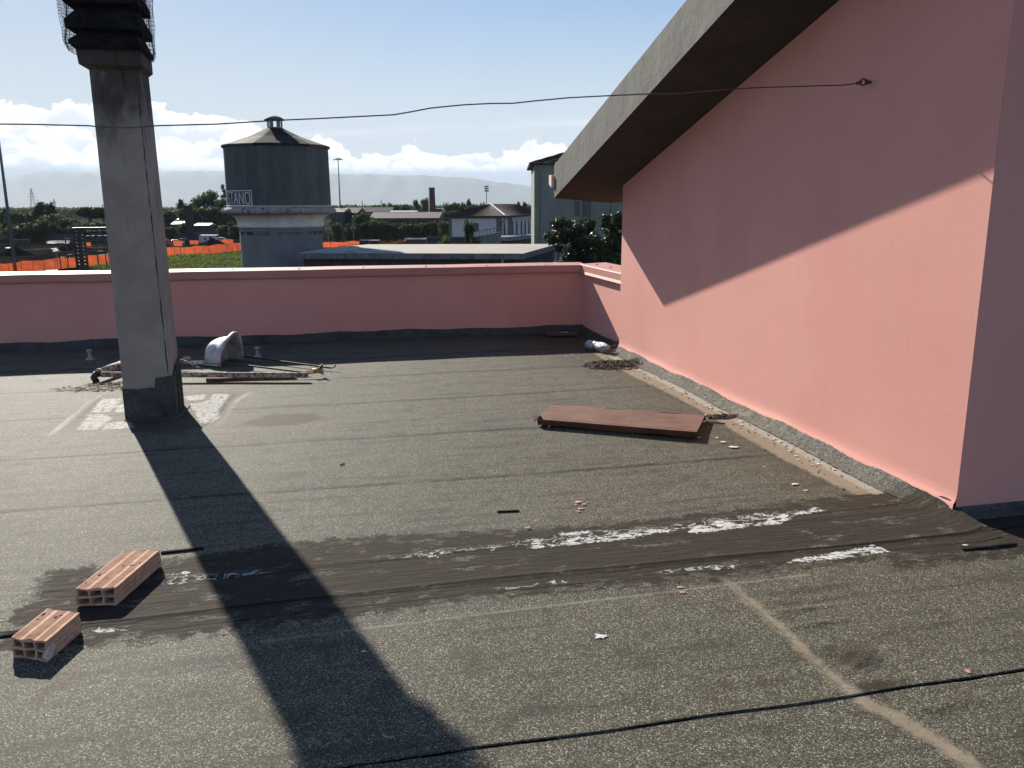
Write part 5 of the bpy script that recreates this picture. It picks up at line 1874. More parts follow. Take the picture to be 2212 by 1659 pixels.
# ------------------------------------------------------------------ white hall with hipped tile roof
HD = 150.0
wh = empty('white_hall', (*WX(1040, HD)[:2], GZ), 'two-storey white hall with grey pilasters and hipped tile roof', 'building')
a_, k_ = WX(969, HD), WX(1082, HD)
r_ = WX(1162, HD * 1.27)
d1 = (k_ - a_).normalized(); d2 = (r_ - k_).normalized()
z_e = ZP(1082, 467, HD)
n1 = Vector((-d1.y, d1.x, 0))
back_a = a_ + d2 * (r_ - k_).length
o = MB().prism([tuple(a_), tuple(k_), tuple(r_), tuple(back_a)], GZ, z_e).build('wall', 'white_wall', wh); loc(o, wh)
zt0, zt1 = ZP(1082, 472, HD), z_e
of = Vector((d1.y, -d1.x, 0)); of2 = Vector((d2.y, -d2.x, 0))
zlow = ZP(1082, 502, HD)
def panel(parent, name, m, p, dr, out, u0, u1, z0_, z1_, t):
    q0, q1 = p + dr * u0 + out * t, p + dr * u1 + out * t
    mb = MB().prism([tuple(q0), tuple(q1), tuple(q1 - out * (t + .1)), tuple(q0 - out * (t + .1))], z0_, z1_)
    o_ = mb.build(name, m, parent)
    if parent is wh: loc(o_, wh)
    return o_


L1 = (k_ - a_).length; L2 = (r_ - k_).length
for (u0, u1) in ((0, .55), (L1 - .85, L1)):
    panel(wh, 'pilaster', 'grey_trim', a_, d1, of, u0, u1, GZ, zt0, .10)
panel(wh, 'cornice', 'grey_trim', a_, d1, of, -.2, L1 + .2, zt0, z_e - .01, .16)
panel(wh, 'cornice', 'grey_trim', k_, d2, of2, 0, L2, zt0 + .03, z_e - .015, .15)
panel(wh, 'shutter_door', 'shutter_dark', a_, d1, of, L1 * .465, L1 * .575, ZP(1030, 500, HD), ZP(1030, 482, HD), .05)
# side wall: pilasters and tall arched windows
def uof(px):   # along the side wall for a picture column
    best = min(np.linspace(0, 1.1, 1101), key=lambda t: abs(proj_x(k_ + d2 * (L2 * t)) - px))
    return best * L2


def proj_x(p):
    v = Vector((p.x, p.y, 0)); return 1106 + FOC * v.dot(Rr) / v.dot(F_)


for px, hw in ((1101, 4),):
    panel(wh, 'pilaster', 'grey_trim', k_, d2, of2, uof(px - hw), uof(px + hw), GZ, zt0 + .03, .12)
panel(wh, 'pilaster', 'grey_trim', k_, d2, of2, 0.02, .35, GZ, zt0 + .03, .12)
for px in (1089, 1106.5, 1116, 1126, 1134, 1142.5, 1151):
    u0 = uof(px); hw = 0.62
    zz0, zz1 = z_e - 5.6, z_e - 1.5
    w0_ = panel(wh, 'window', 'grey_trim', k_, d2, of2, u0 - hw - .12, u0 + hw + .12, zz0 - .1, zz1, .05)
    pn = panel(w0_, 'pane', 'window_dark', k_, d2, of2, u0 - hw, u0 + hw, zz0, zz1 - .35, .08)
    pn.matrix_parent_inverse = Matrix.Identity(4)
    mb = MB()
    pv = [k_ + d2 * (u0 + (hw + .12) * math.cos(t)) + of2 * .06 + Vector((0, 0, zz1 - .05 + .55 * math.sin(t))) for t in np.linspace(0, math.pi, 9)]
    mb.add([tuple(v) for v in pv], [tuple(range(9))])
    mb.build('arch_head', 'grey_trim', w0_)
# hip roof
ov = .8
zr = ZP(1070, 440.5, HD * 1.12)
E = [a_ - d1 * ov + of * ov, k_ + d1 * ov + of * ov, r_ + d1 * ov + d2 * 2, back_a - d1 * ov + d2 * 2]
rid0 = (a_ + k_) / 2 + d2 * 8.2 + d1 * 1.0; rid1 = (a_ + k_) / 2 + d2 * (L2 - 2)
zb = z_e + .05


def hipface(pts_, up_pts, rows_, m, rib=0.30):
    """corrugated tile slope between an eave edge and a ridge edge"""
    e0, e1 = pts_; r0, r1 = up_pts
    nu_ = int((e1 - e0).length / rib * 4); nv_ = rows_
    X = np.zeros((nv_ + 1, nu_ + 1)); Y = X.copy(); Z = X.copy()
    for j in range(nv_ + 1):
        v = j / nv_
        for i in range(nu_ + 1):
            u = i / nu_
            p = e0.lerp(e1, u).lerp(r0.lerp(r1, u), v)
            X[j, i], Y[j, i], Z[j, i] = p.x, p.y, p.z + .04 * math.sin(i * math.pi / 2) * (1 - v * .8)
    o_ = grid_obj('roof_slope', X, Y, Z, m, wh, smooth=False); loc(o_, wh)
    return o_


Ez = [Vector((p.x, p.y, zb)) for p in E]
R0 = Vector((rid0.x, rid0.y, zr)); R1 = Vector((rid1.x, rid1.y, zr))
hipface((Ez[0], Ez[1]), (R0, R0 + Vector((.01, 0, 0))), 12, 'clay_tiles')
hipface((Ez[1], Ez[2]), (R0, R1), 12, 'clay_tiles')
hipface((Ez[3], Ez[0]), (R1, R0), 6, 'clay_tiles')
# white-mortared hip: individual cap tiles
capm = MB().lathe([(.16, 0), (.13, .30)], 8).mesh('hip_tile'); capm.materials.append(MATS['paint_white'])
vv = (Ez[1] - R0)
for i in range(int(vv.length / .36)):
    q = bpy.data.objects.new('hip_tile', capm); col.objects.link(q)
    q.location = R0 + vv.normalized() * (.36 * i) + Vector((0, 0, .10)); q.rotation_euler = vv.to_track_quat('Z', 'Y').to_euler()
    q.parent = wh; q.matrix_parent_inverse = Matrix.Translation(-wh.location)
o = MB().tube([tuple(Ez[0] + Vector((0, 0, -.05))), tuple(Ez[1] + Vector((0, 0, -.05))), tuple(Ez[2] + Vector((0, 0, -.05)))], .09, 6).build('gutter', 'dark_steel', wh); loc(o, wh)
kp = k_ + of * .1
o = MB().tube([tuple(Ez[1] + Vector((0, 0, -.1))), (kp.x + .5, kp.y - .3, z_e - .8), (kp.x, kp.y - .12, z_e - 1.3), (kp.x, kp.y - .12, GZ)], .09, 6).build('downpipe', 'dark_steel', wh); loc(o, wh)
# terrace wing and ramp wall in front
tw_ = empty('terrace_wing', (*WX(1120, 140)[:2], GZ), 'grey terrace canopy in front of the white hall windows', 'terrace')
o = block(tw_, 'canopy', 'cement_grey', WX(1096, 138), WX(1160, 150), 6, ZP(1100, 521, 138), ZP(1100, 512, 138)); loc(o, tw_)
o = block(tw_, 'wall', 'dim_wall', WX(1098, 140), WX(1160, 152), 4, GZ, ZP(1100, 521.2, 138)); loc(o, tw_)
for px in (1101, 1136):
    o = block(tw_, 'opening', 'window_dark', WX(px, 139.8), WX(px + 9, 141.5), .3, GZ + .3, ZP(1100, 522.5, 138)); loc(o, tw_)
rw = empty('ramp_wall', (*WX(1050, 135)[:2], GZ), 'sloping pale concrete ramp wall with railing in front of the white hall', 'wall')
ra, rb = WX(920, 132), WX(1082, 136)
z0a, z0b = ZP(990, 508, 132), ZP(1082, 504, 136)
mb = MB().prism([tuple(WX(1020, 132)), tuple(rb), tuple(rb + Vector((0, .3, 0))), tuple(WX(1020, 132) + Vector((0, .3, 0)))], GZ, 0, zt=[ZP(1020, 512, 132), ZP(1082, 500.5, 136), ZP(1082, 500.5, 136), ZP(1020, 512, 132)])
o = mb.build('ramp', 'cement_grey', rw); loc(o, rw)
mb = MB().prism([tuple(ra), tuple(WX(1020, 132.3)), tuple(WX(1020, 132.3) + Vector((0, .3, 0))), tuple(ra + Vector((0, .3, 0)))], GZ, ZP(1000, 512, 132))
o = mb.build('wall', 'dim_wall', rw); loc(o, rw)
for k in range(9):
    t = k / 8; p = WX(1020, 132).lerp(rb, t); zt_ = ZP(1020, 512, 132) + (ZP(1082, 500.5, 136) - ZP(1020, 512, 132)) * t
    o = MB().bar((p.x, p.y, zt_), (p.x, p.y, zt_ + .75), .08).build('post', 'dark_steel', rw); loc(o, rw)
pA, pB = WX(1020, 132), rb
o = MB().bar((pA.x, pA.y, ZP(1020, 512, 132) + .75), (pB.x, pB.y, ZP(1082, 500.5, 136) + .75), .1).build('handrail', 'dark_steel', rw); loc(o, rw)


# ------------------------------------------------------------------ far sheds, chimneys, walls
def shed(px0, px1, y_top, y_eave, depth, wall_m, roof_m, label, name='shed', back=12, base=None, pil=0, cat='building', gable=False):
    a_, b_ = WX(px0, depth), WX(px1, depth)
    t = empty(name, (*((a_ + b_) / 2)[:2], GZ), label, cat)
    d, n_ = facing(a_, b_, 1)
    z1, z0_ = ZP(px0, y_top, depth + back * .5), ZP(px0, y_eave, depth)
    if z1 < z0_ + .2: z1 = z0_ + .2
    o = block(t, 'wall', wall_m, a_, b_, back, GZ, z0_); loc(o, t)
    ov = .5
    A0, B0 = a_ - d * ov - n_ * ov, b_ + d * ov - n_ * ov
    C0, D0 = b_ + d * ov + n_ * (back * .5), a_ - d * ov + n_ * (back * .5)
    E0, F0 = b_ + d * ov + n_ * (back + ov), a_ - d * ov + n_ * (back + ov)
    mb = MB().add([(A0.x, A0.y, z0_ + .02), (B0.x, B0.y, z0_ + .02), (C0.x, C0.y, z1), (D0.x, D0.y, z1), (E0.x, E0.y, z0_ + .02), (F0.x, F0.y, z0_ + .02)],
                  [(0, 1, 2, 3), (3, 2, 4, 5), (0, 3, 5), (1, 4, 2), (0, 5, 4, 1)])
    o = mb.build('roof', roof_m, t); loc(o, t)
    for k in range(pil):
        p = a_.lerp(b_, (k + .5) / pil)
        o = block(t, 'pilaster' if pil > 8 else 'opening', 'grey_trim' if pil > 8 else 'window_dark', p - d * .3 - n_ * .1, p + d * .3 - n_ * .1, .12, z0_ - 2.6, z0_ - .4); loc(o, t)
    return t


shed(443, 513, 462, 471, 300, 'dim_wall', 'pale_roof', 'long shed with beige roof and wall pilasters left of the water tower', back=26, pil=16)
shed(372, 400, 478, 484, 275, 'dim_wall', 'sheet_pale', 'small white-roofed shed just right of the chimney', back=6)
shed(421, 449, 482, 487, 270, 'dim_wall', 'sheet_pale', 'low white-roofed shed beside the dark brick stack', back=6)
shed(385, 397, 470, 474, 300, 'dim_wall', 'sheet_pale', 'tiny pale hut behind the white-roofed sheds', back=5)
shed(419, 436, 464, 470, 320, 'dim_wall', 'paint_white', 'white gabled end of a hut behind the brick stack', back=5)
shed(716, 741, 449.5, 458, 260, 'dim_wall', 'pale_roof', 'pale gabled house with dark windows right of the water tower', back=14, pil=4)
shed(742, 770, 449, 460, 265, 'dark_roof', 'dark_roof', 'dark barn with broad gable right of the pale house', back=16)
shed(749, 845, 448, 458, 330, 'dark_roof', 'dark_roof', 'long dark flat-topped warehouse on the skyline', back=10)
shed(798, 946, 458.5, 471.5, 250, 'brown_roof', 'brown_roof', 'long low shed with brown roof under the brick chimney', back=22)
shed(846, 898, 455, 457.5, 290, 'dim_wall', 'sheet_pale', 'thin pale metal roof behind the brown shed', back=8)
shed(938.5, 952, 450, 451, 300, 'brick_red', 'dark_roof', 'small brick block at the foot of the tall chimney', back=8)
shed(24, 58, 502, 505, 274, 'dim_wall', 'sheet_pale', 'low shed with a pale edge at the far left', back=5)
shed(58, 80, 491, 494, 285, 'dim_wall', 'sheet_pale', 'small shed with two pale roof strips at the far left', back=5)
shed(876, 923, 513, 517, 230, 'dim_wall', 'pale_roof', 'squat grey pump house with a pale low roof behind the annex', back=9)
# quonset roof near the brick block
qa, qb = WX(952, 330), WX(966, 330)
mb = MB()
rq = (qb - qa).length / 2
for y_ in (0, 14):
    for i in range(13):
        t = math.pi * i / 12
        mb.v.append((qa.x + rq - rq * math.cos(t), qa.y + y_, GZ + 6 + (ZP(958, 450, 330) - GZ - 6) * math.sin(t)))
mb.f += [(i, i + 1, 14 + i, 13 + i) for i in range(12)] + [tuple(range(12, -1, -1))]
prop(mb.build('arched_hangar', 'cabin_grey'), 'pale arched hangar roof right of the brick chimney', 'hangar')

def stack(px, ptop, w0_, w1_, depth, label, m='brick_red', base_py=None):
    p = WX(px, depth); zt_ = ZP(px, ptop, depth)
    t = empty('brick_stack', (p.x, p.y, GZ), label, 'chimney')
    mb = MB()
    for z, w in ((GZ, w0_), (zt_ - .4, w1_)):
        mb.v += [(p.x - w, p.y - w, z), (p.x + w, p.y - w, z), (p.x + w, p.y + w, z), (p.x - w, p.y + w, z)]
    mb.f += [(i, (i + 1) % 4, 4 + (i + 1) % 4, 4 + i) for i in range(4)]
    o = mb.build('stack', m, t); loc(o, t)
    o = MB().box(p.x - w1_ - .1, p.x + w1_ + .1, p.y - w1_ - .1, p.y + w1_ + .1, zt_ - .4, zt_).build('rim', m, t); loc(o, t)


stack(934, 405.5, 1.3, .95, 300, 'tall slender brick chimney on the right of the rail yard')
stack(408, 444, 1.15, 1.15, 262, 'broad dark brick stack in front of the big trees', 'dark_roof')
# boundary walls
def bwall(pts_, h_, label):
    mb = MB()
    t = empty('boundary_wall', (*WX(*pts_[0])[:2], GZ), label, 'wall')
    for i in range(len(pts_) - 1):
        a_, b_ = WX(*pts_[i]), WX(*pts_[i + 1])
        o = block(t, 'wall_panel', 'boundary_wall', a_, b_, .3, GZ, GZ + h_); loc(o, t)


bwall([(362, 262), (400, 262), (440, 262)], 2.6, 'grey boundary wall behind the parked cars')
bwall([(94, 262), (125, 262), (160, 262), (240, 262)], 2.6, 'grey boundary wall behind the white van')
bwall([(765, 262), (835, 262), (905, 262), (975, 262)], 2.8, 'long grey boundary wall behind the orange netting, right of the tower')
bwall([(20, 235), (58, 235)], 2.0, 'short grey wall at the far left of the yard')


# ------------------------------------------------------------------ orange netting fences
def fence(px_list, label, h_, npost=None):
    """px_list: (px, py of the foot)"""
    P = []
    for px, py in px_list:
        p = W(px, py, gdepth(py, px)); P.append(Vector((p.x, p.y, GZ)))
    t = empty('netting_fence', P[0], label, 'fence', 'orange plastic netting fences')
    rnf = random.Random(int(px_list[0][0]))
    total = sum((P[i + 1] - P[i]).length for i in range(len(P) - 1))
    step = 2.6
    pts_ = []
    for i in range(len(P) - 1):
        L_ = (P[i + 1] - P[i]).length; n = max(2, int(L_ / .65))
        for k in range(n): pts_.append(P[i].lerp(P[i + 1], k / n))
    pts_.append(P[-1])
    N = len(pts_)
    X = np.zeros((6, N)); Y = X.copy(); Z = X.copy()
    dv = (pts_[-1] - pts_[0]).normalized(); nv_ = Vector((-dv.y, dv.x, 0))
    for i, p in enumerate(pts_):
        top = h_ + .10 * math.sin(i * .55) + rnf.uniform(-.05, .05)
        for j in range(6):
            v = j / 5
            off = .10 * math.sin(i * .9 + v * 2) * math.sin(v * 3) + rnf.uniform(-.03, .03)
            X[j, i] = p.x + nv_.x * off; Y[j, i] = p.y + nv_.y * off; Z[j, i] = GZ + .02 + top * v
    o = grid_obj('netting', X, Y, Z, 'orange_netting', t, smooth=False); loc(o, t)
    k = 0
    pm_ = MB().tube([(0, 0, 0), (0, 0, h_ + .25)], .035, 5).mesh('post'); pm_.materials.append(MATS['dark_steel'])
    for i in range(0, N, 4):
        q = bpy.data.objects.new('post', pm_); col.objects.link(q)
        q.location = pts_[i] + nv_ * -.12; q.parent = t; q.matrix_parent_inverse = Matrix.Translation(-t.location)
    return t


fence([(-40, 599), (60, 589), (130, 581), (235, 571), (300, 563)], 'near orange netting fence at the left, beyond the parapet', 1.9)
fence([(355, 556), (430, 551), (480, 546), (530, 540), (560, 537)], 'long orange netting fence between the chimney and the water tower', 2.0)
fence([(692, 535), (730, 534), (775, 532), (850, 528), (900, 527)], 'orange netting fence right at the foot of the water tower, above the annex roof', 1.35)
fence([(736, 522), (790, 520), (830, 518), (868, 516), (905, 508)], 'farther orange netting fence right of the light mast', 1.9)
fence([(361, 527), (375, 532), (394, 532)], 'orange netting bay wrapped round the silver car', 1.5)
fence([(410, 528), (430, 528)], 'small orange barrier between the dark car and the site cabin', 1.1)
fence([(479, 528), (504, 528)], 'orange netting square left of the blue box', 1.4)
fence([(180, 532), (197, 532)], 'small orange barrier behind the steel gantry', 1.0)


# ------------------------------------------------------------------ masts, posts, pylons
def mast(px, py_base, py_top, label, depth=None, r0=.30, r1=.12, heads=8, rad=1.1, kind='ring'):
    dp = depth or gdepth(py_base, px)
    p = WX(px, dp); zt_ = ZP(px, py_top, dp)
    t = empty('light_mast', (p.x, p.y, GZ), label, 'light mast')
    o = MB().tube([(p.x, p.y, GZ), (p.x, p.y, zt_)], [r0, r1], 12).build('pole', 'mast_grey', t, smooth=True); loc(o, t)
    rg = [(p.x + rad * .8 * math.cos(a), p.y + rad * .8 * math.sin(a), zt_ - .15) for a in np.linspace(0, 2 * math.pi, 17)]
    mb = MB().tube(rg, .07, 5, False)
    for k in range(4):
        a = k * math.pi / 2
        mb.bar((p.x, p.y, zt_ - .1), (p.x + rad * .8 * math.cos(a), p.y + rad * .8 * math.sin(a), zt_ - .15), .08)
    o = mb.build('head_ring', 'mast_grey', t); loc(o, t)
    for k in range(heads):
        a = 2 * math.pi * k / heads + .2
        q = Vector((p.x + rad * math.cos(a), p.y + rad * math.sin(a), zt_ - .35))
        o = MB().bar(q - Vector((.3 * math.cos(a), .3 * math.sin(a), -.1)), q + Vector((.35 * math.cos(a), .35 * math.sin(a), -.12)), .42, .22).build('floodlight', 'galvanised', t); loc(o, t)
    return t


mast(736, 520, 343, 'tall floodlight mast just right of the water tower')
mast(18.6, 592, 150, 'thick floodlight mast at the left edge of the picture', r0=.30, r1=.14)
# stadium light far behind the white hall
pS = WX(1051.5, 420)
t = empty('stadium_light', (pS.x, pS.y, GZ), 'slender stadium floodlight behind the white hall roof', 'floodlight')
zt_ = ZP(1051, 402, 420)
o = MB().tube([(pS.x, pS.y, GZ), (pS.x, pS.y, zt_)], .18, 8).build('pole', 'mast_grey', t); loc(o, t)
for k in range(3):
    for s in (-1, 1):
        o = MB().box(pS.x + s * .65 - .45, pS.x + s * .65 + .45, pS.y - .2, pS.y + .2, zt_ - .6 - k * 1.1, zt_ + .1 - k * 1.1).build('floodlight', 'mast_grey', t); loc(o, t)


def ylamp(px, py_top, py_base, label):
    dp = gdepth(py_base, px); p = WX(px, dp); zt_ = ZP(px, py_top, dp)
    t = empty('yard_lamp', (p.x, p.y, GZ), label, 'lamp post', 'yard lamp posts with forked heads')
    o = MB().tube([(p.x, p.y, GZ), (p.x, p.y, zt_ - 1.3)], .09, 6).build('post', 'galvanised', t); loc(o, t)
    mb = MB().tube([(p.x - .5, p.y, zt_ - .3), (p.x - .45, p.y, zt_ - .8), (p.x, p.y, zt_ - 1.35), (p.x + .45, p.y, zt_ - .8), (p.x + .5, p.y, zt_ - .3)], .06, 5)
    o = mb.build('fork', 'galvanised', t); loc(o, t)
    for s in (-1, 1):
        o = MB().box(p.x + s * .45 - .28, p.x + s * .45 + .28, p.y - .2, p.y + .2, zt_ - .30, zt_).build('lamp_head', 'galvanised', t); loc(o, t)


for px, yt, yb, lab in ((707, 494, 531, 'forked yard lamp nearest the water tower, left of the tall mast'), (762, 491, 530, 'forked yard lamp just right of the tall mast'), (814, 489, 524, 'forked yard lamp in front of the orange netting middle'),
                        (860, 486, 524, 'forked yard lamp in front of the folded end of the netting'), (900, 484, 522, 'forked yard lamp at the right end of the orange netting'), (937, 482, 516, 'forked yard lamp left of the white hall')):
    ylamp(px, yt, yb, lab)

def spost(px, py_top, py_base, label):
    dp = gdepth(py_base, px); p = WX(px, dp); zt_ = ZP(px, py_top, dp)
    t = empty('thin_post', (p.x, p.y, GZ), label, 'post', 'thin posts with bent arms along the tracks')
    o = MB().tube([(p.x, p.y, GZ), (p.x, p.y, zt_ - .6)], .06, 6).build('post', 'galvanised', t); loc(o, t)
    o = MB().tube([(p.x, p.y, zt_ - .6), (p.x + .7, p.y, zt_)], .05, 5).build('arm', 'galvanised', t); loc(o, t)
    o = MB().tube([(p.x, p.y, zt_ - .6), (p.x - .35, p.y, zt_ - .25)], .05, 5).build('arm', 'galvanised', t); loc(o, t)


spost(384, 528, 588, 'thin post with bent arm just right of the chimney')
spost(112, 542, 592, 'thin post with bent arm left of the gantry')
spost(482, 527, 580, 'thin post with bent arm among the weeds near the tower')
spost(471, 545, 586, 'shorter thin post with arm left of the one by the tower')
for px, yt, yb in ((198, 470, 512),):
    dp = gdepth(yb, px); p = WX(px, dp)
    prop(MB().tube([(p.x, p.y, GZ), (p.x, p.y, ZP(px, yt, dp))], .09, 6).build('wooden_pole', 'bark'), 'bare pole in front of the umbrella pine', 'pole')
for px, lab in ((1080, 'plain pole at the right end of the brown shed'),):
    pass
for px, lab in ((817, 'left of two plain poles before the brown shed'), (846, 'right of two plain poles before the brown shed')):
    p = WX(px, 240)
    prop(MB().tube([(p.x, p.y, GZ), (p.x, p.y, ZP(px, 472, 240))], .12, 6).build('wooden_pole', 'bark'), lab, 'pole')


def pylon(px, yt, depth, label, sc_=1.0):
    p = WX(px, depth); zt_ = ZP(px, yt, depth)
    t = empty('lattice_pylon', (p.x, p.y, GZ), label, 'pylon', 'power pylons on the plain')
    mb = MB(); H = zt_ - GZ; w = .11 * H; th = .28 * sc_
    cs = [(-1, -1), (1, -1), (1, 1), (-1, 1)]
    for k in range(4):
        mb.bar((p.x + cs[k][0] * w, p.y + cs[k][1] * w, GZ), (p.x + cs[k][0] * .3, p.y + cs[k][1] * .3, zt_), th)
    for j in range(7):
        za_, zb_ = GZ + H * j / 7, GZ + H * (j + 1) / 7
        wa, wb_ = w * (1 - j / 7) + .3, w * (1 - (j + 1) / 7) + .3
        mb.bar((p.x - wa, p.y - wa, za_), (p.x + wb_, p.y - wb_, zb_), th * .6); mb.bar((p.x + wa, p.y - wa, za_), (p.x - wb_, p.y - wb_, zb_), th * .6)
    o = mb.build('tower_body', 'mast_grey', t); loc(o, t)
    for fz, ww in ((.80, .13), (.70, .17), (.60, .13)):
        o = MB().bar((p.x - ww * H, p.y, GZ + H * fz), (p.x + ww * H, p.y, GZ + H * fz), th, th * 1.2).build('cross_arm', 'mast_grey', t); loc(o, t)


pylon(74.5, 407, 1150, 'largest lattice pylon above the trees at the left', 1.2)
pylon(113, 434, 2300, 'smaller of two distant pylons right of the large one', 2)
pylon(121, 429, 2100, 'taller of two distant pylons right of the large one', 2)
pylon(49, 455 - 6, 2400, 'tiny distant pylon left of the large one', 2)
pylon(224, 441, 2400, 'tiny distant pylon just left of the chimney', 2)
pylon(825, 432, 2600, 'faint distant pylon right of the water tower', 2)
pylon(1143, 438, 1900, 'small distant pylon above the white hall roof end', 1.6)

# steel portal gantry over the tracks
gd = gdepth(590, 165)
gt = empty('steel_gantry', (*WX(166, gd)[:2], GZ), 'dark steel portal gantry with lattice beam left of the chimney', 'gantry')
ga = WX(166, gd); gb_ = WX(305, gd + 2)
dg = (gb_ - ga).normalized(); ng = Vector((-dg.y, dg.x, 0))
zt_ = ZP(166, 493, gd); zb_ = ZP(166, 511, gd); zm_ = ZP(166, 503, gd)


def lattice(pa_, pb_, w, th, n, name):
    """square lattice member between two points"""
    mb = MB(); dv = (pb_ - pa_).normalized()
    s1 = dv.cross(Vector((0, 0, 1)))
    if s1.length < .1: s1 = dg.copy()
    s1.normalize(); s2 = dv.cross(s1)
    cor = [s1 * w + s2 * w, s1 * -w + s2 * w, s1 * -w - s2 * w, s1 * w - s2 * w]
    for c_ in cor: mb.bar(pa_ + c_, pb_ + c_, th)
    for j in range(n):
        a_ = pa_.lerp(pb_, j / n); b_ = pa_.lerp(pb_, (j + 1) / n)
        for k in range(4):
            mb.bar(a_ + cor[k], b_ + cor[(k + 1) % 4], th * .75); mb.bar(a_ + cor[k], a_ + cor[(k + 1) % 4], th * .6)
    o = mb.build(name, 'dark_steel', gt); loc(o, gt); return o


for off in (0, .95):
    pc = ga + dg * (off - .45)
    lattice(Vector((pc.x, pc.y, GZ)), Vector((pc.x, pc.y, zt_)), .34, .20, 12, 'column')
pc = gb_
lattice(Vector((pc.x, pc.y, GZ)), Vector((pc.x, pc.y, zt_)), .35, .13, 12, 'column')
hb_ = (zt_ - zb_) / 2
pm1 = ga - dg * .9 + Vector((0, 0, zt_ - hb_)); pm2 = gb_ + Vector((0, 0, zt_ - hb_))
mb = MB()
for dz in (hb_, 0.1, -hb_):
    for sg in (-.4, .4):
        mb.bar(pm1 + ng * sg + Vector((0, 0, dz)), pm2 + ng * sg + Vector((0, 0, dz)), .20)
for j in range(12):
    a_, b_ = pm1.lerp(pm2, j / 12), pm1.lerp(pm2, (j + 1) / 12)
    for sg in (-.4, .4):
        mb.bar(a_ + ng * sg + Vector((0, 0, hb_)), b_ + ng * sg + Vector((0, 0, -hb_)), .13)
        mb.bar(a_ + ng * sg + Vector((0, 0, hb_)), a_ + ng * sg + Vector((0, 0, -hb_)), .08)
o = mb.build('beam', 'dark_steel', gt); loc(o, gt)
o = MB().prism([tuple(pm1 - ng * .55), tuple(pm2 - ng * .55), tuple(pm2 + ng * .55), tuple(pm1 + ng * .55)], zt_ + .05, zt_ + .12).build('walkway', 'galvanised', gt); loc(o, gt)
for k, (dx, hh2) in enumerate(((-3.4, 5.2), (-2.2, 6.0), (2.6, 7.0), (3.9, 6.2), (5.6, 5.6))):
    pc = ga + dg * dx
    mb = MB().bar((pc.x, pc.y, GZ), (pc.x, pc.y, GZ + hh2), .14)
    mb.bar((pc.x, pc.y, GZ + hh2 * .95), (pc.x + .9 * dg.x, pc.y, GZ + hh2 * .95), .1); mb.bar((pc.x, pc.y, GZ + hh2 * .5), (pc.x + .9 * dg.x, pc.y, GZ + hh2 * .5), .1)
    o = mb.build('brace_frame', 'dark_steel', gt); loc(o, gt)


# ------------------------------------------------------------------ vehicles and site things
def car(px, py, label, m, length=4.2, height=1.5, yaw=0.0, van=False, flip=False, dz=0):
    dp = gdepth(py, px); p = WX(px, dp)
    t = empty('parked_van' if van else 'parked_car', (p.x, p.y, GZ), label, 'van' if van else 'car', 'vehicles parked in the rail yard', yaw)
    h = height; L_ = length; w = .85
    if van:
        pr_ = [(-.5, .25), (-.5, .92), (-.44, 1.0), (.22, 1.0), (.36, .62), (.48, .50), (.5, .25)]
        gl_ = [(.20, .95), (.33, .62), (.20, .62)]
    else:
        pr_ = [(-.5, .22), (-.5, .55), (-.46, .66), (-.36, .95), (-.20, 1.0), (.06, .97), (.20, .66), (.44, .55), (.5, .42), (.5, .22)]
        gl_ = [(-.36, .66), (-.30, .90), (-.18, .94), (.04, .92), (.14, .66)]
    sg = -1 if flip else 1
    mb = MB(); n = len(pr_)
    for s in (-w, w):
        mb.v += [(sg * x * L_, s * (.86 if z > .7 else 1), z * h) for x, z in pr_]
    mb.f += [tuple(range(n)), tuple(range(2 * n - 1, n - 1, -1))] + [(i, n + i, n + (i + 1) % n, (i + 1) % n) for i in range(n)]
    mb.build('body', m, t, bevel=.05)
    for s in (-w - .01, w + .01):
        g_ = MB(); g_.v += [(sg * x * L_, s * (.90 if z > .7 else 1), z * h) for x, z in gl_]; g_.f.append(tuple(range(len(gl_))))
        g_.build('side_window', 'dark_glass', t)
    wsx = [(.07, .96), (.19, .68)] if not van else [(.23, .98), (.35, .64)]
    g_ = MB().add([(sg * (wsx[0][0] * L_ + .02), -.62, wsx[0][1] * h), (sg * (wsx[0][0] * L_ + .02), .62, wsx[0][1] * h), (sg * (wsx[1][0] * L_ + .03), .72, wsx[1][1] * h), (sg * (wsx[1][0] * L_ + .03), -.72, wsx[1][1] * h)], [(0, 1, 2, 3)])
    g_.build('windscreen', 'dark_glass', t)
    for x in (-.31, .31):
        for s in (-w - .02, w - .18):
            wm = MB().tube([(x * L_, s, .31), (x * L_, s + .2, .31)], .31, 14).build('wheel', 'tyre_black', t)
    return t


car(378, 529, 'silver hatchback behind orange netting right of the chimney', 'car_silver', 4.2, 1.5)
car(370, 522, 'white estate car half hidden behind the silver hatchback', 'car_white', 4.3, 1.5)
car(396, 525.5, 'dark saloon car beside the silver hatchback', 'car_dark', 4.4, 1.4)
car(470, 526, 'white off-road car right of the site cabin', 'car_white', 4.2, 1.75, flip=True)
car(80, 518, 'white panel van at the left of the yard', 'car_white', 5.2, 2.1, van=True, flip=True)
car(104.5, 512, 'white car roof peeping over the wall behind the van', 'car_white', 4.0, 2.4, dz=0)
car(126, 511.5, 'white pickup with pale bonnet behind the boundary wall', 'car_white', 5.0, 2.6)
car(784, 519, 'dark car in the shade behind the netting near the mast', 'car_dark', 4.3, 1.5)
car(751, 517, 'dark car with bright window edge beside the tall mast', 'car_dark', 4.6, 1.7)

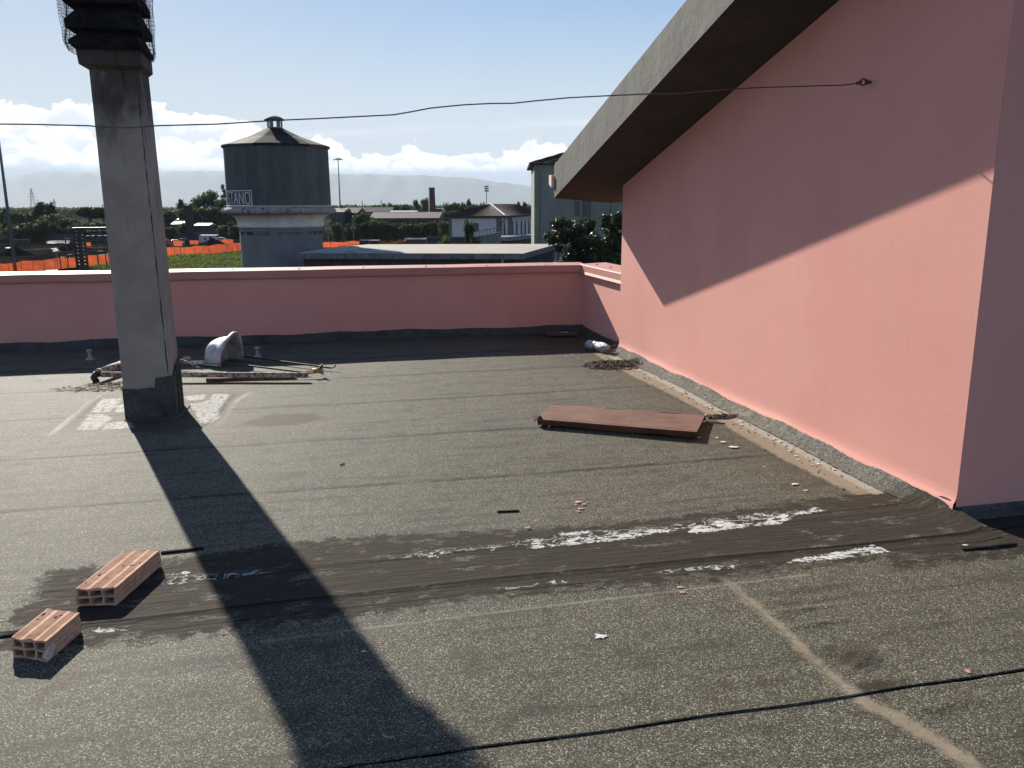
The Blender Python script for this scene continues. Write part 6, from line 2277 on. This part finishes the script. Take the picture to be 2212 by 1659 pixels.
cb_ = empty('site_cabin', (*WX(445, gdepth(525, 445))[:2], GZ), 'grey portable site cabin with one window and a dark door', 'cabin')
dpc = gdepth(525, 445)
a_, b_ = WX(426, dpc), WX(464, dpc)
zc_t = ZP(445, 509, dpc)
o = block(cb_, 'body', 'cabin_grey', a_, b_, 2.4, GZ, zc_t); loc(o, cb_)
o = block(cb_, 'roof', 'sheet_pale', WX(425, dpc - .2), WX(465, dpc - .2), 2.8, zc_t + .01, zc_t + .12); loc(o, cb_)
w_ = block(cb_, 'window', 'paint_white', WX(436, dpc - .06), WX(442.5, dpc - .06), .05, zc_t - 1.5, zc_t - .5); loc(w_, cb_)
block(w_, 'pane', 'window_dark', WX(436.6, dpc - .1), WX(441.9, dpc - .1), .03, zc_t - 1.42, zc_t - .58)
o = block(cb_, 'door', 'window_dark', WX(448, dpc - .06), WX(454, dpc - .06), .05, GZ + .1, zc_t - .35); loc(o, cb_)
dpb = gdepth(522, 508)
bx_ = block(None, 'storage_box', 'blue_plastic', WX(504, dpb), WX(513, dpb), 1.2, GZ, ZP(508, 513, dpb))
prop(bx_, 'small blue-grey storage box left of the water tower shaft', 'box')
for (x0, x1, lab) in ((774, 794, 'left of two long dark flat crates behind the annex roof'), (796, 816, 'right of two long flat crates behind the annex roof, paler lid')):
    dpb = 225
    t = empty('flat_crate', (*WX((x0 + x1) / 2, dpb)[:2], GZ), lab, 'crate', 'flat crates in the yard')
    zt_ = ZP(x0, 520.5, dpb)
    o = block(t, 'body', 'dark_roof', WX(x0, dpb), WX(x1, dpb), 1.2, GZ, zt_); loc(o, t)
    o = block(t, 'lid', 'sheet_pale' if x0 > 790 else 'dim_wall', WX(x0 - .5, dpb - .2), WX(x1 + .5, dpb - .2), 2.0, zt_ + .01, zt_ + .15); loc(o, t)


def mound(px, py, w, h_, label, seed):
    dp = gdepth(py, px); p = WX(px, dp)
    n, m_ = 28, 10
    X = np.zeros((m_ + 1, n + 1)); Y = X.copy(); Z = X.copy()
    r2 = random.Random(seed); ph = [r2.uniform(0, 6) for _ in range(5)]
    for j in range(m_ + 1):
        r = j / m_
        for i in range(n + 1):
            a = 2 * math.pi * i / n
            k = 1 + .15 * math.sin(3 * a + ph[0]) + .1 * math.sin(5 * a + ph[1])
            X[j, i] = p.x + w * r * k * math.cos(a); Y[j, i] = p.y + w * .6 * r * k * math.sin(a)
            Z[j, i] = GZ - .05 + h_ * (1 - r) ** .9 * (1 + .18 * math.sin(7 * a + ph[2] + 5 * r)) + .12 * math.sin(11 * a + 9 * r + ph[3]) * r * (1 - r) * 4
    prop(grid_obj('earth_mound', X, Y, Z, 'earth_dark'), label, 'earth mound', 'heaps of dark earth in the yard')


mound(455, 531, 4.0, 1.9, 'dark earth heap in front of the site cabin', 1)
mound(42, 524, 8.5, 2.6, 'largest dark earth heap left of the white van', 2)
mound(22, 553, 4.6, 1.9, 'unidentified dark mass beside the left mast, shaped as a heap', 3)  # machine-like dark mass, not identified, built as a low heap
mound(142, 541, 5.0, 1.4, 'low dark heap left of the gantry', 4)
mound(112, 552, 6.5, .7, 'flat black heap behind the near netting', 5)
mound(60, 562, 4.5, .6, 'low heap of spoil just behind the near netting', 6)


def stackp(px0, px1, py, n, label, seed, m='sheet_pale'):
    dp = gdepth(py, px0)
    t = empty('plank_stack', (*WX((px0 + px1) / 2, dp)[:2], GZ), label, 'stack')
    r2 = random.Random(seed)
    for k in range(n):
        a_, b_ = WX(px0 + r2.uniform(0, 10) * (px1 - px0) / 60, dp + r2.uniform(-1, 1)), WX(px1 - r2.uniform(0, 12) * (px1 - px0) / 60, dp + r2.uniform(-1, 1))
        o = block(t, 'board', m, a_, b_, .5, GZ + .28 + .22 * k, GZ + .40 + .22 * k); loc(o, t)


stackp(92, 150, 529, 4, 'long stack of pale boards in the middle of the yard', 1)
stackp(102, 118, 547, 4, 'short stack of pale sheets nearer than the long boards', 2)
stackp(83, 114, 594, 2, 'pale boards lying just beyond the parapet at the left', 3)
stackp(200, 225, 562, 2, 'pale boards between the gantry and the chimney', 4)
stackp(1, 12, 541, 2, 'pale strip of boards at the very left edge', 5)

# rutted bands of spoil and gravel: raised low strips
def band(pts_, w, m, lab, h_=.12):
    P = [Vector((*W(px, py, gdepth(py, px))[:2], GZ)) for px, py in pts_]
    mb = MB(); r2 = random.Random(len(pts_) + int(w * 10))
    n = 40; Q = []
    for i in range(n + 1):
        t = i / n * (len(P) - 1); k = min(int(t), len(P) - 2); Q.append(P[k].lerp(P[k + 1], t - k))
    d = (Q[-1] - Q[0]).normalized(); nn = Vector((-d.y, d.x, 0))
    for q in Q:
        a_, b_ = w * r2.uniform(.7, 1.2), w * r2.uniform(.7, 1.2)
        mb.v += [tuple(q - nn * a_ + Vector((0, 0, .012))), tuple(q + Vector((0, 0, h_ * r2.uniform(.6, 1.1)))), tuple(q + nn * b_ + Vector((0, 0, .012)))]
    for i in range(n):
        mb.f += [(3 * i, 3 * i + 3, 3 * i + 4, 3 * i + 1), (3 * i + 1, 3 * i + 4, 3 * i + 5, 3 * i + 2)]
    prop(mb.build('gravel_band', m), lab, kind='stuff')


simple('gravel_pale', (0.060, 0.052, 0.045), 0.95, 0.4, 0.5, 0.6, bd=0.2, spec=0.0)
simple('gravel_mid', (0.040, 0.037, 0.034), 0.95, 0.4, 0.5, 0.6, bd=0.2, spec=0.0)
band([(15, 541), (60, 539), (150, 536), (230, 534)], 2.6, 'gravel_pale', 'pale graded gravel band across the yard')
band([(-10, 575), (80, 569), (160, 562), (235, 556)], 1.0, 'gravel_pale', 'pale wheel track behind the near netting', .1)
band([(40, 563), (110, 559), (230, 550)], .8, 'gravel_mid', 'grey wheel track across the yard', .1)
band([(360, 538), (420, 535), (450, 534)], 2.2, 'gravel_mid', 'grey gravel strip before the parked cars', .1)
band([(60, 604), (150, 597), (240, 590)], 1.5, 'gravel_mid', 'gravel path beyond the parapet', .1)

# railway tracks among weeds
def track(p0_, p1_, label):
    a_ = Vector((*W(*p0_, gdepth(p0_[1], p0_[0]))[:2], GZ)); b_ = Vector((*W(*p1_, gdepth(p1_[1], p1_[0]))[:2], GZ))
    d = (b_ - a_).normalized(); nn = Vector((-d.y, d.x, 0))
    t = empty('railway_track', (a_ + b_) / 2, label, 'railway track', 'disused tracks among the weeds')
    for s in (-.72, .72):
        o = MB().bar(a_ + nn * s + Vector((0, 0, .30)), b_ + nn * s + Vector((0, 0, .30)), .10, .16).build('rail', 'rail_steel', t); loc(o, t)
    o = MB().prism([tuple(a_ - nn * 1.3), tuple(b_ - nn * 1.3), tuple(b_ + nn * 1.3), tuple(a_ + nn * 1.3)], GZ + .01, GZ + .2).build('ballast', 'earth_dark', t); loc(o, t)


track((340, 569), (560, 554), 'overgrown track farthest from the roof, between chimney and tower')
track((330, 585), (560, 566), 'overgrown middle track between chimney and tower')
track((420, 590), (560, 577), 'overgrown near track next to the water tower')
track((200, 556), (240, 553), 'short stretch of dark track left of the chimney')

def leafmesh(name, cen, size, asp=1.0, normals=None, curl=False):
    n = len(cen)
    nrm_ = rng.normal(size=(n, 3)) if normals is None else normals
    nrm_ /= np.linalg.norm(nrm_, axis=1)[:, None] + 1e-9
    t = rng.normal(size=(n, 3)); t -= (t * nrm_).sum(1)[:, None] * nrm_; t /= np.linalg.norm(t, axis=1)[:, None] + 1e-9
    b = np.cross(nrm_, t)
    s = size * rng.uniform(.6, 1.3, n)[:, None]
    v = np.stack([cen - t * s, cen - b * s * asp, cen + t * s, cen + b * s * asp], 1).reshape(-1, 3)
    me = bpy.data.meshes.new(name)
    me.vertices.add(len(v)); me.vertices.foreach_set('co', v.ravel())
    me.loops.add(4 * n); me.loops.foreach_set('vertex_index', np.arange(4 * n, dtype=np.int32))
    me.polygons.add(n); me.polygons.foreach_set('loop_start', np.arange(0, 4 * n, 4, dtype=np.int32))
    me.update(calc_edges=True)
    return me


def weeds(poly_px, n, label, h_=.55, seed=0, m='weed'):
    P = [W(px, py, gdepth(py, px)) for px, py in poly_px]
    xs_ = [p.x for p in P]; ys_ = [p.y for p in P]
    PP = np.array([[p.x, p.y] for p in P])
    # rows of clumps running with the tracks
    X = rng.uniform(min(xs_), max(xs_), n * 4); Y = rng.uniform(min(ys_), max(ys_), n * 4)
    ins = poly_sdf(PP, X, Y) > 0
    nz_ = np.sin(X * .35 + np.sin(Y * .5) * 2) * np.sin(Y * .9 + X * .15) + .5 * np.sin(Y * 2.1 + X * .5)
    keep = ins & (nz_ > -.25 + rng.normal(0, .35, len(X)))
    X, Y, nz_ = X[keep][:n], Y[keep][:n], nz_[keep][:n]
    Zv = GZ + .1 + rng.random(len(X)) ** 1.4 * h_ * (1 + np.clip(nz_, 0, 1))
    cen = np.stack([X, Y, Zv], 1)
    me = leafmesh('weeds', cen, .20, .55)
    me.materials.append(MATS[m])
    o = bpy.data.objects.new('weeds', me); col.objects.link(o)
    prop(o, label, kind='stuff')


weeds([(345, 560), (430, 557), (560, 546), (560, 600), (345, 600)], 26000, 'rank green weeds over the old tracks between chimney and tower')
weeds([(178, 583), (250, 574), (250, 600), (170, 600)], 7000, 'green weeds beyond the parapet left of the chimney')
weeds([(720, 531), (830, 526), (880, 524), (880, 532), (720, 534)], 2500, 'weeds along the foot of the orange netting')
weeds([(112, 598), (172, 590), (172, 602), (112, 606)], 1500, 'thin grass left of the gantry foot', .25)


# ------------------------------------------------------------------ trees
def lobes_points(lobes, n, r2, shell=.55):
    """leaf clump centres spread through ellipsoid lobes, thicker towards the outside, with gaps"""
    out = []; norm = []
    vol = np.array([l[3] * l[4] * l[5] for l in lobes]) ** .67
    cnt = (vol / vol.sum() * n).astype(int)
    for (cx_, cy_, cz_, rx, ry, rz), k in zip(lobes, cnt):
        d = r2.normal(size=(k, 3)); d /= np.linalg.norm(d, axis=1)[:, None]
        rad = shell + (1 - shell) * r2.random(k)
        ruff = 1 + .22 * np.sin(d[:, 0] * 7 + cx_) * np.sin(d[:, 2] * 6 + cy_) + .12 * r2.normal(size=k)
        p = d * (rad * ruff)[:, None] * np.array([rx, ry, rz]) + np.array([cx_, cy_, cz_])
        out.append(p); norm.append(d + r2.normal(size=(k, 3)) * .7)
    return np.concatenate(out), np.concatenate(norm)


def tree_mesh(kind, seed):
    """unit tree, 1 m tall; returns crown mesh and trunk mesh"""
    r2 = np.random.default_rng(seed)
    L_ = []
    if kind == 'round':
        for k in range(16):
            a = r2.uniform(0, 6.28); q = r2.uniform(.0, .28); z = r2.uniform(.20, .84)
            s = r2.uniform(.11, .19) * (1.15 - abs(z - .6))
            L_.append((q * math.cos(a), q * math.sin(a), z, s, s, s * .85))
        L_.append((0, 0, .50, .26, .26, .32)); n, th = 5200, .030
    elif kind == 'tall':
        for k in range(14):
            a = r2.uniform(0, 6.28); z = r2.uniform(.22, .90); q = r2.uniform(.0, .17) * (1.1 - z * .7)
            s = r2.uniform(.07, .13) * (1.2 - z * .5)
            L_.append((q * math.cos(a), q * math.sin(a), z, s, s, s * 1.5))
        n, th = 3600, .025
    elif kind == 'pine':
        for k in range(15):
            a = r2.uniform(0, 6.28); q = r2.uniform(.05, .55)
            L_.append((q * math.cos(a), q * math.sin(a), .80 + r2.uniform(-.06, .05) - .10 * q, .20, .20, .11))
        n, th = 4600, .035
    elif kind == 'cypress':
        for k in range(8):
            z = .1 + .8 * k / 7; L_.append((0, 0, z, .10 * (1.08 - z), .10 * (1.08 - z), .12))
        n, th = 1100, .02
    elif kind == 'sparse':
        for k in range(9):
            a = r2.uniform(0, 6.28); q = r2.uniform(.02, .16); z = r2.uniform(.68, .95)
            L_.append((q * math.cos(a), q * math.sin(a), z, .07, .07, .045))
        n, th = 700, .014
    elif kind == 'bush':
        for k in range(10):
            a = r2.uniform(0, 6.28); q = r2.uniform(.0, .40); z = r2.uniform(.25, .75)
            L_.append((q * math.cos(a), q * math.sin(a), z, .24, .24, .22))
        n, th = 2600, .03
    pts_, nm = lobes_points(L_, n, r2, .35)
    me = leafmesh('crown', pts_, {'round': .030, 'tall': .026, 'pine': .046, 'cypress': .024, 'sparse': .018, 'bush': .040}[kind], .6, nm)
    mb = MB()
    top = {'round': .62, 'tall': .8, 'pine': .78, 'cypress': .6, 'sparse': .85, 'bush': .4}[kind]
    mb.tube([(0, 0, 0), (.01, 0, top * .5), (0, .01, top)], [th, th * .75, th * .3], 7)
    for k in range(6):
        l = L_[k % len(L_)]
        z0_ = top * r2.uniform(.45, .9)
        mb.tube([(0, 0, z0_), (l[0] * .5, l[1] * .5, (z0_ + l[2]) / 2 + .01), (l[0], l[1], l[2])], [th * .4, th * .3, th * .1], 5)
    tm = mb.mesh('trunk'); tm.materials.append(MATS['bark'])
    return me, tm


TREES = {}
def tree(kind, m, px, depth, py_top, wpx, label, group=None, variant=0, name=None, zbase=GZ, cat='tree'):
    key = (kind, variant, m)
    if key not in TREES:
        base = (kind, variant)
        if base not in TREES: TREES[base] = tree_mesh(kind, 50 + variant * 7 + len(kind))
        cm, tm = TREES[base]
        cm = cm.copy(); cm.materials.clear(); cm.materials.append(MATS[m])
        TREES[key] = (cm, tm)
    cm, tm = TREES[key]
    p = WX(px, depth); H = ZP(px, py_top, depth) - zbase
    wid = wpx * depth / FOC
    ref = {'round': .72, 'tall': .42, 'pine': 1.35, 'cypress': .18, 'sparse': .42, 'bush': 1.2}[kind]
    sx = wid / ref
    t = empty(name or {'pine': 'umbrella_pine', 'cypress': 'cypress_tree', 'bush': 'bush'}.get(kind, 'leafy_tree'), (p.x, p.y, zbase), label, cat, group, random.uniform(0, 6.28))
    t.scale = (sx, sx, H)
    for nm_, me in (('crown', cm), ('trunk', tm)):
        q = bpy.data.objects.new(nm_, me); col.objects.link(q); q.parent = t
    return t


GRP = 'trees round the rail yard'
T = [
 ('tall', 'leaf_mid', 12, 300, 449, 34, 'olive green tree behind the left mast'),
 ('round', 'leaf_mid', 34, 290, 447, 54, 'broad tree right of the left mast, with uneven top'),
 ('round', 'leaf_mid', 62, 310, 451, 44, 'low round tree under the tiny left pylon'),
 ('tall', 'leaf_dark', 88, 285, 434, 42, 'tall dark tree rising just right of the large pylon'),
 ('tall', 'leaf_dark', 106, 290, 440, 44, 'dark tree on the shoulder of the tall one near the pylon'),
 ('round', 'leaf_mid', 120, 275, 455, 60, 'spreading tree below the two distant pylons'),
 ('round', 'leaf_dark', 92, 262, 470, 48, 'low dark tree in front of the pylon trees'),
 ('round', 'leaf_mid', 146, 270, 463, 54, 'rounded tree left of the umbrella pine'),
 ('pine', 'leaf_pine', 192, 285, 443, 84, 'wide dark umbrella pine left of the chimney'),
 ('pine', 'leaf_pine', 222, 290, 445, 66, 'dark umbrella pine half hidden by the chimney'),
 ('round', 'leaf_dark', 172, 268, 474, 52, 'dark undergrowth tree beneath the umbrella pine'),
 ('round', 'leaf_dark', 215, 268, 474, 54, 'dark undergrowth tree beneath the pine, next to the chimney'),
 ('round', 'leaf_dark', 50, 262, 478, 60, 'low dark thicket tree behind the yard sheds at left'),
 ('bush', 'leaf_dark', 24, 264, 482, 54, 'low rounded thicket just right of the left mast'),
 ('bush', 'leaf_dark', 70, 265, 480, 58, 'low rounded thicket behind the pale shed strips'),
 ('bush', 'leaf_mid', 116, 264, 482, 60, 'low rounded thicket above the boundary wall by the van'),
 ('bush', 'leaf_dark', 160, 265, 480, 60, 'low rounded thicket above the gantry beam'),
 ('bush', 'leaf_dark', 212, 264, 482, 60, 'low rounded thicket between gantry and chimney'),
 ('bush', 'leaf_dark', 395, 266, 476, 44, 'low dark shrubbery behind the small white-roofed shed'),
 ('bush', 'leaf_dark', 436, 285, 468, 60, 'low dark shrubbery left of the beige-roofed shed'),
 ('round', 'leaf_mid', 366, 330, 455, 40, 'pale hazy tree just right of the chimney'),
 ('tall', 'leaf_dark', 392, 300, 428, 26, 'separate leaning tree at the left of the big clump'),
 ('round', 'leaf_dark', 410, 310, 428, 60, 'left tree of the big dark clump beside the tower'),
 ('round', 'leaf_dark', 438, 305, 415, 72, 'second tree of the big dark clump beside the tower'),
 ('round', 'leaf_dark', 462, 310, 405, 74, 'highest tree of the big dark clump beside the tower'),
 ('round', 'leaf_dark', 488, 300, 418, 60, 'tree of the big clump touching the water tower'),
 ('round', 'leaf_dark', 372, 320, 448, 50, 'low tree leading up to the big dark clump'),
 ('round', 'leaf_dark', 420, 290, 440, 60, 'lower front tree of the clump above the white-roofed sheds'),
 ('round', 'leaf_dark', 455, 290, 436, 64, 'lower front tree of the clump above the beige-roofed shed'),
 ('round', 'leaf_dark', 490, 292, 440, 60, 'lower front tree of the clump behind the tower ledge'),
 ('sparse', 'leaf_dark', 487, 340, 396, 26, 'lone tall tree with flat open crown above the clump'),
 ('sparse', 'leaf_dark', 498, 345, 407, 22, 'small open crown right of the lone tall tree'),
 ('round', 'leaf_dark', 482, 258, 482, 44, 'dark bushy tree behind the white off-road car'),
 ('round', 'leaf_dark', 508, 252, 474, 48, 'dark bushy tree against the tower shaft, left side'),
 ('round', 'leaf_dark', 364, 262, 486, 30, 'small dark tree behind the white estate car'),
 ('round', 'leaf_dark', 722, 380, 438, 26, 'distant tree directly right of the tank'),
 ('tall', 'leaf_dark', 738, 400, 441, 18, 'small distant tree behind the tall mast'),
 ('round', 'leaf_dark', 776, 420, 439, 22, 'small dark tree left of the cypress'),
 ('cypress', 'leaf_pine', 783.5, 380, 433, 9, 'lone dark cypress on the skyline right of the tower'),
 ('round', 'leaf_pale', 838, 420, 434, 34, 'pale round tree at the left of the skyline row'),
 ('round', 'leaf_mid', 857, 410, 434, 30, 'second tree of the skyline row right of the tower'),
 ('round', 'leaf_dark', 874, 405, 435, 32, 'third, darker tree of the skyline row'),
 ('tall', 'leaf_pale', 900, 400, 430, 26, 'pale tall tree second left of the brick chimney'),
 ('tall', 'leaf_pale', 918, 400, 429, 26, 'pale tall tree touching the brick chimney'),
 ('round', 'leaf_mid', 974, 340, 430, 44, 'big round tree between brick chimney and white hall'),
 ('round', 'leaf_dark', 998, 350, 433, 34, 'dark tree left of the hall roof ridge'),
 ('tall', 'leaf_dark', 1013, 360, 431, 20, 'narrow tree left of the hall roof ridge'),
 ('round', 'leaf_dark', 1026, 350, 434, 32, 'dark tree just behind the hall ridge end'),
 ('round', 'leaf_dark', 1042, 360, 432, 16, 'tree top left of the stadium light'),
 ('round', 'leaf_dark', 1058, 360, 433, 22, 'tree top right of the stadium light'),
 ('round', 'leaf_dark', 1106, 380, 437, 18, 'tree top over the right slope of the hall roof'),
 ('tall', 'leaf_dark', 1120, 380, 434, 18, 'spiky tree over the right slope of the hall roof'),
 ('tall', 'leaf_dark', 1134, 380, 437, 18, 'second spiky tree near the green building'),
 ('round', 'leaf_dark', 1149, 380, 438, 20, 'tree touching the edge of the green building'),
 ('round', 'leaf_mid', 792, 246, 454, 52, 'large olive tree in front of the dark warehouse'),
 ('round', 'leaf_mid', 812, 240, 466, 52, 'olive tree below the brown roof, left end'),
 ('round', 'leaf_dark', 777, 240, 476, 40, 'dark shrubby tree right of the tall mast'),
 ('round', 'leaf_dark', 755, 243, 478, 34, 'dark shrubby tree just behind the tall mast'),
 ('round', 'leaf_mid', 726, 245, 474, 34, 'greyish tree under the pale gabled house'),
 ('round', 'leaf_dark', 838, 238, 476, 42, 'dark tree under the brown roof, second'),
 ('round', 'leaf_dark', 864, 238, 478, 44, 'dark tree under the brown roof, third'),
 ('round', 'leaf_dark', 892, 238, 477, 44, 'dark tree under the brown roof, fourth'),
 ('round', 'leaf_dark', 918, 236, 475, 44, 'dark tree below the brick chimney'),
 ('round', 'leaf_dark', 944, 236, 474, 42, 'dark tree right below the brick block'),
 ('round', 'leaf_mid', 962, 230, 470, 40, 'tree against the left corner of the white hall'),
 ('round', 'leaf_dark', 980, 300, 448, 50, 'dark tree behind the left slope of the hall roof'),
]
for i, (k, m, px, dp, yt, w, lab) in enumerate(T):
    tree(k, m, px, dp, yt, w, lab, GRP, variant=i % 3 if k in ('round', 'tall', 'bush') else 0)
# bushes behind the annex
tree('tall', 'leaf_dark', 1014, 118, 478, 34, 'dark pointed tree in front of the white hall', GRP, 1)
tree('bush', 'leaf_dark', 1030, 116, 500, 40, 'dark bush at the foot of the pointed tree', GRP, 0, cat='bush')
tree('bush', 'leaf_bright', 962, 120, 503, 52, 'bright green bush left of the pointed tree', GRP, 1, cat='bush')
tree('bush', 'leaf_mid', 985, 119, 508, 34, 'darker green bush against the pointed tree', GRP, 2, cat='bush')
tree('bush', 'leaf_mid', 864, 150, 514, 38, 'isolated green bush behind the annex roof', GRP, 0, cat='bush')
tree('bush', 'leaf_bright', 1148, 80, 519, 10, 'small yellowish plant behind the annex corner', GRP, 2, cat='bush')

# far woodland strips that read as one mass
def woods(px0, px1, depth, py_top, n, label, m, amp=3.0):
    X_, Y_, Z_v = [], [], []
    pxr = rng.uniform(px0, px1, n)
    dpr = depth * rng.uniform(.85, 1.15, n)
    hb2 = np.sin(pxr * .11) * .4 + np.sin(pxr * .27 + 1) * .35 + np.sin(pxr * .63) * .25
    C_ = []
    for a, d_, s in zip(pxr, dpr, hb2):
        p = WX(a, d_); zt2 = ZP(a, py_top - amp * s, depth)
        C_.append((p.x, p.y, GZ + (zt2 - GZ) * rng.random() ** .6))
    me = leafmesh('distant_woods', np.array(C_), depth * .0022, .7)
    me.materials.append(MATS[m])
    o = bpy.data.objects.new('distant_woods', me); col.objects.link(o)
    prop(o, label, kind='stuff')


woods(-60, 300, 900, 455, 6000, 'hazy woods on the plain behind the left trees', 'leaf_pine')
woods(330, 720, 1000, 454, 5000, 'hazy woods on the plain behind the big clump', 'leaf_pine')
woods(690, 1200, 800, 448.5, 9000, 'hazy woods on the plain right of the tower', 'leaf_pine', 3.5)
woods(690, 1200, 1900, 445.5, 6000, 'faint far line of trees at the foot of the hills', 'leaf_mid', 2)
woods(-60, 720, 1900, 450.5, 7000, 'faint far tree line at the foot of the hills, left', 'leaf_mid', 2)

# big glossy tree by the house, leaf by leaf
def big_tree(px, depth, lob, n, label, size, m='leaf_gloss', name='magnolia_tree', cat='tree'):
    p = WX(px, depth)
    t = empty(name, (p.x, p.y, GZ), label, cat, 'glossy trees behind the return parapet')
    r2 = np.random.default_rng(int(px))
    L_ = []
    for (ax, ay, rad, dd) in lob:
        q = W(ax, ay, depth + dd); rr3 = rad * depth / FOC
        L_.append((q.x - p.x, q.y - p.y, q.z - GZ, rr3, rr3 * 1.1, rr3 * .9))
    # break each lobe into sub-clumps so that the outline is ragged
    L2_ = []
    for l in L_:
        for _ in range(10):
            d = r2.normal(size=3); d /= np.linalg.norm(d)
            k = r2.uniform(.45, .95)
            s = l[3] * r2.uniform(.34, .56)
            L2_.append((l[0] + d[0] * l[3] * k, l[1] + d[1] * l[4] * k, l[2] + d[2] * l[5] * k, s, s, s * .8))
    pts_, nm = lobes_points(L2_, n, r2, .3)
    nm[:, 2] += .7
    me = leafmesh('crown', pts_, size, .45, nm); me.materials.append(MATS[m])
    q = bpy.data.objects.new('crown', me); col.objects.link(q); q.parent = t
    mb = MB()
    mb.tube([(0, 0, 0), (.05, .1, 2.5), (0, 0, 4.5)], [.22, .17, .12], 9)
    for l in L_:
        mb.tube([(0, 0, 3.4), (l[0] * .5, l[1] * .5, (3.4 + l[2]) / 2), (l[0], l[1], l[2])], [.11, .07, .03], 6)
    mb.build('trunk', 'bark', t)


big_tree(1225, 36, [(1222, 492, 30, 0), (1250, 520, 38, .5), (1205, 520, 26, .3), (1215, 560, 40, 0), (1245, 570, 40, .6)], 24000, 'glossy dark-leaved tree nearest the annex corner', .062)
big_tree(1272, 39, [(1272, 490, 26, .5), (1262, 520, 34, 1), (1285, 535, 36, 0), (1280, 575, 40, 1)], 20000, 'darker middle tree between the two glossier crowns', .062, 'leaf_dark')
big_tree(1330, 35, [(1322, 480, 26, 0), (1340, 500, 34, 0), (1310, 520, 30, 0), (1330, 550, 44, .6), (1300, 560, 34, 0)], 26000, 'glossy tree rising against the house corner', .062)
tree('bush', 'leaf_bright', 1330, 24, 560, 34, 'low bright shrub just over the return parapet', None, 1, cat='bush')
